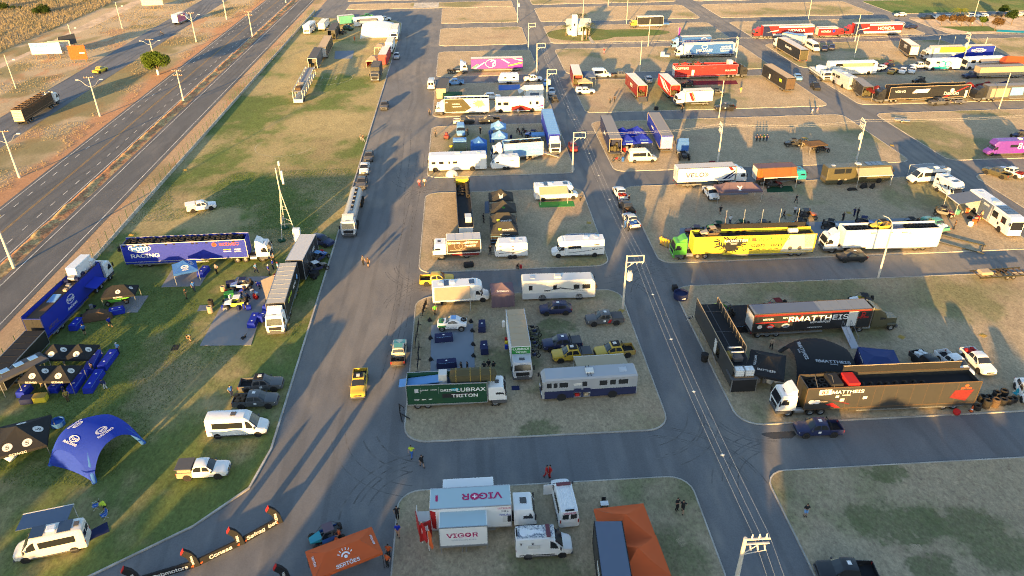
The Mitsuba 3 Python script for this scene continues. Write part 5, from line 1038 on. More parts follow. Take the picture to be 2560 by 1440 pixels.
K=Kit();c,deg,l=line((873,596),(896,498),'c');f=l/2;cabover(K,f,H=3.0)
K.add('tank','TANK',MB().lathe([(.001,-l*.36),(1.0,-l*.36),(1.15,-l*.34),(1.15,l*.34),(1.0,l*.36),(.001,l*.36)],20,'x',(-1.3,0,2.15)),40);K.add('catwalk','mat_black_f',MB().box(-1.3-l*.33,-1.3+l*.30,.05,.55,3.30,3.36))
for i in range(6):x=-1.3-l*.28+i*l*.115;K.add('hatch','mat_steel_m',MB().lathe([(.24,3.2),(.24,3.5),(.001,3.52)],10,'z',(x,.3,0)))
K.add('chassis','mat_black_f',MB().box(-l/2,f-.5,-.5,.5,.7,1.1));axles(K,(-l/2+1.2,-l/2+2.5,-l/2+3.8,f-3.8,f-5.1),2.5);K.add('rear_bumper','mat_dgrey_f',MB().box(-l/2,-l/2+.1,-1.2,1.2,.5,.7))
put(K,'tanker_truck','silver tanker truck with dark catwalk parked facing the camera on the avenue','tanker truck',(c[0],c[1],0),deg,X(TANK='steel/p',CAB='silver/p'))
pk('dark pickup truck parked just behind the silver tanker',(903,477),(909,452),'c','dgrey','open','',0);pk('white pickup truck between two dark vehicles behind the tanker',(910,440),(914,418),'c','white','open','',0);cr('dark car at the far end of the row behind the tanker',(921,409),(926,388),'c','dgrey','suv',0)
pk('dark pickup truck alone on the empty upper avenue',(960,279),(964,262),'c','dgrey','open','',0);cr('silver car on the avenue beside the red and white trucks',(991,151),(993,140),'c','silver','suv',0)
pk('yellow pickup truck driving down the middle of the avenue',(896,999),(903,940),'c','yellow','open','rack',0,L=5.5);pk('beige race pickup with green bonnet and spare wheel in its bed',(1001,868),(996,915),'c','beige','open','spare',0,BED='brown')
c,deg,l=line((1001,868),(996,915),'c');K=Kit();K.add('hood_panel','mat_mint_p',MB().hull([(1.4,.78,1.2),(1.4,-.78,1.2),(2.45,.72,1.09),(2.45,-.72,1.09),(1.4,.78,1.215),(2.45,-.72,1.105),(1.4,-.78,1.215),(2.45,.72,1.105)]));K.add('roof_panel','mat_mint_p',MB().box(-.6,.4,-.55,.55,1.875,1.885));xtra(last('pickup_truck'),K,c,deg,0)
# --- bottom centre
Dv=[('t','VIGOR',.5,.52,.75,1.25,'berry')]
def vigor():
 c,deg,l=line((1340,1330),(1080,1345),'R',2.6);k=Kit();f=l/2;x0=-f;x1=f-2.4;cabover(k,f,H=2.9,fairing=False)
 boxbody(k,x0,x1,1.0,3.9,2.6,'flat');under(k,x0+.2,f-.5);axles(k,[x0+2.2,x0+3.5],2.6)
 k.add('slide_out','BOX',MB().cbox(x0+1.2,x1-1.6,1.3,2.9,1.0,3.55,.03));k.add('slide_out','BOX',MB().cbox(x0+.9,x1-2.4,-3.3,-1.3,1.0,3.45,.03));k.add('slide_roof','mat_paleblue_f',MB().box(x0+1.0,x1-2.5,-3.2,-1.35,3.45,3.462))
 k.add('slide_trim','mat_steel_m',MB().box(x0+.86,x0+.94,-3.34,-3.26,.9,3.5).box(x1-2.44,x1-2.36,-3.34,-3.26,.9,3.5).box(x0+.86,x1-2.36,-3.34,-3.26,3.42,3.5).box(x0+.86,x1-2.36,-3.36,-3.24,.82,1.0))
 for x in(x0+1.0,x0+3.0,x1-4.5,x1-2.5):k.add('support_leg','mat_steel_m',MB().box(x-.04,x+.04,-3.3,-3.2,0,1.0))
 fl=(lambda g:(lambda m:(g(m),setattr(m,'vertices',m.vertices+[0,-2.0,0]))[0]))(flank('R',x0+.9,x1-2.4,1.0,3.45,2.6)[0]),x1-2.4-x0-.9,2.45
 decals(k,fl,[('t','VIG',.33,.56,.55,1.2,'berry'),('o',.595,.56,.30,.30,'berry'),('t','+',.595,.57,.5,1.,'white'),('t','R',.745,.56,.55,1.2,'berry'),('t','LOGISTICA EM SAUDE',.5,.30,.16,'silver')])
 decals(k,flank('U',x0,x1,1.0,3.93,2.6),[('t','VIG',.25,.50,.75,1.2,'berry'),('o',.445,.50,.44,.44,'berry'),('t','+',.445,.5,.7,1.,'white'),('t','R',.56,.50,.75,1.2,'berry'),('r',.9,.35,.93,.65,'berry')])
 decals(k,flank('R',x0,x1,1.0,3.9,2.6),[('t','INTERMED',.92,.86,.2,'pink'),('t','ZOLL',.92,.72,.2,'navy'),('t','PHILIPS',.92,.55,.2,'blue'),('r',.95,.2,.995,.5,'black'),('r',.89,.2,.945,.52,'offwhite'),('p',[(.0,.95),(.07,.85),(.07,.05),(.02,.1)],'red')])
 k.add('roof_hatch','mat_dgrey_f',MB().box(f-1.5,f-.9,-.3,.4,2.99,3.05));k.add('rear_platform','mat_offwhite_p',MB().box(x0-1.5,x0-.02,-.2,1.1,1.0,1.08).box(x0-1.5,x0-1.45,-.2,1.1,1.08,2.0))
 decals(k,flank('F',x0,f,.9,2.9,2.4),[('r',.1,.1,.25,.2,'red')])
 k.add('rear_board','mat_red_p',MB().obox((x0-.5,-1.9,.5),1.3,.07,2.3,.5).mesh());k.add('rear_board','mat_red_p',MB().obox((x0-1.3,-.9,.5),.07,1.3,2.2,.25).mesh());k.add('board_print','mat_white_p',MB().obox((x0-.55,-1.95,1.6),.7,.07,.7,.5).mesh())
 put(k,'medical_truck','white expandable medical truck with purple lettering on roof and side box','truck',(c[0],c[1],.09),deg,X(ROOF='paleblue/f',TRIM='silver/m'))
 return c,deg,l
vc,vd,vl=vigor()
for i,(dx,dy,w_,m_)in enumerate(((-.9,-1.9,1.3,'red'),(-.2,-2.9,1.0,'orange'))):
 q=on(vc,vd,-vl/2+dx,dy);k=kit(flag_kit,3.2,w_);put(k,'sail_flag',('red sail flag behind the white medical truck','orange sail flag at the corner of the medical truck side box')[i],'flag',(*q,.09),vd-60,X(FLAG=m_+'/f'))
vn('white ambulance with open front door seen from behind beside the medical truck',(1400,1226),(1420,1312),'c',name='ambulance',cat='ambulance',L=5.9,H=2.5,extra='beacon door ribs')
c,deg,l=line((1400,1226),(1420,1312),'c');k=Kit();decals(k,flank('B',-2.98,2.9,.4,2.5,2.05),[('t','VIGOR',.5,.88,.22,1.3,'berry')])
xtra('ambulance',k,c,deg)
vn('white ambulance with speckled roof parked side on in front of medical truck',(1432,1395),(1290,1403),'R',name='ambulance',cat='ambulance',H=2.65,win='',extra='beacon')
c,deg,l=line((1432,1395),(1290,1403),'R',2.05);k=Kit();g=np.random.default_rng(5);_b=MB()
for i in range(260):x,y=g.uniform(-2.5,.9),g.uniform(-.72,.72);s_=g.uniform(.03,.11);_b.obox((x,y,2.654),s_*2,s_*.8,.006,g.uniform(0,3))
k.add('peeling_patches','mat_slate_f',_b);k.add('side_panel','mat_offwhite_p',MB().box(-1.6,-.4,-1.035,-1.02,1.5,1.95));k.add('side_stripe','mat_dgrey_f',MB().box(-2.4,1.0,-1.04,-1.025,.55,.68));k.add('roof_skin','mat_offwhite_p',MB().box(-2.6,1.0,-.75,.75,2.648,2.654));k.add('vent','mat_dgrey_f',MB().box(-2.3,-2.15,-1.03,-.95,2.05,2.2).box(-1.2,-1.05,-1.03,-.95,2.05,2.2))
xtra('ambulance_001',k,c,deg)
pv(trailer,'race_trailer','black trailer with dark flat roof at the bottom beside orange gazebos','trailer',(1520,1304,3.9),(1541,1440,3.9),'c',2.6,13.,'f',X(BOX='black/p',ROOF='slate/f',TRIM='black/f'),None,.09,(3.9,'flat',.8),side='L',dec=[('t','SERTÕES',.45,.55,.8,'offwhite'),('o',.7,.55,.5,.5,'byellow')])
for i,(px,lb)in enumerate((((1562,1312),'orange gazebo, far one of the row beside the black trailer'),((1592,1396),'orange gazebo, near one of the row beside the black trailer'))):
 q=at(*px,2.3);put(kit(tent,5.0,4.6,eave=2.3,peak=3.7,sag=.22),'gazebo',lb,'gazebo',(q[0],q[1],.09),4,X(CANOPY='orange/f',LEG='offwhite/m'),'orange gazebos')
q=at(1510,1272);K=Kit();K.add('top','mat_white_f',MB().box(-.4,.4,-.3,.3,.7,.74));K.add('leg','mat_dgrey_f',MB().box(-.35,-.3,-.25,.25,0,.7).box(.3,.35,-.25,.25,0,.7));put(K,'small_table','small white topped table on the grass behind orange gazebo','table',(q[0],q[1],.09),0)
K=Kit();K.add('seat','mat_black_f',MB().box(-.22,.22,-.22,.22,.42,.46));K.add('backrest','mat_black_f',MB().box(-.22,.22,.2,.24,.46,.9));K.add('leg','mat_black_f',MB().box(-.2,-.16,-.2,.2,0,.42).box(.16,.2,-.2,.2,0,.42));q=at(1509,1264);put(K,'chair','black chair behind the small white topped table','chair',(q[0],q[1],.09),0)
ser=[('R',('o',.5,.50,.16,.16,'white')),('R',('t','SERTÕES',.5,.17,.36,'white')),('F',('t','SERTÕES',.5,.3,.2,'white')),('B',('t','SERTÕES',.5,.3,.2,'white')),('l',('t','SERTÕES',.5,.5,.2,'white'))]
for t in(-60,-36,-12,12,36,60):
 a=math.radians(t);ser.append(('R',('p',[(.5+(r_*math.sin(a)+w_*math.cos(a))/6.4,.50+(r_*math.cos(a)-w_*math.sin(a))/1.9)for r_,w_ in((.56,-.035),(.56,.035),(.78,.05),(.78,-.05))],'white')))
ser.append(('R',('p',[(.5+r_*math.sin(math.radians(t))/6.4,.50+r_*math.cos(math.radians(t))/1.9)for r_,ts in((.30,range(-80,81,16)),(.44,range(80,-81,-16)))for t in ts],'white')))
a_,b_=at(784,1432,2.2),at(949,1368,2.2);e=b_-a_;dg=math.degrees(math.atan2(e[1],e[0]));q=(at(770,1396,2.2)+at(949,1368,2.2)+at(910,1316,2.2)+at(804,1444,2.2))/4
put(kit(tent,6.4,3.4,eave=2.2,peak=3.0,ridge=3.2,sag=.06,emblems=ser),'gazebo','long orange gazebo with white sun emblem standing on the asphalt','gazebo',(q[0],q[1],0),dg,X(CANOPY='orange/f',LEG='dgrey/m'))
bg('blue and black race buggy with flat roof behind the long orange gazebo',(818,1350),205,'teal','mblue','mauve',0)
q=at(806,1432);k=thing('tyre','single tyre lying under the left end of the long orange gazebo','tyre');ent(k,_ty,'rubber_tyre',T().translate([q[0],q[1],.18]))
q=at(915,1398);solo('display_screen','black box under the right end of the long orange gazebo','box',MB().cbox(-.3,.3,-.25,.25,0,.7,.03),'black/f',(q[0],q[1],0),20)

pts=[at(345,1458),at(490,1414),at(602,1360),at(697,1306)];tx=['webmotors','Conasa','Safrag  bet']
for i in range(3):
 A,B=pts[i],pts[i+1];d=B-A;L_=float(np.linalg.norm(d));dg=math.degrees(math.atan2(d[1],d[0]));K=Kit()
 K.add('wall','mat_black_f',MB().hull([(x,y,z)for x in(.3,L_-.25)for y,z in((-.20,0),(.20,0),(.09,.72),(-.09,.72))]));fl=flank('R',0,L_,0,.72,.34)
 decals(K,fl,[('t',tx[i],.55,.5,.45,'white'),('p',[(.09,.1),(.13,.1),(.15,.5),(.09,.35)],'orange'),('p',[(.97,.1),(.93,.1),(.92,.35),(.97,.55)],'orange')]+([('o',.30,.5,.22,.22,'white')]if i==0 else[]))
 put(K,'banner_barrier',('black inflatable banner barrier lettered in white nearest the bottom edge','middle black inflatable banner barrier across the road','black inflatable banner barrier farthest up the road')[i],'barrier',(A[0],A[1],0),dg,None,'banner barriers')
ft=['TERRA','sertoes','Mobil','SERRA']
for i,q in enumerate(pts+[at(718,1452)]):
 K=Kit();pr=[(0,.0),(-.05,.9),(-.3,1.7),(-.72,2.25)]
 for(xa,za),(xb,zb),n_ in zip(pr,pr[1:]+[(-.77,2.31)],('fin','fin','fin','red_tip')):K.add(n_,'mat_red_f' if n_=='red_tip' else 'mat_black_f',MB().hull([(x+o*(.40-.10*z),y*.17,z+o*.25*(z>.5))for x,z in((xa,za),(xb,zb))for o in(1,-1)for y in(1,-1)]))
 t=text(ft[i%4],.24);t.apply_transform(trimesh.transformations.rotation_matrix(math.pi/2,[0,0,1]));v=t.vertices;t.vertices=np.stack([v[:,0]-.16,-.18-v[:,2],v[:,1]+1.0],1);K.add('lettering','mat_white_f',t)
 put(K,'inflatable_fin',('black inflatable fin with red tip at the near end of the barrier','black inflatable fin between the first two banner barriers','black inflatable fin between the last two banner barriers','black inflatable fin at the far end of the barrier','black inflatable fin alone left of the long orange gazebo')[i],'inflatable fin',(q[0],q[1],0),20,None,'inflatable fins')
pk('dark pickup truck with red windscreen strip cut by the bottom edge',(2046,1462),(2192,1466),'L','black','open','tag');pk('dark grey pickup truck with dusty wheels on the road below black race trailer',(1990,1098),(2108,1094),'L','navy','open','tag bar',0)
for a in(('left pad',[(560,704),(682,702),(640,782),(556,784)],18,'small part or case lying among the stripped race cars',('navy','grey','fblue','white','red','black','lgreen')),('trailer shade',[(778,640),(812,634),(800,700),(772,704)],9,'small gear in the shade behind the black sided trailer',('black','navy','grey','red')),('black tents',[(60,985),(165,984),(205,930),(110,930)],9,'small gear under the four joined black gazebos',('grey','navy','silver','tan')),('slanting trailer',[(165,842),(205,800),(250,750),(238,770)],8,'small gear along the wheels of the slanting blue trailer',('black','navy','grey'))):
 clutter('loose_gear','gear',a[3],a[0]+' gear',a[1],a[2],len(a[3]),a[4])
c,deg,l=line((290,690),(125,858),'R',2.6);g=random.Random(4)
for i in range(9):p=on(c,deg,-l*.08+i*.75,g.uniform(-.8,.8));solo('loose_gear','small gear on the roof deck of the slanting blue trailer','gear',MB().cbox(-.3,.3,-.2-.2*g.random(),.3,0,.2+.5*g.random(),.03),g.choice(('grey','tan','navy','offwhite'))+'/f',(*p,3.68),deg+40*g.random(),'deck gear')
# ------------------------------------------------------------------ middle column of lots

pv(bus,'motor_coach','blue and grey motorhome bus with open lockers on the near grass lot','bus',(1355,1006),(1590,991),'L',2.5,None,'m',X(BODY='coach/p',LOW='navy/p'),None,.09,(3.3,),side='L',low=1.5,extra='rails lockers',wins=((.05,.10),(.12,.16),(.18,.27),(.42,.47),(.60,.68),(.71,.77),(.80,.90)),wz=(.56,.80),aw=('R',.05,.6,3.0,.5),dec=[('r',.33,.62,.41,.74,'offwhite'),('p',[(.04,.04),(.12,.04),(.05,.22)],'silver'),('p',[(.42,.36),(.5,.18),(.52,.2),(.45,.38)],'silver')],topdec=[('r',.82,.3,.90,.7,'silver')])
Dt=[('t','LUBRAX',.80,.68,.52,1.25,'white'),('t','GRID',.49,.68,.34,1.2,'white'),('o',.60,.70,.55,.24,'teal'),('t','mobil',.60,.70,.22,'white'),('t','TRITON',.72,.38,.46,1.3,'white'),('p',[(.44,.3),(.6,.3),(.9,.55),(.44,.5)],'black'),('r',.10,.6,.15,.8,'silver'),('t','spinelli',.22,.72,.22,'offwhite'),('t','axalta',.34,.74,.2,'offwhite'),('r',.09,.22,.15,.27,'offwhite'),('r',.18,.22,.24,.27,'offwhite'),('r',.27,.22,.31,.27,'offwhite'),('r',.40,.5,.402,.85,'offwhite'),('r',.172,.55,.174,.85,'offwhite')]
c,deg,l=pv(rigid,'race_truck','dark green open top race truck with white cab and tarp covered roof load','truck',(1267,1016),(1020,1026),'R',2.5,None,'m',X(BOX='dgreen/p',TRIM='silver/m',DECK='slate/f',SKIRT='dgreen/p'),None,.09,(3.7,'open',.75),dec=Dt,deck=2.9)
p=on(c,deg,2.0,.1);solo('tarp_bundle','brown tarpaulin bundle strapped on the green race truck','bundle',MB().hull([(x,y,z)for x in(-2.6,2.6)for y,z in((-.9,0),(.9,0),(-.8,.9),(.75,.95),(0,1.2))]+[(-2.9,0,.4),(2.9,0,.5)]),'olive/f',(*p,3.55),deg)
K=Kit();
for x in(-2.0,-.3,.9,2.1):K.add('strap','mat_gold_f',MB().hull([(x-.04,y,z)for y,z in((-.93,.0),(.93,0),(-.82,.93),(.77,.98),(0,1.23))]+[(x+.04,y,z)for y,z in((-.93,.0),(.93,0),(-.82,.93),(.77,.98),(0,1.23))]))
for path,slot,pl in K.items:ent('tarp_bundle__'+path,pl,slot,T().translate([p[0],p[1],3.55]).rotate([0,0,1],deg))
p=on(c,deg,-1.6,.2);solo('generator_box','white box with lid standing on the green race truck','generator',MB().cbox(-.5,.5,-.6,.6,0,1.5,.05),'offwhite/p',(*p,2.99),deg)
p=on(c,deg,-4.3,.3);solo('loading_ramp','blue grey ramp in the open top of the green race truck','ramp',MB().hull([(-2.6,-.75,0),(2.6,-.75,.55),(-2.6,.75,0),(2.6,.75,.55),(-2.6,-.75,-.08),(2.6,.75,.47),(-2.6,.75,-.08),(2.6,-.75,.47)]),'lblue/f',(*p,3.0),deg)
pv(rigid,'box_truck','box truck with green nose panel and pale ribbed roof facing the camera','truck',(1307,957),(1288,833),'c',2.5,None,'m',X(BOX='white/p',ROOF='tan/f',CAB='silver/p',TRIM='silver/m'),None,.09,(3.9,'ribs',1.0),dec=[('r',.9,.0,1.,.98,'dgreen')],side='L')
c,deg,l=line((1307,957),(1288,833),'c');K=Kit();x1=l/2-2.3;fl=flank('F',-l/2,x1,1.0,3.9,2.5,.02);decals(K,fl,[('r',.03,.62,.97,.98,'green'),('t','LUBRAX',.5,.88,.3,1.3,'white'),('t','TRITON',.5,.72,.26,'white')])
xtra('box_truck',K,c,deg)
pk('yellow and grey pickup truck with covered bed just behind the blue bus',(1383,912),(1481,904),'L','yellow','cover','rack bar',BED='gold',COVER='dgrey/f');pk('yellow and grey pickup truck with open bed beside another yellow one',(1490,905),(1589,894),'L','yellow','open','rack bar',BED='gold')
pk('navy pickup truck with covered bed behind a yellow pickup truck',(1360,884),(1454,876),'L','navy','cover','tag bar',COVER='dgrey/f');pk('dark grey pickup truck with red stripe on the right edge of the lot',(1467,820),(1559,814),'L','dgrey','cover','tag',COVER='dgrey/f',BED='dgrey')
c,deg,l=line((1467,820),(1559,814),'L',1.9);K=Kit();K.add('side_stripe','mat_red_f',MB().hull([(-.55,.945,1.05),(-.95,.945,1.05),(-.3,.945,.5),(-.75,.945,.5),(-.6,.93,.8)]))
xtra(last('pickup_truck'),K,c,deg)
cr('navy sport utility car with roof rails below the silver motorhome',(1351,793),(1430,789),'L','navy','suv',extra='rails')
pv(bus,'motor_coach','long silver and white motorhome with dark swoosh at the top of the lot','bus',(1487,749),(1306,755),'R',2.5,None,'m',X(BODY='offwhite/p',LOW='silver/p'),None,.09,(3.4,),side='R',low=1.35,wins=((.09,.14),(.42,.47),(.70,.78),(.82,.93)),wz=(.5,.75),dec=[('p',[(.05,.30),(.12,.28),(.22,.05),(.20,.05)],'dgrey'),('p',[(.30,.42),(.52,.62),(.9,.36),(.52,.54)],'dgrey'),('r',.30,.42,.38,.48,'black')])
pv(camper,'motorhome','white motorhome with big tan awning at the top left of the near lot','motorhome',(1224,757),(1083,766),'R',2.3,None,'m',X(AWNING='tan/f'),None,.09,(3.1,),side='R',aw=('R',.04,.66,1.9,1.1),extra='solar')
pk('yellow pickup truck parked behind the motorhome with the tan awning',(1128,714),(1057,717),'R','yellow','open','',0)
q=at(1255,722,2.3);put(kit(tent,3.4,3.4,eave=2.3,peak=3.3,walls='RL',emblems=[('R',('t','SPINELLI',.5,.3,.28,'white'))]),'gazebo','mauve gazebo with side walls beside the long silver motorhome','gazebo',(q[0],q[1],.09),2,X(CANOPY='mauve/f',WALL='mauve/f'))
quad_sheet('tarpaulin','blue grey tarpaulin under the rally car on the near grass lot','tarpaulin',[(1076,942),(1188,939),(1182,812),(1078,815)],'tarp/f',.12,.05,n=20)
bgp=at(1131,822)
K=Kit();S_=[(2.05,ring_(.62,.5,.72,.9,.55,.95)),(1.9,ring_(.86,.45,.8,1.05,.7,1.1)),(.9,ring_(.93,.42,.9,1.16,.78,1.25)),(.2,ring_(.93,.42,.9,1.2,.62,1.74)),(-.7,ring_(.93,.42,.9,1.22,.62,1.76)),(-1.3,ring_(.93,.5,.9,1.2,.7,1.35)),(-2.05,ring_(.85,.7,.95,1.15,.65,1.22))]
K.add('body','BODY',loft(S_),40);K.add('windshield','glass',patch(S_,2.1,2.9,5.05,None));[K.add('side_window','glass',patch(S_,2.6,4.2,4.1,4.9,s))for s in(1,-1)];[wheel(K,x,s*1.05,.45,.34)for x in(1.35,-1.35)for s in(1,-1)];K.add('spare_wheel','rubber_tyre',MB().lathe([(.2,-.12),(.4,-.13),(.43,0),(.4,.13),(.2,.12)],14,'z',(-1.65,0,1.38)))
[K.add('fender','mat_green_p',MB().cbox(x-.55,x+.55,s*.98-.12,s*.98+.12,.78,.98,.05))for x in(1.35,)for s in(1,-1)];decals(K,flank('L',-2.05,2.05,.4,1.3,1.9),[('r',.25,.05,.75,.35,'white'),('t','TRITON',.5,.2,.2,1.3,'navy')]);decals(K,flank('R',-2.05,2.05,.4,1.3,1.9),[('t','TRITON',.5,.2,.2,1.3,'navy')]);K.add('hood_panel','mat_green_p',MB().box(1.0,1.85,-.6,.6,1.2,1.215));K.add('roof_panel','mat_lblue_p',MB().box(-.6,.1,-.5,.5,1.79,1.80));K.add('hood_scoop','mat_dgreen_p',MB().cbox(1.1,1.5,-.3,.3,1.2,1.32,.04))
put(K,'rally_car','white and green rally car with big wheels on the blue grey tarpaulin','rally car',(bgp[0],bgp[1],.16),176,X(BODY='white/p'))
for px,dg,L_,lb in(((1110,853),4,2.4,'dark purple covered table just below the rally car'),((1117,918),3,2.5,'dark purple covered table near the green race truck'),((1205,824),88,1.9,'dark covered table standing on grass right of the rally car'),((1211,878),92,2.0,'dark covered table standing on grass right of the tarpaulin centre')):
 q=at(*px);put(kit(table_kit,L_,.9,.95,1),'covered_table',lb,'table',(q[0],q[1],.14),dg,X(COVER='navy/f'),'dark covered tables')
for i,(px,dg)in enumerate((((1040,858),88),((1046,826),88),((1063,772),78),((1060,782),80),((1047,885),88),((1046,915),88))):
 q=at(*px);put(kit(barrier_kit,2.6 if i not in(2,3)else 2.0),'barrier_panel','black barrier panel standing along the left kerb of the rally car lot','barrier',(q[0],q[1],.1),dg,None,'black barrier panels')
for px in((1075,803),(1078,902),(1178,806),(1181,830),(1183,864),(1184,893),(1077,848)):
 q=at(*px);solo('marker_cone','small black triangular marker at the edge of the blue grey tarpaulin','marker',MB().hull([(-.3,-.3,0),(.3,-.3,0),(.3,.3,0),(-.3,.3,0),(0,0,.65)]),'black/f',(q[0],q[1],.1),20,'black markers')
q=at(1006,1042);solo('engine_hoist','black engine hoist at the lower left corner of the near lot','hoist',MB().tube([(-1.0,-.5,.1),(.6,0,.1)],.06).tube([(-1.0,.5,.1),(.6,0,.1)],.06).tube([(.6,0,.1),(.6,0,1.5)],.07).tube([(.6,0,1.5),(-.7,0,1.9)],.06).tube([(.6,0,.6),(0.1,0,1.65)],.04).tube([(-.7,0,1.9),(-.7,0,1.4)],.02),'black/f',(q[0],q[1],.05),120)
for i in range(8):
 q=at(1335+(i%3)*5-6,828+i*10);put(kit(bike_kit),'motorcycle','dark motorcycle in the row beside the box truck with green nose','motorcycle',(q[0],q[1],.09),10+9*(i%3),X(BODY=('black/p','navy/p','dgrey/p')[i%3]),'motorcycles beside the box truck')
for i,c_ in enumerate(('red','byellow','blue')):q=at(1266,855+i*9);solo('fuel_can','%s can standing at the side of the box truck with green nose'%('red','yellow','blue')[i],'can',MB().cbox(-.2,.2,-.2,.2,0,.6,.03),c_+'/f',(q[0],q[1],.09))
q=at(1259,818);solo('gas_bottle','white gas bottle left of the box truck with green nose','gas bottle',MB().lathe([(.001,0),(.2,0),(.22,.1),(.22,.9),(.1,1.05),(.001,1.1)],12),'white/p',(q[0],q[1],.09))
q=at(1289,972);solo('drain_cover','dark square plate with pale print on grass below the box truck','plate',MB().cbox(-.5,.5,-.4,.4,0,.08,.02),'navy/f',(q[0],q[1],.09))

c,deg,l=pv(semi,'race_truck','black open trailer with yellow bulkhead and tyres behind a white cab','truck',(1156,478),(1167,612),'c',2.6,None,'m',X(BOX='black/p',DECK='black/f',TRIM='dgrey/f',CAB='white/p'),None,.09,(3.6,'open',.8),deck=3.0,gap=.7,side='L',skirt=5)
K=Kit();x1=l/2-2.85;K.add('bulkhead','mat_byellow_p',MB().box(x1-.5,x1-.1,-1.2,1.2,3.0,4.3).box(x1-1.6,x1-.5,-1.2,1.2,4.22,4.3));K.add('bulkhead_cap','mat_tan_f',MB().box(x1-.5,x1-.05,-1.25,1.25,4.3,4.36))
xtra(last('race_truck'),K,c,deg)
tyres_on((c,deg,3.2),rows(x1-7.5,x1-1.6,10,(-.85,),.15,.04,3),'tyre leaning in the row along the black open trailer with yellow bulkhead','tyres leaning in the black trailer',70,1)
tyres_on((c,deg,3.05),rows(x1-6,x1-2,6,(.75,.15),.1,.2,8),'tyre lying loose in the black open trailer with yellow bulkhead','tyres loose in the black trailer',20,2)
p=on(c,deg,-l/2+3.1,-.5);solo('generator_box','white generator box at the rear of the black open trailer','generator',MB().cbox(-.9,.9,-.55,.55,0,1.0,.05),'offwhite/p',(*p,3.1),deg)
pv(rigid,'box_truck','box truck with brown printed side and open white cab on the kerb lot','truck',(1084,652),(1203,646),'L',2.5,None,'m',X(BOX='white/p',ROOF='silver/f',TRIM='offwhite/m',SKIRT='dred/p'),None,.09,(3.5,'ribs',1.1),side='L',skirtz=.6,dec=[('r',.02,.16,.98,.97,'brown'),('r',.02,.03,.98,.16,'black'),('claw',.08,.76,.55,'lime'),('t','MONSTER',.22,.78,.3,'white'),('e',.34,.55,.7,.7,.06,'tan'),('e',.46,.55,.6,.6,.05,'tan'),('p',[(.45,.72),(.58,.86),(.92,.82),(.88,.70)],'offwhite'),('p',[(.50,.58),(.62,.48),(.84,.47),(.86,.60)],'white'),('t','POWER',.74,.52,.28,'brown'),('t','RACING',.74,.75,.28,'brown'),('p',[(.55,.35),(.95,.40),(.98,.18),(.6,.18)],'black'),('r',.70,.24,.74,.30,'white'),('r',.80,.24,.85,.32,'white'),('r',.1,.20,.5,.24,'white')])
for i,(px,lb)in enumerate((((1252,492),'black gazebo with white bird emblem at the far end of its row'),((1258,520),'black gazebo, second from the far end of the row of four'),((1257,552),'black gazebo with green claw emblem, third from the far end of the row'),((1261,575),'black gazebo with green claw emblem and banner walls at the near end'))):
 q=at(*px,2.4);em=[('R',('claw',.32,.42,.55,'lime')),('R',('t','MONSTER',.62,.40,.28,'white'))]if i>1 else([('R',('claw',.5,.4,.45,'kiwi'))]if i else[('R',('p',[(.4,.7),(.47,.5),(.53,.5),(.6,.7),(.56,.2),(.44,.2)],'offwhite'))])
 if i==3:em.append(('r',('t','divino fogao',.5,.5,.2,'offwhite')))
 put(kit(tent,4.6,3.6 if i<3 else 3.2,eave=2.4,peak=3.9,ridge=(0,0,2.2,2.2)[i],sag=.14,emblems=em),'gazebo',lb,'gazebo',(q[0],q[1],.09),-1,X(CANOPY='char/f',LEG='dgrey/m'),'row of black gazebos')
A,B=at(1232,628),at(1287,626)
for i,u in enumerate((.18,.84)):
 q=A*(1-u)+B*u;K=Kit();K.add('cloth','mat_black_f',MB().box(-.95,.95,-.03,.03,.0,2.1))
 for z in(.45,.95,1.5,1.9):K.add('stripe','mat_lblue_f',MB().box(-.9,.9,-.04,-.03,z,z+.09))
 put(K,'banner_wall',('dark banner wall with pale stripes at the left of the gazebo entrance','dark banner wall with pale stripes at the right of the gazebo entrance')[i],'banner',(q[0],q[1]+2.2,.09),0)
quad_sheet('ground_mat','blue mat beside the far gazebos of the black row','mat',[(1212,535),(1224,534),(1224,504),(1212,505)],'slate/f',.11)
pv(caravan,'caravan','white caravan with thin dark swoosh beside the box truck with brown print','caravan',(1238,650),(1319,647),'L',2.3,None,'m',None,None,.09,(2.9,),side='L',slope=.5,wins=((.42,.48,.72,.78),(.42,.48,.48,.54),(.8,.86,.74,.80),(.8,.86,.5,.56),(.42,.48,.22,.28),(.8,.86,.24,.3)),dec=[('p',[(.12,.24),(.6,.30),(.95,.50),(.95,.53),(.6,.34),(.12,.27)],'dgrey'),('r',.02,.04,.99,.07,'navy'),('p',[(.17,.56),(.21,.45),(.25,.56),(.24,.56),(.21,.49),(.18,.56)],'dgrey'),('e',.07,.3,.18,.3,.03,'dgrey')])
pv(camper,'motorhome','white motorhome with dark side window near the kerb by the wire road','motorhome',(1381,648),(1510,643),'L',2.3,None,'m',X(AWNING='slate/f'),None,.09,(3.1,),side='L',aw=('R',.1,.7,1.0,.3),wins=((.45,.7,.48,.66),(.10,.2,.66,.74)),dec=[('p',[(.1,.2),(.5,.28),(.95,.42),(.95,.46),(.5,.31),(.1,.23)],'dgrey'),('t','V',.72,.4,.4,'navy')])
pv(camper,'motorhome','white motorhome with wide brown awning above a green mat','motorhome',(1446,500),(1338,506),'R',2.3,None,'m',X(AWNING='tan/f'),None,.09,(3.1,),side='R',aw=('R',.08,.72,1.5,1.0),extra='solar')
quad_sheet('ground_mat','bright green mat in front of the motorhome with brown awning','mat',[(1349,520),(1437,517),(1433,504),(1346,507)],'green/f',.11)
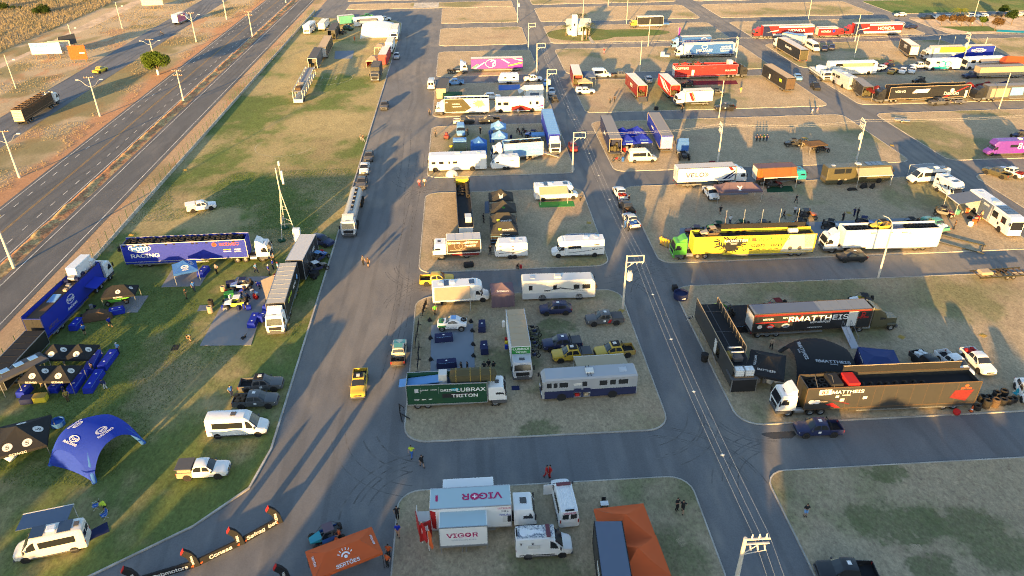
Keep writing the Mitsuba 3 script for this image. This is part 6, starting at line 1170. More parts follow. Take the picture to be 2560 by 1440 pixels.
q=at(1452,500);put(kit(bike_kit),'motorcycle','sandy motorcycle standing in front of the motorhome with brown awning','motorcycle',(q[0],q[1],.09),70,X(BODY='tan/p'))
q=at(1172,668);solo('equipment_bag','dark bag on the grass below the box truck with brown print','bag',MB().cbox(-.8,.8,-.45,.45,0,.8,.15),'black/f',(q[0],q[1],.09),10)
q=at(1302,672);solo('extinguisher','red canister beside the crouching person at the kerb','canister',MB().lathe([(.001,0),(.2,0),(.2,.6),(.08,.75),(.001,.8)],10),'red/p',(q[0],q[1],.09))

pv(bus,'motor_coach','long plain white motorhome bus in the lot with blue tents','bus',(1073,432),(1217,427),'L',2.5,None,'m',None,None,.09,(3.6,),side='L',wins=((.05,.12),(.18,.26),(.34,.37),(.42,.49)),wz=(.42,.58),front='flat',dec=[('r',.78,.02,.88,.22,'silver')])
pv(caravan,'caravan','white tandem caravan hitched behind the long white motorhome bus','caravan',(1228,428),(1299,424),'L',2.3,None,'m',None,None,.09,(2.8,),side='L',slope=1.6,wins=((.72,.82,.5,.62),(.2,.32,.62,.68)))
q=at(1130,441);K=Kit();b_=MB();n=13;Vv=[]
for i in range(n):
 for j in range(7):a,t=i*2*math.pi/(n-1),j/6*math.pi/2;Vv.append((1.3*math.cos(a)*math.cos(t),1.1*math.sin(a)*math.cos(t),1.35*math.sin(t)))
i,j=np.meshgrid(np.arange(n-1),np.arange(6),indexing='ij');K.add('fly_sheet','mat_offwhite_f',MB().add((np.array(Vv),np.stack([i*7+j,(i+1)*7+j,(i+1)*7+j+1,i*7+j+1],-1).reshape(-1,4))),60);K.add('pole','mat_grey_f',MB().tube([(1.3*math.cos(t),0,1.38*math.sin(t))for t in np.linspace(0,math.pi,9)],.03,4));K.add('doorway','mat_dgrey_f',MB().hull([(.2,-1.10,.1),(.75,-.95,.1),(.45,-.9,.8),(.3,-.8,.6)]));put(K,'dome_tent','small pale dome tent in front of the long white motorhome bus','dome tent',(q[0],q[1],.09),0)  # dark grey panel on the fly sheet paints a shaded opening
for px,lb in(((1246,316),'pale blue gazebo, far one of the joined pair'),((1249,341),'pale blue gazebo, near one of the joined pair')):
 q=at(*px,2.4);put(kit(tent,3.6,3.4,eave=2.4,peak=3.8,emblems=[('R',('p',[(.4,.4),(.5,.6),(.6,.4),(.5,.3)],'white')),('L',('p',[(.4,.4),(.5,.6),(.6,.4),(.5,.3)],'white')),('F',('p',[(.4,.4),(.5,.6),(.6,.4),(.5,.3)],'white'))]),'gazebo',lb,'gazebo',(q[0],q[1],.09),-4,X(CANOPY='lblue/f'),'pair of pale blue gazebos')
q=at(1197,358,2.4);put(kit(tent,3.6,3.6,eave=2.4,peak=3.9,walls='R',emblems=[('R',('p',[(.4,.4),(.5,.6),(.6,.4),(.5,.3)],'lblue'))]),'gazebo','bright blue gazebo with a lettered front wall behind the white bus','gazebo',(q[0],q[1],.09),-2,X(CANOPY='mblue/f',WALL='mblue/f'))
K=Kit();t=text('TXAI',.5);t.vertices=np.stack([-t.vertices[:,0],-1.98+0*t.vertices[:,0]-t.vertices[:,2],t.vertices[:,1]+1.2],1);K.add('lettering','mat_lblue_f',t)
xtra(last('gazebo'),K,q,-2)
q=at(1149,349,2.6);put(kit(tent,3.0,2.4,eave=2.6,peak=2.75,ridge=2.,sag=.02,walls='FB'),'gazebo','navy box canopy with open middle and pale blue roof','gazebo',(q[0],q[1],.09),0,X(CANOPY='lblue/f',WALL='navy/f'))
vn('pale blue van with its nose towards the navy box canopy',(1153,345),(1152,328),'c','lblue',L=5.,H=2.3)
Dx=[('t','TXAI',.78,.62,.75,1.35,'white'),('t','AUTOMOVEIS',.79,.28,.2,'white'),('r',.02,.1,.22,.48,'white'),('p',[(.06,.66),(.12,.8),(.2,.7),(.13,.6)],'white'),('r',.25,.1,.252,.9,'white'),('r',.275,.1,.277,.9,'white'),('r',.05,.02,.95,.05,'white')]
c,deg,l=pv(semi,'race_truck','blue lettered trailer with white cab among the blue tents','truck',(1232,408),(1358,398),'L',2.6,None,'m',X(BOX='lblue/p',TRIM='offwhite/m',DECK='tan/f'),None,.09,(4.0,'open',.9),side='L',dec=Dx,deck=3.6,gap=.4,skirt=4)
tyres_on((c,deg,3.7),rows(-l/2+.6,1.,9,(-.6,.3),0,.15,4),'tyre in the open roof of the blue lettered trailer','tyres on the blue lettered trailer',15,4)
q=at(1372,392);solo('loading_ramp','silver ramp at the rear of the blue lettered trailer','ramp',MB().hull([(-2.2,-.5,1.2),(-2.2,.5,1.2),(2.2,-.5,.1),(2.2,.5,.1),(-2.2,-.5,1.12),(-2.2,.5,1.12),(2.2,-.5,.02),(2.2,.5,.02)]),'silver/m',(q[0],q[1],.09),-12)
pv(semi,'race_truck','blue roofed trailer with white cab facing the camera beside the wire road','truck',(1388,390),(1366,313),'c',2.6,None,'m',X(BOX='fblue/p',ROOF='lblue/f',TRIM='lblue/m'),None,.09,(4.0,'ribs',.9),gap=.5)
bg('blue race buggy in the shade beside the blue roofed trailer',(1330,344),170,'mblue','mblue','navy',spare=False);q=at(1345,335,1.9);put(kit(tent,3.0,2.2,eave=1.9,peak=2.0,ridge=2.4,sag=.01),'side_awning','blue flat awning on the side of the blue roofed trailer','awning',(q[0],q[1],.09),0,X(CANOPY='lblue/f'))
for i in range(5):q=at(1294+5*i,330+(i%3)*5);put(kit(bike_kit),'motorcycle','dark motorcycle in the cluster behind the blue lettered trailer','motorcycle',(q[0],q[1],.09),70+13*i,X(BODY=('black/p','dred/p','navy/p')[i%3]),'motorcycles by the blue trailer')
q=at(1117,348);K=Kit();K.add('bucket','mat_dred_p',MB().cbox(-.6,.6,-.6,.6,.2,1.0,.1));K.add('mast','mat_dred_p',MB().cbox(-.3,.3,-.3,.3,1.0,1.6,.05));[wheel(K,x,s*.6,.28,.2)for x in(.5,-.5)for s in(1,-1)];put(K,'generator_cart','red wheeled generator cart beside the navy box canopy','generator',(q[0],q[1],.09),80)
q=at(1129,368);solo('storage_bin','small yellow bin on the grass beside the navy box canopy','bin',MB().cbox(-.4,.4,-.25,.25,0,.35,.05),'byellow/f',(q[0],q[1],.09),15)
for px in((1110+120,336),(1232,346),(1233,356)):q=at(px[0]-3,px[1]);solo('equipment_case','blue case beside the pair of pale blue gazebos','case',MB().cbox(-.5,.5,-.4,.4,0,.8,.05),'mblue/f',(q[0],q[1],.09),5,'blue cases')

c,deg,l=pv(rigid,'race_truck','white open roof truck with grey and sketch print on its side','truck',(1090,290),(1223,287),'L',2.5,None,'m',X(BOX='white/p',DECK='grey/f',TRIM='offwhite/m'),None,.09,(4.2,'open',.8),side='L',deck=3.6,fairing=True,dec=[('p',[(.01,.02),(.45,.02),(.60,.30),(.42,.98),(.01,.98)],'olive'),('p',[(.45,.98),(.42,.98),(.62,.30),(.70,.30)],'lblue'),('blob',.78,.60,1.3,.9,9,'tan'),('o',.66,.40,.35,.4,'offwhite'),('t','SUPORTE',.26,.6,.3,'white'),('r',.02,.55,.08,.66,'white'),('r',.02,.38,.08,.46,'white'),('p',[(.02,.7),(.09,.7),(.055,.8)],'white'),('t','Quasimodo',.28,.42,.3,'white'),('r',.28,.05,.38,.36,'gold')])
tyres_on((c,deg,3.7),rows(-l/2+.8,1.0,9,(-.7,.3),0,.15,4),'tyre in the open roof of the white truck with sketch print','tyres on the white truck roof',12,6)
pv(bus,'motor_coach','white motorhome bus with red printed flank beside the sketch print truck','bus',(1239,284),(1360,280),'L',2.5,None,'m',None,None,.09,(3.6,),side='L',wins=((.05,.12),(.16,.27),(.70,.74),(.83,.89)),wz=(.5,.74),front='flat',dec=[('p',[(.32,.05),(.60,.05),(.58,.42),(.50,.48),(.33,.35)],'dred'),('p',[(.60,.05),(.8,.05),(.72,.2),(.58,.42)],'red'),('p',[(.8,.05),(.99,.12),(.99,.2)],'mauve'),('p',[(.82,.25),(.99,.35),(.99,.5)],'magenta')])
pk('white and black pickup truck on the road below the sketch print truck',(1187,311),(1134,313),'R','black','open','',0,BED='offwhite');pk('black pickup truck with stickers beside the pale blue gazebos',(1199,312),(1250,309),'L','black','open','tag',0)
pk('blue grey pickup truck at the far edge of the sketch print truck lot',(1118,216),(1158,214),'L','lblue','open','')
cr('white sport utility car behind the sketch print truck',(1247,250),(1214,251),'R','white');pk('white pickup truck with white cargo at the far right of the lot',(1358,205),(1309,207),'R','white','open','load',CARGO='white/f')
vn('white and black van standing end on at the left kerb of the lot',(1084,206),(1076,232),'c','offwhite',H=2.6,L=6.)
pv(trailer,'race_trailer','short trailer with dark roof and tan end wall behind the sketch print truck','trailer',(1112,226),(1104,254),'c',2.6,None,'m',X(BOX='tan/p',ROOF='dgrey/f',BACK='tan/p'),None,.09,(3.4,'flat',.7),rim=False)
q=at(1131,238,2.2);put(kit(tent,5.2,6.0,eave=2.2,peak=2.5,ridge=4.,sag=.03),'side_awning','flat dark green awning on the side of the dark roofed trailer','awning',(q[0],q[1],.09),0,X(CANOPY='dgreen/f'))
pv(caravan,'caravan','white caravan with grey roof awning above a blue tarpaulin','caravan',(1246,212),(1297,210),'L',2.3,None,'m',None,None,.09,(2.8,),side='L')
quad_sheet('tarpaulin','bright blue tarpaulin in front of the white caravan','tarpaulin',[(1247,227),(1301,224),(1300,212),(1246,214)],'mblue/f',.11)
K=Kit();K.add('box','mat_white_f',MB().cbox(-2.4,2.4,-2.,2.,.3,2.7,.05));K.add('roof','mat_white_f',MB().hull([(x,y,2.72)for x in(-2.5,2.5)for y in(-2.1,2.1)]+[(x,0,3.3)for x in(-2.5,2.5)]));K.add('awning','mat_offwhite_f',MB().hull([(-2.5,-2,2.6),(-2.5,2,2.6),(-4.2,-2,1.6),(-4.2,2,1.6),(-2.5,2,2.55),(-4.2,2,1.55)]));K.add('doorway','mat_slate_f',MB().box(-1.2,1.2,-2.03,-1.99,.35,1.7));K.add('wheel','rubber_tyre',MB().lathe([(.001,-.1),(.34,-.1),(.34,.1),(.001,.1)],12,'y',(0,-1.9,.34)));q=at(1334,243);put(K,'box_tent','white fold out box tent with side awning above the red printed bus','tent',(q[0],q[1],.09),2)  # slate panel paints the shaded entrance on a solid box
cr('pale blue car by the left kerb of the wire road',(1366,219),(1368,207),'c','lblue','hatch',0);cr('grey car by the left kerb of the wire road',(1380,241),(1378,228),'c','silver','hatch',0);bg('sand coloured open buggy parked behind the grey car on the wire road',(1384,253),100,'sand','dgrey','dgrey',0);cr('red and white car passing the blue roofed trailer on the wire road',(1436,386),(1429,362),'c','dred','hatch',0)

pv(tractor,'tractor_unit','white tractor unit without trailer left of the purple trailer','truck',(1171,185),(1115,186),'R',2.5,None,'m',None)
pv(trailer,'race_trailer','purple trailer with large white question mark and slashes','trailer',(1178,182),(1307,179),'L',2.6,None,'m',X(BOX='magenta/p',ROOF='offwhite/f'),None,.09,(4.0,'ribs',1.0),side='L',dec=[('t','?',.43,.55,1.9,1.3,'white'),('e',.38,.52,1.6,1.2,.12,'white'),('p',[(.0,.1),(.12,.5),(.16,.5),(.05,.05)],'mint'),('p',[(.06,.05),(.24,.62),(.27,.62),(.1,.05)],'white'),('p',[(.58,.95),(.72,.5),(.75,.55),(.62,.95)],'white'),('p',[(.72,.2),(.99,.5),(.99,.62),(.72,.3)],'lime'),('p',[(.66,.03),(.99,.03),(.99,.3),(.75,.12)],'purple'),('p',[(.8,.95),(.99,.7),(.99,.8),(.86,.95)],'white')])

pk('white pickup truck with loaded bed, first in the row on the wire road',(1540,476),(1560,507),'c','white','open','load',0,CARGO='dred/f');pk('black pickup truck with open bed, second in the row on the wire road',(1555,512),(1577,542),'c','black','open','load',0,seed=4);pk('white and blue pickup truck, last in the row on the wire road',(1566,545),(1588,575),'c','silver','open','load',0,CARGO='mblue/f',seed=6,BED='white')
# ------------------------------------------------------------------ right hand lots

K=Kit();c,deg,l=line((1735,800),(1823,976),'L',3.0);x0,x1,w,H=-l/2,l/2,1.5,3.6
K.add('side_wall','BOX',MB().box(x0,x0+5,w-.06,w,.5,H).box(x0+6.1,x1,w-.06,w,.5,H).box(x0+5,x0+6.1,w-.06,w,.5,1.0).box(x0+5,x0+6.1,w-.06,w,3.0,H));K.add('side_wall','BOX',MB().box(x0+4,x1,-w,-w+.06,.9,H));K.add('floor','mat_black_f',MB().box(x0,x1,-w+.06,w-.06,2.3,2.5));K.add('belly','mat_dgrey_f',MB().box(x0+.3,x1-.3,-w+.1,-.2,.9,2.3))
b=MB().box(x0,x1,w-.03,w+.03,H,H+.06)
for i in range(11):x=x0+4+(l-4)*i/10;b.box(x-.03,x+.03,-w-.03,-w+.08,2.5,H+.02)
b.box(x0+4,x1,-w-.03,-w+.04,H,H+.06);K.add('edge_frame','mat_tan_f',b);K.add('rail_panel','mat_tan_f',MB().box(x0+7,x1,-w-.02,-w+.0,H-.5,H-.1));K.add('deck_seam','mat_dgrey_f',MB().box(x0+4,x1,-.05,.05,2.5,2.53).box(x0+9,x0+9.1,-1.4,1.4,2.5,2.54).box(x0+14,x0+14.1,-1.4,1.4,2.5,2.54))
K.add('platform','mat_dgrey_f',MB().box(x0-.6,x0+1.6,-w-.2,w+.2,1.9,2.0));K.add('platform_leg','mat_steel_m',MB().box(x0-.55,x0-.47,-w-.1,-w,0,1.9).box(x0-.55,x0-.47,w,w+.1,0,1.9));K.add('skirt','mat_black_f',MB().box(x0-.58,x0-.54,-w,w,.1,1.9));K.add('open_door','mat_offwhite_p',MB().box(x0+6.2,x0+7.0,w+.02,w+.06,1.0,3.0));K.add('hand_rail','mat_steel_m',MB().tube([(x0+3.6,w+.8,0),(x0+3.6,w+.8,1.3),(x0+5.4,w+.8,1.9)],.03).tube([(x0+8.5,w+.7,0),(x0+8.5,w+.7,1.6),(x0+11,w+.7,1.6),(x0+11,w+.7,0)],.03));axles(K,(x0+6,x0+7.3),2.8)
put(K,'race_trailer','long black open topped trailer along the wire road kerb','trailer',(c[0],c[1],.09),deg,X(BOX='char/p'))
for s in(-.62,.62):p=on(c,deg,x0+.2,s);put(kit(ibc_kit),'liquid_tank','white caged tank, %s of the pair on the rear platform of the black trailer'%('right' if s<0 else 'left'),'tank',(*p,2.1),deg,X(),'pair of caged tanks')
p=on(c,deg,x0+3.0,0);K=Kit();K.add('frame','mat_dgrey_f',MB().tube([(-1.2,-.9,0),(-1.2,-.9,1.1),(1.2,-.9,1.1),(1.2,-.9,0)],.05).tube([(-1.2,.9,0),(-1.2,.9,1.1),(1.2,.9,1.1),(1.2,.9,0)],.05));K.add('engine','mat_dgrey_f',MB().cbox(-.8,.8,-.6,.6,.1,.8,.1));K.add('panel','mat_offwhite_f',MB().box(.9,1.1,-.8,.8,1.1,1.2).box(-.1,.1,-.8,.8,1.1,1.2));put(K,'engine_rack','rack with engine parts on the rear of the long black trailer','rack',(*p,2.5),deg)
p=on(c,deg,x0+3.4,.8);solo('generator','small yellow generator on the rear of the long black trailer','generator',MB().cbox(-.5,.5,-.3,.3,0,.8,.08),'gold/f',(*p,2.5),deg)
quad_sheet('ground_mat','dark grey mat beside the long black open trailer','mat',[(1800,836),(1884,832),(1868,764),(1792,766)],'black/f',.11)
bg('green buggy chassis with big wheels beside the long black open trailer',(1806,784),115,'kiwi','kiwi','dgreen',roof=False);q=at(1843,824);put(kit(table_kit,2.4,1.0,.8,0),'covered_table','black covered table on dark mat near the long black trailer','table',(q[0],q[1],.12),10,X(COVER='black/f'))
q=at(1701,746);K=Kit();K.add('tub','mat_navy_f',MB().lathe([(.001,.05),(1.05,.05),(1.1,1.0),(1.0,1.0),(.98,.7),(.001,.7)],18));K.add('label','mat_white_f',MB().box(-.3,.3,-1.11,-1.06,.35,.5));put(K,'round_tub','round navy tub at the corner of the lot with long black trailer','tub',(q[0],q[1],.09),10)
q=at(1686,727);solo('rubbish_bin','black bin at the kerb corner beside the round navy tub','bin',MB().cbox(-.4,.4,-.4,.4,0,.9,.1),'black/f',(q[0],q[1],.09));q=at(1723,802);put(kit(chair_kit),'folding_chair','black folding chair between kerb and long black trailer','chair',(q[0],q[1],.09),130,X(SEAT='black/f'),'folding chairs');q=at(1760,903);solo('rubbish_bin','black bin on the kerb side of the long black trailer','bin',MB().lathe([(.001,0),(.42,0),(.5,1.1),(.001,1.15)],12),'black/f',(q[0],q[1],.09))
Dm=[('t','RMATTHEIS',.55,.64,.78,1.35,'white'),('t','MOTORSPORT',.57,.42,.3,'white'),('p',[(.0,.98),(.99,.98),(.99,.90),(.0,.86)],'dred'),('p',[(.02,.5),(.38,.5),(.41,.84),(.40,.84),(.37,.54),(.02,.54)],'red'),('t','SERTOES',.12,.70,.24,'white'),('t','MIT CUP',.29,.74,.26,'white'),('o',.06,.30,.35,.3,'offwhite'),('o',.15,.30,.55,.35,'red'),('o',.15,.28,.4,.2,'white'),('o',.28,.31,.55,.33,'silver'),('o',.28,.29,.4,.2,'dgrey'),('t','mattheismotorsport',.53,.14,.16,'white'),('r',.80,.1,.88,.98,'offwhite'),('t','R',.93,.7,.8,'red'),('t','RACING',.93,.55,.3,'red'),('r',.35,.02,.352,.98,'dgrey'),('r',.885,.02,.887,.98,'tan')]
c,deg,l=pv(semi,'race_truck','black race trailer with white and red lettering and long nose black cab','truck',(2240,828),(1876,848),'R',2.6,None,'m',X(BOX='black/p',ROOF='tarp/f',CAB='olive/p',TRIM='brown/f',SKIRT='black/p'),None,.09,(3.9,'ribs',.95,'bonnet'),dec=Dm,gap=.3,tandem=3,topdec=[('r',.02,.05,.55,.95,'slate')])
p=on(c,deg,l*.13,-1.7);K=Kit();K.add('ramp','mat_silver_f',MB().hull([(-.55,0.2,1.3),(.55,.2,1.3),(-.55,-3.2,.05),(.55,-3.2,.05),(-.55,.2,1.2),(.55,.2,1.2),(-.55,-3.2,0),(.55,-3.2,0)]));K.add('hand_rail','mat_steel_m',MB().tube([(.58,.2,1.3),(.58,.2,2.3),(.58,-2.4,1.3),(.58,-2.4,.3)],.03).tube([(-.58,.2,1.3),(-.58,.2,2.3),(-.58,-2.4,1.3),(-.58,-2.4,.3)],.03));put(K,'access_ramp','grey access ramp with hand rails at the black lettered race trailer','ramp',(*p,.09),deg)
bg('white and yellow race buggy behind the black lettered race trailer',(2150,762),170,'white','byellow','black');bg('red and white race buggy at the left end of the black lettered trailer',(1935,776),185,'red','white','dred')
Db=[('t','RMATTHEIS',.225,.80,.44,1.2,'white'),('t','RACING',.23,.66,.18,'white'),('r',.07,.70,.14,.92,'offwhite'),('t','83',.105,.81,.5,'red'),('o',.04,.42,.4,.3,'white'),('o',.07,.42,.4,.3,'white'),('r',.075,.40,.13,.44,'tan'),('p',[(.12,.30),(.16,.36),(.22,.10),(.2,.1)],'red'),('p',[(.13,.52),(.26,.30),(.26,.26)],'dred'),('r',.17,.56,.19,.66,'offwhite'),('r',.2,.40,.225,.52,'offwhite'),('r',.33,.46,.355,.58,'offwhite'),('o',.92,.84,.25,.16,'orange'),('t','SERTOES',.92,.73,.22,'orange'),('p',[(.86,.66),(.97,.66),(.94,.2),(.84,.36)],'dred')]+[('r',u,.01,u+.002,.99,'brown')for u in(.235,.31,.39,.44,.52,.61,.69,.78,.87)]
c,deg,l=pv(semi,'race_truck','black panelled open race trailer with lit white cab at lower right','truck',(1940,1046),(2428,1024),'L',2.6,None,'m',X(BOX='char/p',DECK='black/f',TRIM='brown/f',SKIRT='char/p'),None,.09,(4.2,'open',.65),side='L',dec=Db,deck=3.4,gap=.9,skirt=5.5)
xr=l/2
K=Kit();K.add('raised_panel','mat_black_f',MB().box(-xr+1.2,xr-8.2,-1.36,-1.30,4.2,5.2));K.add('panel_seam','mat_tan_f',MB().box(-xr+1.2,xr-8.2,-1.38,-1.28,5.2,5.25));K.add('tail_lift','mat_black_f',MB().box(-xr-.25,-xr-.1,-1.2,1.2,.3,2.6));K.add('ladder','mat_olive_m',MB().box(xr-3.0,xr-2.95,.3,1.2,1.2,4.1));K.add('hoop','mat_dgrey_f',MB().tube([(xr-4.2,-1.2,4.2),(xr-4.2,0,5.0),(xr-4.2,1.2,4.2)],.04).tube([(xr-6.2,-1.2,4.2),(xr-6.2,0,5.0),(xr-6.2,1.2,4.2)],.04))
xtra(last('race_truck'),K,c,deg)
tyres_on((c,deg,3.5),rows(xr-9.8,xr-17,8,(.6,),.2,.1,4),'tyre standing in the row inside the black panelled open trailer','tyre row in the black panelled trailer',75,4);tyres_on((c,deg,3.5),rows(xr-4.2,xr-5.6,3,(-.8,0,.8),.0,.1,5)+rows(xr-4.6,xr-5.4,2,(-.5,.4),.28,.1,6),'tyre in the pile behind the lit white cab','tyre pile behind the white cab',10,5)
for u,c1,lb in((6.6,'black/f','dark toolbox between tyres and red case on the black panelled trailer'),(8.6,'red/f','red case on the roof of the black panelled open trailer')):p=on(c,deg,xr-u,0);solo('roof_case',lb,'case',MB().cbox(-.7,.7,-1.1,1.1,0,1.1,.06),c1,(*p,3.5),deg)
g=random.Random(3)
for i,(px,n)in enumerate((((2441,1024),2),((2464,1020),4),((2485,1017),4),((2503,1012),3),((2519,1010),3),((2452,1004),3),((2487,994),3),((2507,990),3),((2531,1005),2),((2470,1000),2))):
 q=at(*px)
 for j in range(n):k=thing('tyre','tyre in one of the stacks at the right end of the black panelled trailer','tyre','tyre stacks at lower right');ent(k,_ty,'rubber_tyre' if i!=2 else M('brown','f'),T().translate([q[0]+g.uniform(-.05,.05),q[1]+g.uniform(-.05,.05),.23+.28*j]).scale(1.15).rotate([0,0,1],g.random()*90))
q=at(2427,1030);K=Kit();K.add('base','mat_black_f',MB().box(-.22,.22,-.22,.22,0,.04));K.add('cone','mat_orange_f',MB().lathe([(.2,.04),(.05,.85),(.001,.86)],12));K.add('band','mat_white_f',MB().lathe([(.15,.32),(.11,.52)],12));put(K,'traffic_cone','orange traffic cone beside the tyre stacks at lower right','cone',(q[0],q[1],.09),0)
q=at(2389,1038);solo('exercise_ball','red ball on grass below the black panelled trailer','ball',trimesh.creation.icosphere(2,.42),'red/f',(q[0],q[1],.5),smooth=True);q=at(2536,992);put(kit(chair_kit),'folding_chair','teal folding chair behind the tyre stacks at lower right','chair',(q[0],q[1],.09),200,X(SEAT='teal/f'),'folding chairs')
cr('white sport utility car cut by the right edge beside the tyre stacks',(2552,1012),(2530,965),'R','white')
q=at(1917,912,2.2);put(kit(tent,4.4,5.4,eave=2.2,peak=3.5,sag=.16,emblems=[('R',('t','MATTHEIS',.5,.35,.3,'offwhite')),('B',('t','MATTHEIS',.5,.35,.3,'offwhite'))]),'gazebo','black gazebo between the long black trailer and the big black arch canopy','gazebo',(q[0],q[1],.09),-24,X(CANOPY='black/f'))
q=at(2045,925);tx=lambda s:[('t','RMATTHEIS',.5,.5,.5*s,1.2,'silver'),('t','RACING',.5,.27,.2*s,'silver')]
put(kit(arch_tent,4.0,3.0,'',emb=[(.15,-.55,(1,0),(0,1),tx(.9)),(-.62,.05,(0,-1),(1,0),tx(.8))]),'arch_tent','large black four legged arch canopy with grey lettering behind lit white cab','tent',(q[0],q[1],.09),-6,X(CANOPY='black/f',RIB='dgrey/f'))
q=at(2200,896,2.6);put(kit(tent,4.4,4.4,eave=2.5,peak=2.8,ridge=1.5,sag=.03,walls='LB',emblems=[('r',('t','POLARIS',.65,.5,.26,1.5,'white')),('b',('t','POLARIS',.5,.5,.24,1.4,'white'))]),'gazebo','dark blue square gazebo with walls and pale lettering on its valance','gazebo',(q[0],q[1],.09),-14,X(CANOPY='navy2/f',WALL='navy/f'))
K=Kit();[K.add('side_wall','mat_navy_f',MB().hull([(x0_,-2.2,.1),(x1_,-2.2,.1),(x0_,-2.2,2.2),(x2_,-2.2,2.2),(x0_,-2.22,.1)]))for x0_,x1_,x2_ in((-2.15,-1.0,-.4),(2.15,1.2,.7))]
xtra(last('gazebo'),K,q,-14)
pk('white pickup truck farthest right of the three behind the black trailer',(2446,940),(2400,893),'R','white','open','load',CARGO='red/f');pk('white pickup truck with empty bed in the middle of three behind the black trailer',(2388,943),(2342,905),'R','white');pk('black pickup truck with white tank in its bed behind the black trailer',(2326,944),(2280,906),'R','black','open','load',CARGO='white/f')

Dy=[('blob',.30,.62,2.3,1.0,3,'black'),('blob',.31,.36,1.1,.7,8,'black'),('claw',.235,.66,1.1,'lime'),('t','MONSTER',.345,.74,.46,1.25,'white'),('t','ENERGY',.33,.58,.2,'white'),('t','Divino Fogão',.615,.77,.62,1.3,'green'),('r',.475,.70,.505,.86,'red'),('t','can-am',.60,.45,.62,1.6,'black'),('p',[(.72,.04),(.78,.98),(.99,.98),(.99,.04)],'cream'),('p',[(.90,.98),(.99,.98),(.99,.30),(.92,.30)],'olive'),('blob',.84,.42,1.3,.7,5,'brown'),('blob',.85,.55,.8,.4,6,'dgreen'),('o',.80,.25,.35,.35,'dgrey'),('o',.88,.25,.35,.35,'dgrey'),('r',.74,.03,.99,.18,'orange'),('p',[(.40,.30),(.42,.15),(.44,.30),(.43,.3),(.42,.22),(.41,.3)],'black'),('r',.46,.22,.49,.28,'black')]+[('r',.52+.05*i,.22,.55+.05*i,.27,'black')for i in range(4)]
c,deg,l=pv(semi,'race_truck','yellow race trailer with black splash print and lime green cab','truck',(1682,652),(2030,641),'L',2.6,None,'m',X(BOX='byellow/p',CAB='kiwi/p',DECK='black/f',TRIM='yellow/p',SKIRT='byellow/p',BUMPER='kiwi/p'),None,.09,(4.1,'open',.75),side='L',dec=Dy,deck=3.5,gap=1.0,skirt=5)
K=Kit();K.add('raised_panel','mat_black_f',MB().box(-l/2+1,l/2-8,-1.36,-1.3,4.1,5.0));K.add('exhaust_tank','mat_offwhite_p',MB().lathe([(.001,-.7),(.45,-.7),(.45,.7),(.001,.7)],12,'x',(-l/2+3.5,0,4.1)))
xtra(last('race_truck'),K,c,deg)
tyres_on((c,deg,3.6),rows(l/2-9.5,l/2-12,3,(-.8,.5),.05,.15,4),'tyre on the roof of the yellow race trailer','tyres on the yellow trailer',12,4)
p=on(c,deg,l*.24,0);put(kit(buggy),'race_buggy','sand coloured race buggy riding on the yellow race trailer','race buggy',(*p,3.6),deg,X(BODY='sand/p',BODY2='brown/p',ROOF='tan/f',CAGE='dgrey/f'),'race buggies')
for i,x in enumerate((1820,1859,1902,1943,1985)):
 p=on(c,deg,l*.12-i*3.0,-1.55);K=Kit();K.add('mast','mat_offwhite_p',MB().tube([(0,0,3.6),(0,0,7.4)],.035,5));K.add('sail',('mat_red_f','mat_tan_f')[i>0],MB().hull([(-.02,0,4.6),(.12,.28,5.0),(.14,.30,6.9),(.0,0,7.3),(.02,-.02,6)]));put(K,'feather_flag','narrow feather flag rising from the roof edge of the yellow trailer','flag',(*p,.09),deg,None,'feather flags on the yellow trailer')
c,deg,l=pv(semi,'race_truck','plain white open roof race trailer with yellow buggy on top','truck',(2058,636),(2340,627),'L',2.6,None,'m',X(BOX='white/p',DECK='slate/f',TRIM='offwhite/p',SKIRT='white/p'),None,.09,(4.2,'open',.7),side='L',dec=[('r',.26,.80,.31,.85,'dgrey'),('r',.46,.80,.49,.84,'dgrey'),('r',.58,.80,.64,.84,'dgrey'),('r',.66,.72,.69,.80,'silver'),('r',.3,.02,.302,.98,'silver')],deck=3.6,gap=.8,skirt=4)
tyres_on((c,deg,3.7),rows(l/2-4,l/2-7,6,(-.7,.1,.8),0,.05,4),'tyre in the neat rows behind the cab of the white open trailer','tyre rows at the front of the white trailer',18,4);tyres_on((c,deg,3.7),rows(-l/2+.6,l/2-14,9,(-.7,.1,.8),0,.05,6),'tyre in the neat rows at the rear of the white open trailer','tyre rows at the rear of the white trailer',18,6)
p=on(c,deg,l*.02,.1);put(kit(buggy),'race_buggy','yellow and black race buggy carried on the white open trailer','race buggy',(*p,3.7),deg,X(BODY='byellow/p',BODY2='byellow/p',ROOF='black/f',CAGE='gold/f'),'race buggies')
cr('black hatchback with white squares on its doors below the white trailer',(2094,658),(2172,656),'L','black','suv',0,extra='rails')
quad_sheet('tarpaulin','long slate tarpaulin with race buggies behind the yellow and white trailers','tarpaulin',[(1697,604),(2290,588),(2275,546),(1700,572)],'tarp/f',.11,.03,n=22)
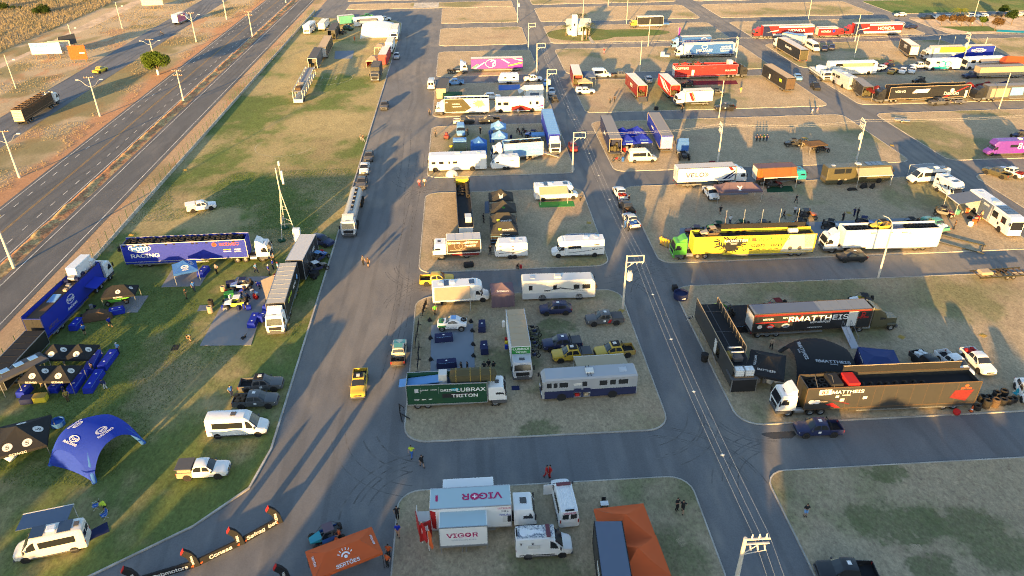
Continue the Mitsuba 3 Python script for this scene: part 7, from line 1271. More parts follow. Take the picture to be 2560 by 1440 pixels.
for px,dg,c1,c2,rf,lb in(((1735,588),170,'dred','black','mauve','dark red race buggy at the left end of the slate tarpaulin'),((1790,578),175,'kiwi','black','dgreen','green race buggy, second from the left on the slate tarpaulin'),((1848,575),178,'black','black','dgreen','black race buggy, third from the left on the slate tarpaulin'),((1900,574),172,'olive','black','dgrey','olive race buggy, fourth from the left on the slate tarpaulin'),((1992,570),190,'teal','dred','black','teal and red race buggy behind the right end of the yellow trailer'),((2077,573),330,'silver','black','black','black and grey race buggy alone on the slate tarpaulin'),((2160,566),330,'mblue','navy','navy','blue race buggy between black buggies on the slate tarpaulin'),((2270,568),180,'dgrey','black','black','black race buggy at the right end of the slate tarpaulin'),((2017,546),350,'orange','black','dgrey','orange nosed race buggy standing on grass behind the tarpaulin'),((2358,540),325,'dred','dgrey','black','dark buggy on a low trailer beside the bus with dark awning')):bg(lb,px,dg,c1,c2,rf)
pk('green pickup truck with white tank in its bed behind the white trailer',(2314,558),(2355,582),'c','mint','open','load',CARGO='white/f')
K=Kit()
for y,z in((-1.5,.3),(1.5,.3)):K.add('beam','mat_olive_m',MB().tube([(-5,y,z),(5,y*1.1,.12)],.09,6))
K.add('cross_beam','mat_olive_m',MB().tube([(-3,-1.5,.3),(-3,1.5,.3)],.07,6).tube([(4.6,-1.6,.15),(4.6,1.6,.15)],.07,6));q=at(2378,608);put(K,'steel_frame','long dark steel frame lying on grass right of the white trailer','frame',(q[0],q[1],.09),-38)
q=at(2496,693);K=Kit();b=MB()
for i in range(9):b.box(-4+i*.95,-3.85+i*.95,-1.2,1.2,.7,.78)
K.add('slat','mat_brown_f',b);K.add('side_beam','mat_olive_m',MB().box(-4.2,4.2,-1.25,-1.1,.6,.8).box(-4.2,4.2,1.1,1.25,.6,.8));[wheel(K,x,s*1.1,.4,.25)for x in(.6,1.6)for s in(1,-1)];K.add('junk','mat_tan_f',MB().cbox(-3.6,-1.6,-.8,.8,.8,1.3,.2));put(K,'flat_trailer','empty rusty flat trailer frame on grass at the right edge','trailer',(q[0],q[1],.09),3)
Dq=[('t','VELO',.30,.50,.85,1.25,'navy'),('p',[(.48,.35),(.51,.5),(.48,.65),(.465,.65),(.495,.5),(.465,.35)],'navy'),('p',[(.505,.35),(.535,.5),(.505,.65),(.49,.65),(.52,.5),(.49,.35)],'navy'),('r',.15,.15,.48,.20,'silver'),('p',[(.86,.98),(.92,.98),(.97,.72),(.91,.72)],'red'),('p',[(.94,.98),(.99,.98),(.99,.9)],'red'),('p',[(.78,.12),(.84,.12),(.99,.62),(.99,.75)],'navy'),('p',[(.86,.12),(.90,.12),(.99,.42),(.99,.52)],'navy')]
c,deg,l=pv(semi,'race_truck','white trailer with dark angular lettering and red and navy slashes','truck',(1864,464),(1690,472),'R',2.6,None,'m',X(BOX='white/p',ROOF='silver/f'),None,.09,(4.1,'flat',1.2),dec=Dq,gap=.3)
K=Kit();b=MB()
for i in range(5):b.box(1.2,2.1,-1.5-.35*i,-1.2-.35*i,1.2-.24*i,1.26-.24*i)
K.add('steps','mat_steel_m',b)
xtra(last('race_truck'),K,c,deg)
q=at(1845,470,2.4);put(kit(tent,8.4,3.6,eave=2.4,peak=3.5,ridge=5.,sag=.18,emblems=[('R',('p',[(.45,.2),(.49,.45),(.44,.7),(.48,.7),(.51,.55),(.54,.7),(.57,.7),(.5,.2)],'white')),('R',('r',.47,.04,.53,.12,'white'))]),'gazebo','wide mauve grey canopy with white emblem in front of white lettered trailer','gazebo',(q[0],q[1],.09),-2,X(CANOPY='mauve/f'))
quad_sheet('ground_mat','slate mat under the wide mauve grey canopy','mat',[(1790,490),(1870,487),(1870,472),(1790,474)],'slate/f',.11)
pk('white pickup truck with loaded bed below the white lettered trailer',(1776,508),(1752,478),'R','white','open','load',seed=8,CARGO='dgrey/f')
pv(rigid,'box_truck','brown box truck with orange awning and teal cab','truck',(2012,460),(1888,466),'R',2.5,None,'m',X(BOX='brown/p',ROOF='mauve/f',CAB='teal/p',TRIM='brown/f'),None,.09,(3.7,'flat',1.0),dec=[('p',[(.0,.1),(.0,.9),(.12,.9),(.2,.5),(.1,.1)],'orange')])
c,deg,l=line((2012,460),(1888,466),'R',2.5);K=Kit();awning_(K,'R',-l/2+.8,l/2-2.6,3.5,2.5,1.6,1.2)
for path,slot,pl in K.items:ent('box_truck_%03d__%s'%(_n['box_truck']-1,path),pl,M('orange','f')if slot=='AWNING' else slot,T().translate([c[0],c[1],.09]).rotate([0,0,1],deg))
quad_sheet('ground_mat','dark green mat in front of the brown box truck','mat',[(1918,482),(1984,480),(1978,466),(1916,468)],'dgreen/f',.11);bg('dark buggy under the orange awning of the brown box truck',(1932,468),0,'dred','black','black')
pv(bus,'motor_coach','olive motorhome bus with large sand coloured awning','bus',(2224,457),(2062,465),'R',2.5,None,'m',X(BODY='olive/p',LOW='olive/p',AWNING='sand/f'),None,.09,(3.7,),side='R',wins=((.10,.26),(.27,.36)),wz=(.6,.9),aw=('R',.42,.95,1.5,1.1),extra='solar',dec=[('o',.2,.2,.25,.25,'tan'),('o',.3,.2,.3,.2,'tan')])
for i,(px,sz)in enumerate((((2130,476),(2.2,.8,.6)),((2158,470),(1.6,.9,1.1)),((2180,470),(1.4,.8,1.0)))):q=at(*px);solo('camp_gear','heap of black camping gear in front of the olive bus','camp gear',MB().hull([(x*sz[0]/2,y*sz[1]/2,z*sz[2])for x,y,z in((-1,-1,0),(1,-.8,0),(1,1,0),(-.8,1,0),(-.5,-.6,.9),(.3,-.7,1),(.6,.5,.7),(-.6,.4,.8))]),'black/f',(q[0],q[1],.09),20*i,'camping gear')
c,deg,l=line((2276,462),(2370,456),'L',2.05);vn('white camper van with grey awning on its far side near the diagonal road',(2276,462),(2370,456),'L',name='camper_van',cat='camper van',extra='solar',H=2.8);K=Kit();awning_(K,'R',-3.2,2.,2.6,2.05,2.4,.3)
for path,slot,pl in K.items:ent('camper_van_001__'+path,pl,M('grey','f')if slot=='AWNING' else slot,T().translate([c[0],c[1],.09]).rotate([0,0,1],deg))
pv(camper,'motorhome','white motorhome with black swoosh parked slanting beside the diagonal road','motorhome',(2385,507),(2328,472),'R',2.3,None,'m',None,None,.09,(3.2,),side='R',extra='solar',wins=((.08,.2,.62,.78),(.45,.55,.5,.64),(.6,.66,.45,.7)),dec=[('p',[(.25,.7),(.35,.5),(.6,.2),(.95,.1),(.6,.28),(.4,.52)],'dgrey'),('p',[(.0,.1),(.3,.2),(.7,.05),(.3,.14)],'navy')])
pv(bus,'motor_coach','white bus with blue patterned flank, solar panels and dark open awning','bus',(2514,596),(2440,540),'R',2.5,13.0,'f',X(LOW='white/p',AWNING='slate/f'),None,.09,(3.6,),side='R',wins=((.60,.72),(.80,.90)),wz=(.45,.80),aw=('R',.02,.34,4.2,.7),extra='solar',dec=[('p',[(.30,.03),(.58,.03),(.60,.98),(.30,.98)],'slate'),('p',[(.52,.03),(.58,.03),(.62,.98),(.56,.98)],'offwhite'),('t','RIDERS',.44,.8,.34,'white'),('o',.76,.3,.25,.25,'black'),('blob',.46,.4,.8,.5,4,'lblue')])
for px,c_,lb in(((2434,560),'orange','orange'),((2441,552),'red','red'),((2458,546),'byellow','yellow'),((2392,536),'mint','mint green'),((2425,566),'white','white')):q=at(*px);solo('storage_crate','%s crate standing under the awning of the blue patterned bus'%lb,'crate',MB().cbox(-.35,.35,-.3,.3,0,.8,.04),c_+'/f',(q[0],q[1],.09),30,'crates under the awning')
pk('grey pickup truck beside a white one right of the diagonal road',(2463,432),(2516,449),'c','olive');pk('white pickup truck beside a grey one right of the diagonal road',(2498,430),(2552,449),'c','white','open','load',CARGO='dred/f')
pv(camper,'motorhome','bright purple motorhome with white number at the right edge','motorhome',(2468,392),(2578,388),'L',2.3,None,'m',X(BODY='violet/p',CAB='violet/p'),None,.09,(3.3,),side='L',wins=((.3,.55,.5,.7),),dec=[('t','86',.66,.6,1.3,'white'),('p',[(.3,.0),(.99,.0),(.99,.5),(.5,.2)],'purple')]);bg('dark blue off road car behind the purple motorhome',(2545,345),190,'navy','black','navy')

pv(trailer,'race_trailer','navy trailer with grey roof left of the four blue gazebos','trailer',(1513,330),(1537,392),'c',2.6,None,'m',X(BOX='navy/p',ROOF='grey/f',TRIM='tan/f'),None,.09,(4.0,'ribs',1.0),side='L',dec=[('t','PORTO',.5,.5,.5,'white')],open_back=True)
pv(trailer,'race_trailer','navy trailer with blue end and white square right of the four blue gazebos','trailer',(1630,322),(1664,384),'c',2.6,None,'m',X(BOX='fblue/p',ROOF='grey/f',TRIM='tan/f'),None,.09,(4.0,'flat',1.0),side='L',dec=[('t','PORTO',.4,.5,.5,'white')],backdec=[('r',.25,.2,.75,.75,'offwhite'),('r',.30,.28,.70,.67,'fblue')])
for px,lb in(((1556,333),'blue gazebo, far left of the four between navy trailers'),((1592,330),'blue gazebo, far right of the four between navy trailers'),((1568,352),'blue gazebo, near left of the four between navy trailers'),((1606,349),'blue gazebo, near right of the four between navy trailers')):q=at(*px,2.5);put(kit(tent,3.5,3.9,eave=2.5,peak=3.9,sag=.14,emblems=[('r',('t','PRISMA',.5,.5,.3,'white')),('R',('t','Prisma',.5,.3,.4,'lblue'))]),'gazebo',lb,'gazebo',(q[0],q[1],.09),4,X(CANOPY='fblue/f'),'four blue gazebos')
vn('pale grey van parked in front of the four blue gazebos',(1642,407),(1573,409),'R','offwhite',extra='ribs');pv(tractor,'tractor_unit','blue tractor unit without trailer right of the four blue gazebos','truck',(1700,372),(1714,413),'c',2.5,None,'m',X(CAB='mblue/p'))
q=at(1540,404);put(kit(bike_kit),'motorcycle','red motorcycle in front of the navy trailer with grey roof','motorcycle',(q[0],q[1],.09),10,X(BODY='red/p'));q=at(1557,404);solo('fuel_barrel','blue barrel beside the red motorcycle','barrel',MB().lathe([(.001,0),(.3,0),(.3,.9),(.001,.9)],12),'mblue/f',(q[0],q[1],.09));q=at(1780,412);solo('ice_box','dark red box at the kerb behind the white lettered trailer','box',MB().cbox(-.6,.6,-.4,.4,0,.7,.05),'dred/f',(q[0],q[1],.09))
q=at(2038,358,2.0);put(kit(tent,4.2,3.4,eave=2.0,peak=2.5,ridge=2.,sag=.05),'gazebo','small brown canopy alone on the grass with gear beneath','gazebo',(q[0],q[1],.09),8,X(CANOPY='brown/f'));bg('dark race buggy standing left of the small brown canopy',(1979,366),175,'dgrey');bg('sand coloured race buggy under the small brown canopy',(2012,364),10,'gold','tan','gold');bg('dark red race buggy at the right of the small brown canopy',(2052,380),5,'dred')

pv(trailer,'race_trailer','red and black box with open rear at the left kerb of the red lot','trailer',(1424,194),(1432,222),'L',2.6,None,'m',X(BOX='dred/p',ROOF='offwhite/f',TRIM='tan/f'),None,.09,(3.8,'ribs',.9),rim=False,open_back=True,tandem=1);q=at(1462,203,2.2);put(kit(tent,4.0,3.2,eave=2.2,peak=3.1),'gazebo','small beige gazebo in front of the red and black box','gazebo',(q[0],q[1],.09),0,X(CANOPY='sand/f'));q=at(1472,186,2.6);put(kit(tent,3.0,6.5,eave=2.6,peak=2.8,ridge=.5,sag=.02),'side_awning','flat slate awning beside the red and black box','awning',(q[0],q[1],.09),0,X(CANOPY='slate/f'))
pk('white pickup truck with canopy below the small beige gazebo',(1488,237),(1440,238),'R','white','canopy');vn('white van with dark stripe behind the small beige gazebo',(1528,196),(1481,197),'R','white');pk('dark pickup truck behind the red trailers at the kerb',(1568,195),(1537,196),'R','dgrey','cover')
for a,b,dc,lb in(((1562,219),(1592,252),[('t','KRIK',.5,.5,.8,'offwhite'),('p',[(.6,.1),(.9,.1),(.99,.9),(.8,.6)],'dred')],'faded red trailer with open rear, left of two'),((1643,220),(1674,251),[('p',[(.1,.9),(.5,.2),(.9,.1),(.6,.35),(.4,.8)],'white'),('p',[(.4,.95),(.7,.4),(.95,.3),(.75,.55)],'white')],'red trailer with white curved stripes and open rear, right of two')):pv(trailer,'race_trailer',lb,'trailer',a,b,'L',2.6,None,'m',X(BOX='dred/p' if 'faded' in lb else 'red/p',ROOF='offwhite/f',TRIM='tan/f'),None,.09,(4.0,'flat',1.0),side='L',dec=dc,open_back=True,topdec=[('t','KRIK',.5,.5,1.0,'white')]if 'faded' in lb else(),extra='ramp')
cr('silver car between the two red trailers with open rears',(1616,197),(1625,213),'c','silver');c,deg,l=pv(semi,'race_truck','long bright red trailer with black cab and buggy on its roof','truck',(1866,195),(1685,200),'R',2.6,None,'m',X(BOX='red/p',CAB='black/p',DECK='dgrey/f',TRIM='pink/f',SKIRT='red/p'),None,.09,(4.0,'open',.7),dec=[('t','COPPERI',.11,.75,.55,1.2,'white'),('t','BULLGEN',.89,.48,.4,1.2,'white'),('r',.27,.05,.31,.6,'white'),('r',.42,.75,.46,.79,'dgrey'),('r',.6,.7,.66,.74,'dgrey')],deck=3.5,skirt=5)
for u in(.36,.18):p=on(c,deg,-l*u,0);put(kit(buggy),'race_buggy','red race buggy on the roof of the long bright red trailer','race buggy',(*p,3.6),deg,X(BODY='dred/p',BODY2='red/p',ROOF='dgrey/f'),'buggies on the red trailer')
p=on(c,deg,l*.26,0);solo('roof_case','white case at the front of the long bright red trailer roof','case',MB().cbox(-.7,.7,-.9,.9,0,1.4,.05),'offwhite/p',(*p,3.6),deg);quad_sheet('ground_mat','dull red mat along the long bright red trailer','mat',[(1716,214),(1845,211),(1840,202),(1722,204)],'maroon/f',.11);bg('black race buggy on the dull red mat',(1718,216),170,'black','black','navy');bg('dusty race buggy right of the white box truck with red stripes',(1793,238),350,'tan')
pv(rigid,'box_truck','white box truck with red diagonal stripes among red trailers','truck',(1690,268),(1780,264),'L',2.5,None,'m',X(ROOF='offwhite/f',CAB='white/p'),None,.09,(4.0,'flat',1.1),side='L',fairing=True,dec=[('p',[(.10,.85),(.20,.85),(.34,.1),(.24,.1)],'red'),('p',[(.2,.88),(.25,.88),(.38,.1),(.35,.1)],'orange')])
pk('dark pickup truck on the kerb below the dusty buggy',(1789,280),(1838,278),'L','black','open','tag');pv(trailer,'race_trailer','black trailer with small lime square by the diagonal road','trailer',(1903,195),(1961,233),'L',2.6,None,'m',X(BOX='black/p',ROOF='tan/f',TRIM='dgrey/f',BACK='brown/p'),None,.09,(4.0,'flat',.8),side='L',dec=[('r',.72,.4,.82,.65,'lime'),('r',.3,.1,.36,.5,'offwhite')])
q=at(1640,276);solo('rubbish_bin','dark bin on the kerb between red trailers and white box truck','bin',MB().cbox(-.5,.5,-.4,.4,0,.9,.08),'black/f',(q[0],q[1],.09))

pv(semi,'race_truck','bright blue trailer with white emblem and white front panel','truck',(1690,147),(1834,143),'L',2.6,None,'m',X(BOX='mblue/p',CAB='white/p',ROOF='offwhite/f',TRIM='offwhite/p'),None,.09,(4.3,'flat',1.1),side='L',gap=.2,tandem=3,dec=[('p',[(.0,.0),(.16,.0),(.10,.4),(.18,.9),(.0,.99)],'white'),('t','HAVAN',.40,.36,.9,1.2,'white'),('e',.40,.74,1.0,.6,.15,'white'),('r',.3,.08,.5,.12,'white'),('t','CRACHE',.82,.7,.4,1.4,'white'),('t','E UM PRAZER',.83,.5,.36,1.2,'white'),('r',.72,.25,.9,.3,'white'),('r',.965,.0,.998,.99,'offwhite')])
pv(semi,'race_truck','darker blue trailer truck half hidden behind the bright blue trailer','truck',(1680,126),(1776,123),'L',2.6,None,'m',X(BOX='mblue/p',CAB='lblue/p',ROOF='offwhite/f'),None,.09,(4.1,'flat',1.1),side='L',dec=[('e',.75,.7,1.,.6,.15,'white')]);q=at(1662,142);solo('air_unit','white cooling unit on the grass left of the bright blue trailer','cooling unit',MB().cbox(-1.4,-.1,-.7,.7,0,1.4,.05).cbox(-.1,1.5,-.6,.6,0,.5,.05),'offwhite/p',(q[0],q[1],.09),-20)
K=Kit();K.add('sail','mat_magenta_f',MB().box(0,.7,-.01,.01,.8,3.6));K.add('mast','mat_white_p',MB().tube([(0,0,0),(0,0,3.8)],.03));q=at(1694,96);put(K,'feather_flag','pink flag behind the two blue trailers','flag',(q[0],q[1],.09),0)
pv(rigid,'box_truck','orange cab truck with black open sided box near the small house','truck',(1577,71),(1657,69),'L',2.5,None,'m',X(BOX='black/p',CAB='yellow/p',TRIM='white/p',ROOF='offwhite/f',SKIRT='offwhite/f'),None,.09,(3.9,'flat',1.1),side='L',skirtz=.6);q=at(1663,66);solo('tail_platform','pale tail platform let down behind the orange cab truck','platform',MB().box(-1.4,1.4,-1.2,1.2,.9,1.0),'lblue/f',(q[0],q[1],.09))
Hr=lambda t:[('p',[(.0,.0),(.22,.0),(.1,.98),(.0,.98)],'navy'),('r',.0,.03,.99,.22,'white'),('r',.3,.80,.99,.95,'white'),('p',[(.05,.35),(.3,.62),(.3,.5)],'white'),('t','HONDA',.66,.50,.95,1.3,'white')]
pv(semi,'race_truck','red white and navy striped trailer truck, left of three in the red row','truck',(1884,98),(2032,94),'L',2.6,None,'m',X(BOX='red/p',CAB='red/p',ROOF='offwhite/f'),None,.09,(4.2,'flat',.8),side='L',dec=Hr(0));pv(rigid,'box_truck','short red and white box truck, middle of the red row','truck',(2107,93),(2043,95),'R',2.5,None,'m',X(BOX='red/p',CAB='red/p',ROOF='offwhite/f'),None,.09,(3.4,'flat',.7),dec=[('t','HONDA',.4,.5,.6,1.2,'white'),('r',.0,.85,.99,.95,'white'),('o',.8,.55,.5,.6,'blue')]);pv(semi,'race_truck','red white and navy striped trailer truck, right of three in the red row','truck',(2112,92),(2252,88),'L',2.6,None,'m',X(BOX='red/p',CAB='red/p',ROOF='offwhite/f'),None,.09,(4.2,'flat',.8),side='L',dec=Hr(1))
cr('dark car parked at the right end of the red truck row',(2262,72),(2282,70),'R','navy','sedan');cr('silver car parked behind the right end of the red truck row',(2252,70),(2256,63),'c','silver','sedan');cr('white car turning at the far right road junction',(2241,43),(2267,41),'L','white','sedan',0)
for i,(x,y,c_,kd)in enumerate(((2320,50,'black','suv'),(2343,49,'white','sedan'),(2369,48,'offwhite','sedan'),(2402,46,'black','sedan'),(2425,46,'white','suv'),(2458,45,'white','sedan'),(2497,43,'dgrey','suv'),(2523,42,'navy','sedan'),(2550,42,'silver','sedan'))):cr(('black car, first from the left in the far parked row','white car, second from the left in the far parked row','off white car, third from the left in the far parked row','black car just right of the yellow green palm in the far row','white car, second right of the yellow green palm in the far row','white saloon car, third right of the palm in the far row','dark grey car, fourth right of the palm in the far row','navy car, second from the right end of the far row','silver car at the right end of the far parked row')[i],(x-13,y),(x+13,y-1),'L',c_,kd,0)
pv(semi,'race_truck','black trailer with white cab and lettering slanting along the diagonal road','truck',(1931,119),(1996,158),'L',2.6,None,'m',X(BOX='black/p',ROOF='silver/f',TRIM='tan/f',BACK='olive/p'),None,.09,(4.0,'flat',.8),side='L',dec=[('t','Kaetechs',.5,.6,.7,1.2,'white')]);pv(trailer,'race_trailer','silver roofed trailer behind the slanting black trailer','trailer',(1957,108),(2008,118),'c',2.6,None,'m',X(BOX='silver/p',ROOF='lblue/f'),None,.09,(3.6,'flat',.9),rim=False);vn('white minibus right of the slanting black trailer',(2042,132),(2018,118),'c',name='minibus',cat='minibus');cr('navy car, left of two right of the white minibus',(2060,131),(2062,122),'c','navy','sedan');cr('navy car, right of two right of the white minibus',(2078,128),(2080,119),'c','navy','sedan')
pv(trailer,'race_trailer','black box trailer with white square print seen from its rear corner','trailer',(2244,128),(2270,147),'L',2.6,None,'m',X(BOX='black/p',ROOF='offwhite/f',BACK='offwhite/p',TRIM='tan/f'),None,.09,(4.0,'ribs',1.0),side='L',dec=[('t','2XT',.55,.6,1.0,'white')],backdec=[('r',.2,.45,.8,.9,'offwhite')])
pv(semi,'race_truck','blue and pale yellow trailer truck with oval white emblem','truck',(2308,154),(2480,149),'L',2.6,None,'m',X(BOX='offwhite/p',CAB='silver/p',ROOF='cream/f'),None,.09,(4.2,'flat',.8),side='L',dec=[('p',[(.2,.0),(.99,.0),(.99,.98),(.6,.98),(.5,.45)],'fblue'),('p',[(.1,.5),(.5,.5),(.6,.98),(.1,.98)],'lime'),('e',.74,.6,1.9,.7,.14,'white'),('t','Monopack',.74,.6,.6,1.2,'white')],gap=.3)
pv(bus,'motor_coach','white coach with dark window band and brown side awning','bus',(2190,187),(2070,190),'R',2.5,None,'m',X(AWNING='tan/f'),None,.09,(3.8,),side='R',wins=((.12,.92),),wz=(.66,.88),aw=('R',.25,.88,.9,.8),dec=[('p',[(.02,.02),(.2,.02),(.12,.5),(.02,.5)],'lblue')])
pv(bus,'motor_coach','white and turquoise swirl motorhome beside a white pickup truck','bus',(2320,178),(2398,176),'L',2.5,None,'m',None,None,.09,(3.3,),side='L',wins=((.2,.3),),wz=(.6,.8),front='flat',dec=[('e',.4,.5,1.2,1.0,.3,'teal'),('e',.58,.5,1.1,.9,.3,'teal'),('p',[(.05,.02),(.7,.02),(.5,.25),(.1,.3)],'teal')]);pv(bus,'motor_coach','white motorhome with grey awning right of the turquoise swirl one','bus',(2412,176),(2508,172),'L',2.5,None,'m',X(AWNING='grey/f'),None,.09,(3.5,),side='L',front='flat',aw=('L',.1,.7,1.2,.8));pv(trailer,'race_trailer','long grey and brown trailer above the dark pickup truck at right','trailer',(2443,199),(2560,195),'L',2.6,None,'m',X(BOX='tan/p',ROOF='grey/f'),None,.09,(3.4,'flat',.9),side='L',rim=False)
q=at(2538,155,2.6);put(kit(tent,8.5,9.0,eave=2.6,peak=4.2,ridge=5.),'gazebo','large orange roofed tent at the right edge','gazebo',(q[0],q[1],.09),-18,X(CANOPY='orange/f'));pk('dark blue pickup truck below the long grey and brown trailer',(2404,199),(2460,196),'L','navy');pk('white pickup truck left of the turquoise swirl motorhome',(2282,174),(2319,172),'L','white');cr('gold car in front of the white coach',(2224,188),(2236,180),'c','gold','sedan');cr('white car, left of two beside the gold car',(2252,188),(2258,178),'c','white','hatch');cr('white car, right of two beside the gold car',(2276,188),(2282,177),'c','white','hatch');cr('white car at the nose of the white coach',(2194,178),(2206,174),'c','white','hatch');bg('red race buggy behind the gold car',(2220,166),190,'dred','navy','dred');bg('dark race buggy alone above the red and navy gazebos',(2296,208),185,'black')
pv(rigid,'flatbed_truck','white low truck with cab facing the camera beside the silver bus','truck',(2066,206),(2030,180),'c',2.4,None,'m',X(BOX='offwhite/p'),None,.09,(1.5,'flat',.9));p=at(2049,191);solo('roof_case','white box on the bed of the white low truck','case',MB().cbox(-1.2,1.2,-.9,.9,0,1.5,.05),'white/p',(p[0],p[1],1.6),-50);pv(bus,'motor_coach','silver bus with pale end wall slanting along the diagonal road','bus',(2072,204),(2118,228),'L',2.5,None,'m',X(BODY='silver/p',LOW='dgrey/p'),None,.09,(3.6,),side='L',wins=((.1,.25),(.3,.5)),wz=(.5,.75));pv(trailer,'race_trailer','short black open trailer behind the silver bus','trailer',(2124,226),(2152,250),'L',2.5,None,'m',X(BOX='black/p',ROOF='grey/f',TRIM='dgrey/f'),None,.09,(3.5,'flat',.8),side='L',open_back=True,tandem=1)
c,deg,l=pv(semi,'race_truck','long black trailer with round white emblem, black cab and red slash','truck',(2190,260),(2416,252),'L',2.6,None,'m',X(BOX='black/p',CAB='black/p',DECK='dgrey/f',TRIM='tan/f',SKIRT='black/p'),None,.09,(4.2,'open',.7),side='L',deck=3.6,skirt=5,dec=[('t','VOLVO',.13,.65,.5,1.2,'white'),('p',[(.28,.5),(.32,.78),(.50,.80),(.47,.5)],'white'),('p',[(.28,.5),(.32,.78),(.36,.78),(.31,.5)],'red'),('o',.78,.62,.55,.55,'offwhite'),('t','DanGo',.78,.40,.8,1.2,'offwhite'),('p',[(.66,.05),(.70,.05),(.98,.9),(.96,.9)],'red'),('r',.95,.03,.98,.6,'offwhite')]);tyres_on((c,deg,3.7),rows(-l/2+1,l/2-6,20,(.3,),.1,.1,4),'tyre in the open roof of the long black trailer with round emblem','tyres on the round emblem trailer',20,4)
for i in range(8):q=at(2192+i*46,226-i*1.7,2.4);put(kit(tent,4.0,4.0,eave=2.4,peak=3.7,sag=.12,emblems=[('R',('p',[(.2,.05),(.45,.7),(.5,.7),(.4,.05)],'white')),('R',('p',[(.6,.05),(.52,.6),(.58,.6),(.8,.05)],'red' if i%3 else 'white'))]),'gazebo','red or navy gazebo in the row behind the long black trailers at right','gazebo',(q[0],q[1],.09),0,X(CANOPY='dred/f' if i in(0,5,6)else 'navy/f'),'row of red and navy gazebos')
pk('dark grey pickup truck towing a small trailer below the round emblem trailer',(2324,266),(2379,263),'L','dgrey','open','',0);q=at(2396,259);K=Kit();K.add('bed','mat_steel_m',MB().box(-1.7,1.7,-.9,.9,.5,.6));K.add('rail','mat_steel_m',MB().tube([(-1.7,.9,.6),(-1.7,.9,1.2),(1.7,.9,1.2),(1.7,.9,.6)],.04).tube([(-1.7,-.9,.6),(-1.7,-.9,1.2),(1.7,-.9,1.2),(1.7,-.9,.6)],.04));[wheel(K,0,s*1.0,.33,.2)for s in(1,-1)];put(K,'utility_trailer','small open trailer towed by the dark grey pickup truck','trailer',(q[0],q[1],0),2)
put(K,'utility_trailer','small silver open trailer alone on grass below the round emblem trailer','trailer',(*at(2254,306),.09),-32);pv(semi,'race_truck','black truck with pale printed side running out of the right edge','truck',(2434,256),(2640,249),'L',2.6,None,'m',X(BOX='dgrey/p',CAB='black/p',ROOF='grey/f'),None,.09,(4.0,'flat',.8),side='L',dec=[('p',[(.05,.1),(.3,.1),(.3,.8),(.05,.8)],'tan'),('r',.32,.2,.5,.85,'lblue'),('r',.5,.1,.9,.9,'dgrey')])
cr('black sport utility car on the diagonal road by the silver bus',(2046,230),(2030,214),'c','black','suv',0);cr('pale blue car at the kerb by the black trailer with lime square',(2000,207),(1988,190),'c','lblue','hatch',0)

pv(bus,'motor_coach','white bus seen from behind at the far left corner of the field','bus',(792,74),(776,87),'R',2.5,None,'m',None,None,.06,(3.4,),side='R',front='flat');pv(rigid,'box_truck','white box van beside the white bus at the far field corner','truck',(824,64),(812,79),'R',2.2,None,'m',None,None,.06,(3.0,'flat',.8));pv(trailer,'race_trailer','black open box beside green trailer at the far end of the field','trailer',(851,83),(840,104),'R',2.5,None,'m',X(BOX='black/p',ROOF='dgrey/f',TRIM='dgrey/f'),None,.06,(3.8,'flat',.8),open_back=True,tandem=1);pv(trailer,'race_trailer','dark green trailer at the far end of the field','trailer',(888,63),(850,67),'R',2.5,None,'m',X(BOX='mint/p',ROOF='silver/f'),None,.06,(3.8,'flat',.9),rim=False);cr('dark green off road car beside the far white star tent',(880,77),(862,74),'c','dgreen','suv',.06);bg('black race buggy beside the far dark green car',(857,86),70,'black');pk('green pickup truck at the far kerb behind the white bus',(931,46),(908,48),'R','lgreen');pk('white pickup truck with raised bonnet at the far kerb',(976,53),(949,55),'R','white');pv(bus,'motor_coach','white bus with grey awning at the far end of the field','bus',(961,64),(886,69),'R',2.5,None,'m',X(AWNING='grey/f'),None,.06,(3.4,),side='R',aw=('R',.2,.75,1.5,.8))
q=at(948,86);put(kit(arch_tent,6.5,4.4,'BLR'),'arch_tent','large white star tent at the far end of the field','tent',(q[0],q[1],.06),4,X(CANOPY='white/f',WALL='white/f',RIB='offwhite/f'));pv(rigid,'box_truck','white truck along the curved kerb right of the white star tent','truck',(986,104),(992,84),'c',2.5,None,'m',None,None,.06,(3.6,'flat',.9));pv(rigid,'box_truck','white truck with tan awning facing the camera above the red box','truck',(972,137),(980,119),'c',2.5,None,'m',None,None,.06,(3.4,'flat',.9));q=at(952,112,2.6);put(kit(tent,3.2,6,eave=2.4,peak=2.8,ridge=.5,sag=.02),'side_awning','tan awning beside the white truck above the red box','awning',(q[0],q[1],.06),-8,X(CANOPY='tan/f'))
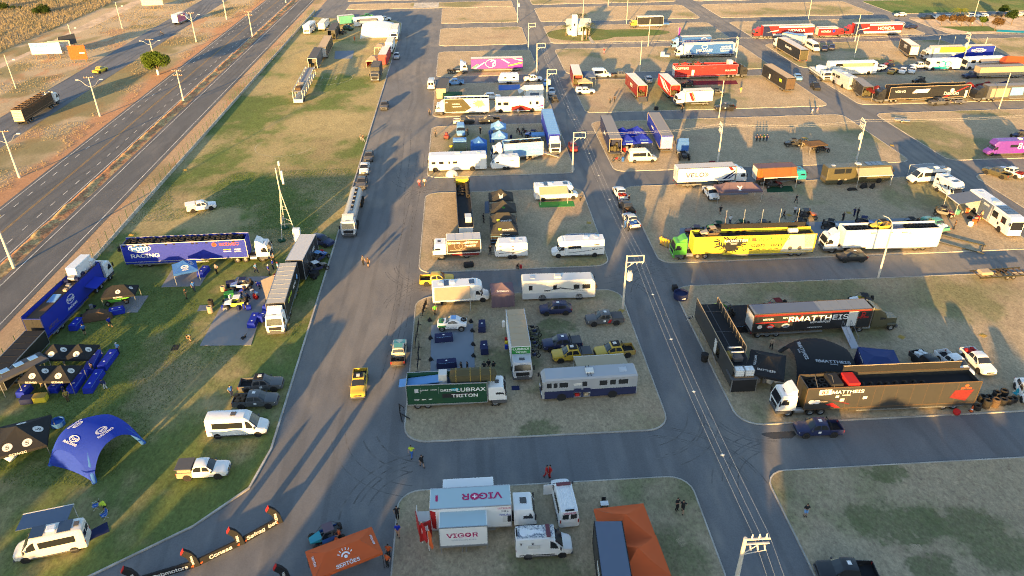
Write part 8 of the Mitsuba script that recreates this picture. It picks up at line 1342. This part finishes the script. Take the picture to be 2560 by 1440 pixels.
pv(trailer,'race_trailer','red box trailer with white roof along the field kerb','trailer',(968,146),(958,168),'c',2.6,None,'m',X(BOX='red/p',ROOF='offwhite/f',BACK='red/p'),None,.06,(3.8,'flat',.8),rim=False);q=at(934,142,2.6);put(kit(tent,3.4,7,eave=2.2,peak=2.8,ridge=.5,sag=.02,walls='B'),'side_awning','tan and red awning beside the red box trailer','awning',(q[0],q[1],.06),-8,X(CANOPY='tan/f',WALL='red/f'));pv(rigid,'box_truck','black truck facing the camera in front of the red box trailer','truck',(938,207),(947,184),'c',2.5,None,'m',X(BOX='black/p',CAB='dgrey/p',ROOF='dgrey/f',TRIM='dgrey/f'),None,.06,(3.9,'ribs',.9));pv(trailer,'race_trailer','black sided trailer with tan roof near the blue tarpaulin on the field','trailer',(824,118),(808,150),'c',2.6,None,'m',X(BOX='black/p',ROOF='tan/f',TRIM='tan/f'),None,.06,(3.9,'flat',.8),rim=False);pv(trailer,'race_trailer','black box with open rear facing the camera on the upper field','trailer',(800,148),(784,178),'c',2.6,None,'m',X(BOX='dgrey/p',ROOF='dgrey/f',TRIM='offwhite/f'),None,.06,(3.9,'flat',.8),rim=False,open_back=True,tandem=1)
quad_sheet('tarpaulin','blue grey tarpaulin on the upper field','tarpaulin',[(836,148),(880,147),(886,127),(838,128)],'tarp/f',.08)
K=Kit();c,deg,l=line((780,196),(747,262),'c');x0,x1=-l/2,l/2;K.add('deck','mat_steel_m',MB().box(x0,x1,-1.25,1.25,1.0,1.2));K.add('upper_deck','mat_grey_f',MB().box(x0+1,x1,-1.1,1.1,3.1,3.2));K.add('end_panel','mat_offwhite_p',MB().box(x0-.05,x0+.05,-1.25,1.25,.5,1.4));b=MB()
for i in range(8):
 x=x0+.3+(l-.6)*i/7
 for s in(1,-1):b.box(x-.08,x+.08,s*1.25-.06,s*1.25+.06,1.0,3.6)
for s in(1,-1):b.box(x0+.2,x1,s*1.25-.05,s*1.25+.05,3.45,3.6).box(x0+.2,x1,s*1.25-.04,s*1.25+.04,2.1,2.2)
K.add('frame','mat_offwhite_p',b);K.add('rack_gear','mat_brown_f',MB().cbox(x0+2,x0+5,-.8,.8,3.2,3.9,.2));K.add('stowed_tarp','mat_tan_f',MB().cbox(x0+6,x0+9,-.9,.9,3.2,3.7,.2));axles(K,(x0+2,x0+3.3),2.5);put(K,'car_carrier','silver frame car carrier trailer alone on the upper field','trailer',(c[0],c[1],.06),deg)

c,deg,l=line((152,257),(66,313),'R',2.5);K=Kit();f=l/2;cabover(K,f);x0,x1=-f,f-2.8;b=MB();w=1.25
for i in range(int((x1-x0)/.42)):
 x=x0+.2+i*.42
 for s in(1,-1):K.add('stake','mat_brown_f',MB().box(x-.16,x+.16,s*w-.03,s*w+.03,1.1,3.9))
b=MB()
for s in(1,-1):
 for z in(1.1,1.6,3.9):b.box(x0,x1,s*w-.05,s*w+.045,z,z+.12)
K.add('rail','mat_wood_f',b);K.add('tailgate','mat_tan_f',MB().box(x0-.05,x0,-w,w,1.0,3.9));b=MB()
for i in range(7):b.box(x0-.08,x0-.05,-w+.05,w-.05,1.15+i*.4,1.4+i*.4)
K.add('tailgate_board','mat_cream_f',b);b=MB()
for i in range(9):x=x0+.4+(x1-x0-.8)*i/8;b.box(x-.06,x+.06,-w,w,4.02,4.12)
b.box(x0,x1,-.06,.06,4.12,4.22).box(x0,x1,-.7,-.6,4.12,4.2);K.add('roof_bar','mat_wood_f',b);K.add('floor','mat_brown_f',MB().box(x0,x1,-w,w,.95,1.1));K.add('chassis','mat_black_f',MB().box(x0,f-.4,-.5,.5,.65,.95));axles(K,(x0+1.2,x0+2.5,x0+3.8,f-4.,f-5.3),2.5)
put(K,'cattle_truck','brown slatted cattle truck driving along the old grey road','truck',(c[0],c[1],0),deg,X())
pv(rigid,'box_truck','white box truck with pink side driving away on the old grey road','truck',(474,52),(448,63),'R',2.5,None,'m',X(BOX='white/p',BACK='white/p'),None,0.,(3.9,'flat',.9),dec=[('r',.02,.05,.98,.9,'pink')]);pk('bright yellow small pickup truck on the old grey road',(271,176),(247,186),'R','byellow','open','',0)
q=at(404,87);put(kit(bike_kit),'motorcycle','motorcycle carrying a rider on the old grey road','motorcycle',(q[0],q[1],0),40,X(BODY='black/p'));k_=person((404,86),40,'dgrey','black','person in dark clothes riding the motorcycle on the old grey road','sit',cap='black',z=.35)
def board(px,L,h,z0,deg,face,label,items=(),back='wood'):
 q=at(*px);K=Kit();K.add('panel','mat_%s_f'%face,MB().box(-L/2,L/2,-.06,.0,z0,z0+h));K.add('backing','mat_%s_f'%back,MB().box(-L/2,L/2,.003,.10,z0,z0+h))
 for x in([-L*.35,L*.35]if L<9 else[-L*.4,0,L*.4]):K.add('post','mat_wood_f',MB().box(x-.1,x+.1,.1,.28,0,z0+h))
 decals(K,flank('R',-L/2,L/2,z0,z0+h,.12),items);put(K,'billboard',label,'billboard',(q[0],q[1],-.03),deg,None,'roadside billboards')
board((122,147),9.5,3.6,1.6,3,'white','white and pale blue billboard beside the dirt track',[('r',.02,.6,.6,.95,'lblue'),('r',.1,.2,.9,.3,'offwhite')]);board((157,140),7.0,3.4,1.6,3,'cream','cream billboard right of the white one',[('r',.2,.4,.7,.7,'white')]);board((177,130),6.5,3.2,2.4,62,'dgrey','dark billboard seen edge on behind the cream one',back='cream');board((201,156),5.2,4.4,1.0,6,'orange','weathered orange billboard below the street lamp',[('r',.6,.4,.9,.5,'white')]);board((384,22),9.,4.5,1.5,2,'cream','cream billboard on four posts cut by the top edge')
# ------------------------------------------------------------------ poles and wires
LB=['street lamp with two arms beside the old grey road, %s',]
for i,(b,t)in enumerate((((49,444),(3,328)),((250,290),(221,193)),((387,152),(371,98)),((491,105),(474,32)),((567,49),(552,-20)))):
 pole(b,pole_h(b,t),'arms2 cross','two armed street lamp left of the highway, '+('nearest the left edge','second from the left edge','behind the round green tree','right of the green tree','at the top edge')[i],'street_lamp','street lamp',0,'two armed highway lamps',.26)
for i,(b,t)in enumerate((((35,670),(-20,520)),((460,256),(440,176)),((632,95),(620,29)),((715,7),(708,-45)))):
 pole(b,pole_h(b,t),'cross2','concrete power pole with crossarms in the highway median, '+('nearest the camera','second','third','farthest')[i],'power_pole','power pole',0,'median power poles',.26)
for i,(b,t)in enumerate((((40,221),(10,137)),((189,125),(168,60)),((306,72),(289,5)))):
 pole(b,pole_h(b,t),'arm1','single arm street lamp on the far side of the old road, '+('nearest the left edge','above the orange billboard','nearest the top edge')[i],'street_lamp','street lamp',0,'single arm lamps',.16)
tp=[]
for i,(b,t,kd)in enumerate((((1557,772),(1570,638),'frame trafo'),((1431,431),(1441,331),'frame'),((1367,257),(1375,173),'frame trafo'),((1342,186),(1345,108),'frame'),((1321,125),(1325,57),'frame'),((1294,56),(1295,-10),'trafo'))):
 h=pole_h(b,t);p=pole(b,h,kd,'white power pole along the wire road, '+('carrying a transformer beside the near lot','beside the blue tent lot','carrying a transformer beside the white box tent','beside the purple trailer','second from the top edge','at the top edge')[i],'power_pole','power pole',0,'wire road poles',.2);tp.append((p[0]+1.5,p[1],h-.05))
q=at(1864,1345,9.6);put(kit(pole_kit,9.6,.24,.15,'side'),'power_pole','sunlit concrete power pole with crossarms and insulators at the bottom edge','power pole',(q[0],q[1],0),0);tp=[(q[0]-1.0,q[1]-45,10),(q[0]+1.2,q[1],9.9)]+tp
wires('power_line','white power lines running along the wire road from pole to pole',tp[:6],[(-.7,0),(0,0),(.62,0)],.9,.008)
_b=MB()
for A,B in zip(tp[1:4],tp[2:5]):
 A,B=np.array(A),np.array(B)
 for u in(.2,.4,.6,.8):c=A+(B-A)*u-[0,0,4*.9*u*(1-u)];_b.hull([(c[0]-.22,c[1],c[2]),(c[0]+.22,c[1],c[2]),(c[0],c[1]-.2,c[2]),(c[0],c[1]+.2,c[2]),(c[0],c[1],c[2]+.05),(c[0],c[1],c[2]-.05)])
part('power_line','spacer',ply(_b.mesh()),M('offwhite','p'))
X2=[]
for i,(b,t,kd)in enumerate((((1793,413),(1814,315),'side'),((2140,405),(2167,304),'side trafo'))):h=pole_h(b,t);p=pole(b,h,kd,'power pole of the line crossing the grass lots, '+('behind the white lettered trailer','behind the olive bus')[i],'power_pole','power pole',90,'poles crossing the lots',.2);X2.append((p[0],p[1],h+.3))
h0=tp[3];X2=[(h0[0],h0[1],h0[2])]+X2+[(X2[1][0]+52,X2[1][1]+2.5,X2[1][2])]
wires('power_line','power lines crossing the grass lots above the olive bus',X2,[(-.6,0),(0,.1),(.6,0)],.8,.009)
X3=[]
for i,(b,t)in enumerate((((1837,167),(1846,97)),((2407,155),(2429,85)))):h=pole_h(b,t);p=pole(b,h,'side trafo','power pole with transformer '+('beside the bright blue trailer','beside the oval emblem trailer truck')[i],'power_pole','power pole',90,None,.2);X3.append((p[0],p[1],h+.3))
wires('power_line','power lines crossing the far lots above the white coach',[(X3[0][0]-60,X3[0][1]-.5,X3[0][2])]+X3+[(X3[1][0]+60,X3[1][1]+.5,X3[1][2])],[(-.5,0),(0,.1),(.5,0)],.8,.009)
for i,(b,t,lb)in enumerate((((2497,272),(2527,182),'at the right edge below the black trucks'),((2137,104),(2151,37),'in front of the right red truck'),((2020,50),(2029,-2),'behind the left red truck'),((2135,146),(2146,87),'above the white coach'),((1797,296),(1810,202),'right of the white box truck with red stripes'),((1599,179),(1607,102),'left of the bright blue trailer'),((1620,116),(1626,47),'in front of the orange cab truck'),((1455,102),(1456,0),'in front of the small house'),((1566,60),(1568,-5),'left of the orange cab truck'),((1520,16),(1521,-30),'at the top edge above the small house'),((2345,114),(2351,91),'short one left of the oval emblem truck'),((2384,111),(2390,91),'short one above the oval emblem truck'),((2462,116),(2469,94),'short one right of the oval emblem truck'),((2430,60),(2446,0),'right of the yellow green palm'))):
 pole(b,pole_h(b,t),'','slim pale lamp pole '+lb,'lamp_pole','lamp pole',0,'slim lamp poles',.13)
b,t=(2195,695),(2227,567);h=pole_h(b,t);p=pole(b,h,'','tall pale lamp pole in front of the plain white trailer','lamp_pole','lamp pole',0,None,.17)
_b=MB().tube([(0,0,h-.2),(-.3,0,h+.8),(-1.0,.0,h+1.5),(-1.9,0,h+1.9)],.04,5);ent('lamp_pole_%03d__lamp_arm'%(_n['lamp_pole']-1),ply(_b.mesh()),'mat_offwhite_p',T().translate([p[0],p[1],0]))
# ------------------------------------------------------------------ people
G='people on foot'
for px,dg,sh,lg,lb,po,kw in(
 ((543,683),250,'grey','black','person in grey shirt standing between small blue gazebo and grey tarpaulin','hips',{}),((641,681),330,'lblue','navy','person in pale blue shirt standing above the big grey tarpaulin','walk',{}),
 ((673,686),20,'fblue','navy','person in blue with white cap, left in the group beside the black trailer','stand',{'cap':'white'}),((684,672),200,'fblue','navy','person in dark blue at the back of the group beside the black trailer','stand',{}),((697,679),190,'lblue','navy','person in pale blue at the right of the group beside the black trailer','stand',{'cap':'red'}),((686,656),230,'slate','black','person in grey behind the group beside the black trailer','carry',{}),
 ((486,727),290,'mblue','navy','person in blue at the corner of the pale tarpaulin under the gazebo','walk',{}),((466,747),30,'black','black','person in black taking a picture on the field','phone',{}),((476,853),260,'tan','black','person in tan top walking on the sunlit strip of the field','bend',{'short':True}),
 ((651,722),190,'fblue','navy','mechanic in dark blue at the far right of the stripped race cars','bend',{}),((645,745),185,'mblue','navy','mechanic in bright blue leaning over a stripped race car','bend',{}),((612,727),100,'navy','navy','mechanic in navy between the two stripped race cars','crouch',{}),((622,748),170,'navy','black','mechanic in navy working at the engine of the lime race car','crouch',{}),((604,741),30,'fblue','navy','mechanic in blue bending into the lime race car','bend',{}),
 ((213,836),120,'mblue','black','person in blue shirt and black shorts beside the slanting trailer','stand',{'short':True}),((277,817),320,'fblue','black','person in blue shirt striding below the brown car cover','walk',{'short':True}),((298,883),250,'lblue','navy','person in pale blue with white cap right of the black gazebos','stand',{'cap':'white'}),((234,929),200,'black','tan','person in black sitting between the covered blue tables','sit',{}),((265,973),150,'navy','silver','person in pale trousers leaning on a covered blue table','bend',{}),((171,1003),300,'gold','brown','person in clothes tinted with warm sunlight at the front corner of the black gazebos','stand',{}),((580,991),320,'mblue','navy','person in blue shirt behind the loaded grey pickup truck','stand',{}),  # gold and brown clothes at the gazebo corner carry painted orange sunlight
 ((1030,1142),250,'lime','mblue','person in yellow green shirt and jeans on the road below the near lot','walk',{}),((1055,1166),300,'black','black','person in black vest and shorts walking on the road below the near lot','walk',{'short':True}),((994,1296),280,'black','black','person in black standing on the kerb left of the medical truck','stand',{}),((996,1340),270,'fblue','skin','person in blue shirt on the grass left of the medical truck','carry',{'short':True}),((973,1392),260,'orange','black','person in orange shirt, upper of two beside the long orange gazebo','stand',{}),((970,1415),240,'orange','black','person in orange shirt, lower of two beside the long orange gazebo','stand',{}),((851,1352),200,'orange','black','person in orange shirt at the blue race buggy','carry',{}),((843,1362),60,'orange','black','person in orange crouching at the blue race buggy','crouch',{}),
 ((1366,1193),330,'red','red','person in red clothes left of two in front of the ambulance','walk',{}),((1375,1193),200,'red','red','person in red clothes right of two in front of the ambulance','stand',{}),((1691,1275),300,'black','black','person in black, left of the pair on the medical truck lot','phone',{}),((1706,1280),240,'black','black','person in black shorts, right of the pair on the medical truck lot','walk',{'short':True}),((2012,1290),270,'black','lblue','person in black top and denim shorts alone on the empty lower right lot','phone',{'short':True}),
 ((909,662),240,'dgrey','black','person in dark clothes, left of two with long shadows on the avenue','stand',{}),((921,667),260,'brown','black','person in dark shorts, right of two with long shadows on the avenue','stand',{'short':True}),((1049,467),280,'pink','dred','person in pink, left of two at the side road mouth','walk',{}),((1062,465),250,'cream','olive','person in cream top, right of two at the side road mouth','walk',{'short':True}),((903,352),250,'dgrey','grey','person in grey, left of two on the field edge','stand',{}),((909,355),300,'brown','grey','person in brown, right of two on the field edge','walk',{}),
 ((1154,932),200,'black','black','person in black, left of two on the rally car tarpaulin','phone',{}),((1169,932),170,'black','black','person in black, right of two on the rally car tarpaulin','stand',{}),((1211,931),80,'black','black','person in black, left of three behind the green race truck','stand',{}),((1222,925),270,'black','black','person in black, middle of three behind the green race truck','carry',{}),((1234,930),120,'black','black','person in black, right of three behind the green race truck','stand',{}),((1088,787),280,'kiwi','black','person in green shirt beside the motorhome with the tan awning','stand',{}),((1294,672),300,'black','black','person crouching in black beside a red canister at the kerb','crouch',{}),((1209,556),20,'black','black','person in black beside the row of black gazebos','stand',{}),((1226,636),100,'black','black','person in black left of the white caravan','stand',{}),
 ((1089,342),270,'dgrey','black','person in dark clothes at the left edge of the blue tent lot','stand',{}),((1156,322),290,'white','sand','person in white at the far side of the blue tent lot','walk',{}),((1170,338),200,'black','black','person in black beside the navy box canopy','carry',{}),((1201,335),240,'black','black','person in black behind the bright blue gazebo','stand',{}),((1295,288),270,'white','tan','person in white in front of the red printed bus','stand',{}),((1074,288),260,'dgrey','black','person in dark clothes left of the sketch print truck','stand',{}),((887,102),260,'orange','orange','person in orange on the upper field','walk',{}),
 ((1927,872),260,'tan','black','person in tan and black at the black lettered race trailer','carry',{}),((1989,507),290,'black','black','person in black alone on the grass above the orange buggy','walk',{}),((1958,546),300,'black','black','person in black left of the orange nosed buggy','walk',{}),((1986,536),250,'silver','black','person in grey behind the orange nosed buggy','stand',{}),((2021,533),260,'black','black','person in black behind the orange nosed buggy','crouch',{}),((2106,552),280,'black','black','person in black standing alone behind the black and grey buggy','stand',{}),((2134,541),20,'navy','navy','person in navy, left of the pair behind the blue buggy','stand',{}),((2143,541),200,'black','black','person in black, right of the pair behind the blue buggy','stand',{}),((2190,573),250,'kiwi','dgreen','person in green shirt beside the blue race buggy','stand',{}),((2292,567),270,'black','black','person in black at the right end of the slate tarpaulin','stand',{}),((1800,535),250,'black','black','person in black walking on the grass above the yellow trailer','walk',{'short':True}),((1824,560),270,'white','navy','person in white shirt among the buggies behind the yellow trailer','stand',{}),
 ((1572,508),180,'black','black','person in black beside the first pickup truck on the wire road','stand',{}),((1562,570),30,'mblue','mblue','person in bright blue beside the last pickup truck on the wire road','carry',{}),((1571,577),200,'navy','black','person in navy behind the last pickup truck on the wire road','stand',{}),((1651,611),300,'byellow','yellow','person in yellow at the left of the four beside the green cab','stand',{}),((1657,615),100,'byellow','gold','person in yellow second of the four beside the green cab','stand',{}),((1663,617),250,'byellow','yellow','person in yellow third of the four beside the green cab','carry',{}),((1670,620),200,'byellow','gold','person in yellow at the right of the four beside the green cab','stand',{}),
 ((1525,258),280,'dgrey','black','person in dark clothes, left of two on the red trailer lot','stand',{}),((1536,255),230,'brown','black','person in dark clothes, right of two on the red trailer lot','walk',{}),((1851,233),270,'byellow','tan','person in yellow on the grass right of the dusty buggy','stand',{}),((1705,279),260,'black','black','person in black at the kerb below the white box truck with red stripes','walk',{}),((1891,353),270,'navy','black','person in navy, first of four in a line on the grass','stand',{}),((1899,354),260,'black','black','person in black, second of four in a line on the grass','stand',{}),((1908,353),280,'dgreen','black','person in green, third of four in a line on the grass','stand',{}),((1916,353),250,'navy','navy','person in navy, last of four in a line on the grass','stand',{}),((2029,287),300,'white','grey','person in white crossing the far road, left of two','walk',{}),((2042,284),280,'pink','grey','person in pink crossing the far road, right of two','walk',{}),((1510,134),280,'red','pink','person in red alone on the far grass lot','stand',{}),((2385,573),140,'brown','black','person in brown under the awning of the blue patterned bus','stand',{}),((2452,548),200,'tan','brown','person in tan beside the blue patterned bus','stand',{})):
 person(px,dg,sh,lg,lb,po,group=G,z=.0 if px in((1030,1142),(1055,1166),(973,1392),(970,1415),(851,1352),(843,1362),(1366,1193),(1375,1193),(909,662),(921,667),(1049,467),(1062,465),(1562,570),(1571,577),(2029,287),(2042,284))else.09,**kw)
# ------------------------------------------------------------------ trees, house, small ground things
q=at(396,187);put(kit(tree_kit,7.6,4.6,.26,4,'leaf_green',5200,1.6,.30,.22),'broad_tree','round green tree with white painted trunk beside the highway','tree',(q[0],q[1],-.02),0)
q=at(108,34);put(kit(tree_kit,4.6,3.6,.16,9,'leaf_dark',2600,0,.3,.1),'wild_bush','large green bush in the dry scrub at the upper left','bush',(q[0],q[1],-.2),0);q=at(4,24);put(kit(tree_kit,3.6,3.0,.16,12,'leaf_dark',1800,0,.3,.1),'wild_bush','green bush at the left edge of the dry scrub','bush',(q[0],q[1],-.2),0)
H_=at(1448,88);K=Kit();K.add('wall','mat_white_f',MB().box(-4,4,0,6,0,3.4));K.add('roof','mat_silver_f',MB().hull([(x,y,3.4)for x in(-4.4,4.4)for y in(-.4,6.4)]+[(x,3,5.2)for x in(-4.4,4.4)]));K.add('tower','mat_white_f',MB().box(-2.9,-1.1,-1.9,-.02,0,7.2));K.add('tower_window','glass',MB().box(-2.3,-1.8,-1.92,-1.88,3.6,4.4));K.add('window','glass',MB().box(-3.6,-3.1,-.02,.02,1.6,2.3));K.add('window','glass',MB().box(.6,2.0,-.02,.02,1.3,2.4));K.add('door','mat_brown_f',MB().box(2.6,3.5,-.02,.02,0,2.1))
put(K,'gate_house','small white house with square tower among palms on green lawn','house',(H_[0],H_[1],.09),0);struct('lawn',sheet(shapely.affinity.scale(shapely.Point(H_[0]+1,H_[1]+1).buffer(1,quad_segs=12),13,11),.10),'green_grass');struct('lawn',sheet(shapely.affinity.scale(shapely.Point(*at(1560,83)).buffer(1,quad_segs=12),17,6.5),.10),'green_grass');struct('path',sheet(Polygon([at(1469,92),at(1476,92),at(1488,108),at(1478,109)]),.12),'concrete')
for i,(px,h,lb)in enumerate((((1415,90),3.4,'left of the small white house'),((1458,100),4.2,'right of the house tower, front one'),((1466,100),4.0,'between house tower and lamp pole'),((1474,92),4.4,'at the right corner of the house'),((1440,74),5.2,'behind the small white house'),((1455,72),5.0,'behind the right end of the house'))):q=at(*px);put(kit(palm_kit,h,18,2.3,i%3),'palm_tree','small palm '+lb,'palm',(q[0],q[1],.05),70*i,None,'palms round the house')
q=at(2394,56);put(kit(palm_kit,4.5,34,3.4,7,'leaf_yellow'),'palm_tree','large bushy yellow green palm beside the far row of cars','palm',(q[0],q[1],.05),0)
for i,(px,lf,h,r)in enumerate((((2352,64),'leaf_rust',4.,1.8),((2378,62),'leaf_rust',3.6,1.6),((2402,66),'leaf_rust',4.2,1.9),((2424,67),'leaf_rust',3.8,1.6),((2455,66),'leaf_green',3.6,1.6),((2486,77),'leaf_rust',5.0,2.4),((2528,62),'leaf_dark',5.6,2.6),((2506,44),'leaf_dark',5.0,2.2))):q=at(*px);put(kit(tree_kit,h,r,.12,20+i,lf,1100,0,.26,.42),'young_tree',('rusty young tree, first of the planted row','rusty young tree, second of the planted row','rusty young tree below the yellow green palm','rusty young tree right of the yellow green palm','greenish young tree in the planted row','large rusty young tree at the end of the planted row','dark spreading tree at the far right car park','dark tree behind the far row of cars')[i],'tree',(q[0],q[1],.05),30*i,None,'young trees of the far right plot')
struct('paving',sheet(sbox(174.2,261.9,230,290),.10),'path_dirt');struct('lawn',sheet(Polygon([at(2345,67),at(2470,66),at(2500,78),at(2420,80)]),.12),'green_grass')
quad_sheet('shade_cloth','long turquoise cloth strip on the paved plot at the far right','cloth',[(2490,80),(2560,83),(2560,78),(2494,75)],'teal/f',.13)
for i,px in enumerate(((329,588),(462,425),(2457,840),(2253,844),(1552,779),(2230,364),(1472,558),(2122,533),(1972,539),(1704,1356),(1312,1355),(1212,1042),(1248,1044),(2290,1370))):
 q=at(*px);b=MB().box(-.45,.45,-.4,.4,0,.05).box(-.2,.2,-.15,.15,.05,.09)if i<9 else MB().box(-.5,.5,-.4,.4,0,.03);solo('valve_cover','small flat square cover in the grass','cover',b,'gold/f' if i<9 else 'tan/f',(q[0],q[1],.06),13*i,'flat square covers')

def blades(n,xs,ys,h,w,seed,dens=None):
 g=np.random.default_rng(seed);x,y=g.uniform(*xs,n),g.uniform(*ys,n);
 if dens is not None:keep=nfbm(np.stack([x*dens,y*dens,0*x],-1),3,seed)>.5;x,y=x[keep],y[keep]
 n=len(x);a=g.uniform(0,6.28,n);H=h*g.uniform(.5,1.3,n);lx,ly=g.normal(0,.35,n)*H,g.normal(0,.35,n)*H;c,s=np.cos(a)*w*g.uniform(.6,1.4,n),np.sin(a)*w
 v=np.stack([np.stack([x-c,y-s,0*x-.03],1),np.stack([x+c,y+s,0*x-.03],1),np.stack([x+lx+c*.5,y+ly+s*.5,H],1),np.stack([x+lx-c*.5,y+ly-s*.5,H],1)],1).reshape(-1,3)
 return MB().add((v,np.arange(4*n).reshape(-1,4))).mesh()
def stuffed(name,label,cat,mesh,m):k=thing(name,label,cat,None,'stuff');ent(k,ply(mesh),m)
stuffed('tall_dry_grass','tall dry straw coloured grass covering the scrubland at upper left','dry grass',trimesh.util.concatenate([blades(70000,(-330,-159.5),(262,420),.95,.09,1)]),'straw_blade')
stuffed('verge_grass','short dry grass tufts on the verge between old road and highway','dry grass',trimesh.util.concatenate([blades(20000,(-107.5,-92),(100,400),.22,.06,3,.10),blades(12000,(-146,-121.5),(200,400),.24,.07,4,.08)]),'straw_blade')
g=np.random.default_rng(11);stuffed('scrub_bushes','low green scrub scattered in the tall dry grass','scrub',leaves([(x,y,.6,g.uniform(.6,1.6))for x,y in zip(g.uniform(-330,-162,40),g.uniform(262,420,40))],5000,.28,12),'leaf_dark')
stuffed('field_tufts','short green grass tufts on the field','grass',trimesh.util.concatenate([blades(90000,(-62,-25),(66,150),.12,.05,7,.09),blades(12000,(-62,-40),(49,66),.12,.05,8,.09)]),'leaf_green')
# ------------------------------------------------------------------ beyond the picture: what throws the long shadows on the near ground
k0=('eucalyptus','tall tree in the row behind the camera whose long shadow crosses the near lots','tree')
for i,(x,y,h,r)in enumerate(((-88,-2,10.5,4.2),(-80,1,10.8,4.4),(-72,-3,10.2,4.2),(-63,2,7.2,3.6),(-56,-2,7.4,3.6),(-49,1,8.6,3.6),(-34,0,15,4.6),(-27,-3,15.5,5.2),(-20,2,15.2,5.0),(-13,-2,15.6,5.2),(-6,1,15.2,5.0),(1,-2,14.4,5.0),(8,2,12.8,4.6),(15,-1,10.6,4.2),(25,2,9.8,4.0),(33,-1,9.6,4.0),(43,3,9.6,4.0),(55,0,9.6,4.0),(66,2,9.2,3.8))):
 put(kit(tree_kit,h,r,.3,40+i%4,'leaf_dark',6500,0,.85,.10,True),k0[0],k0[1],k0[2],(x,y,-.05),47*i,None,'trees behind the camera')
for i,(x,y,L)in enumerate(((33,31,14),(49,28,15),(66,30,14),(84,28,15),(101,30,12))):
 put(kit(trailer,L,4.0,'flat',.8),'race_trailer','parked trailer in the lot below the picture','trailer',(x+L/2-6,y,.09),2,X(BOX='silver/p'),'trailers below the picture')
for a in(('bus awning',[(2395,535),(2440,560),(2450,548),(2410,526)],9,'small gear under the dark awning of the blue patterned bus',('tan','white','orange','black','grey')),('blue tents',[(1228,352),(1275,372),(1290,345),(1225,320)],10,'small gear around the pale blue gazebo pair',('navy','black','mblue','grey')),('navy trailers',[(1548,388),(1630,384),(1620,366),(1548,368)],9,'small gear under the four blue gazebos',('navy','black','grey','red')),('black tent',[(1895,960),(1945,962),(1945,930),(1890,926)],7,'small gear under the black gazebo by the long black trailer',('black','grey','offwhite')),('red trailers',[(1685,226),(1735,222),(1735,206),(1690,208)],7,'small gear beside the red trailers with open rears',('black','navy','tan')),('round emblem',[(2170,238),(2420,228),(2420,218),(2180,226)],14,'small gear behind the long black trailer with round emblem',('dred','black','grey','white'))):
 clutter('loose_gear','gear',a[3],a[0]+' gear',a[1],a[2],len(a[3]),a[4],.7)
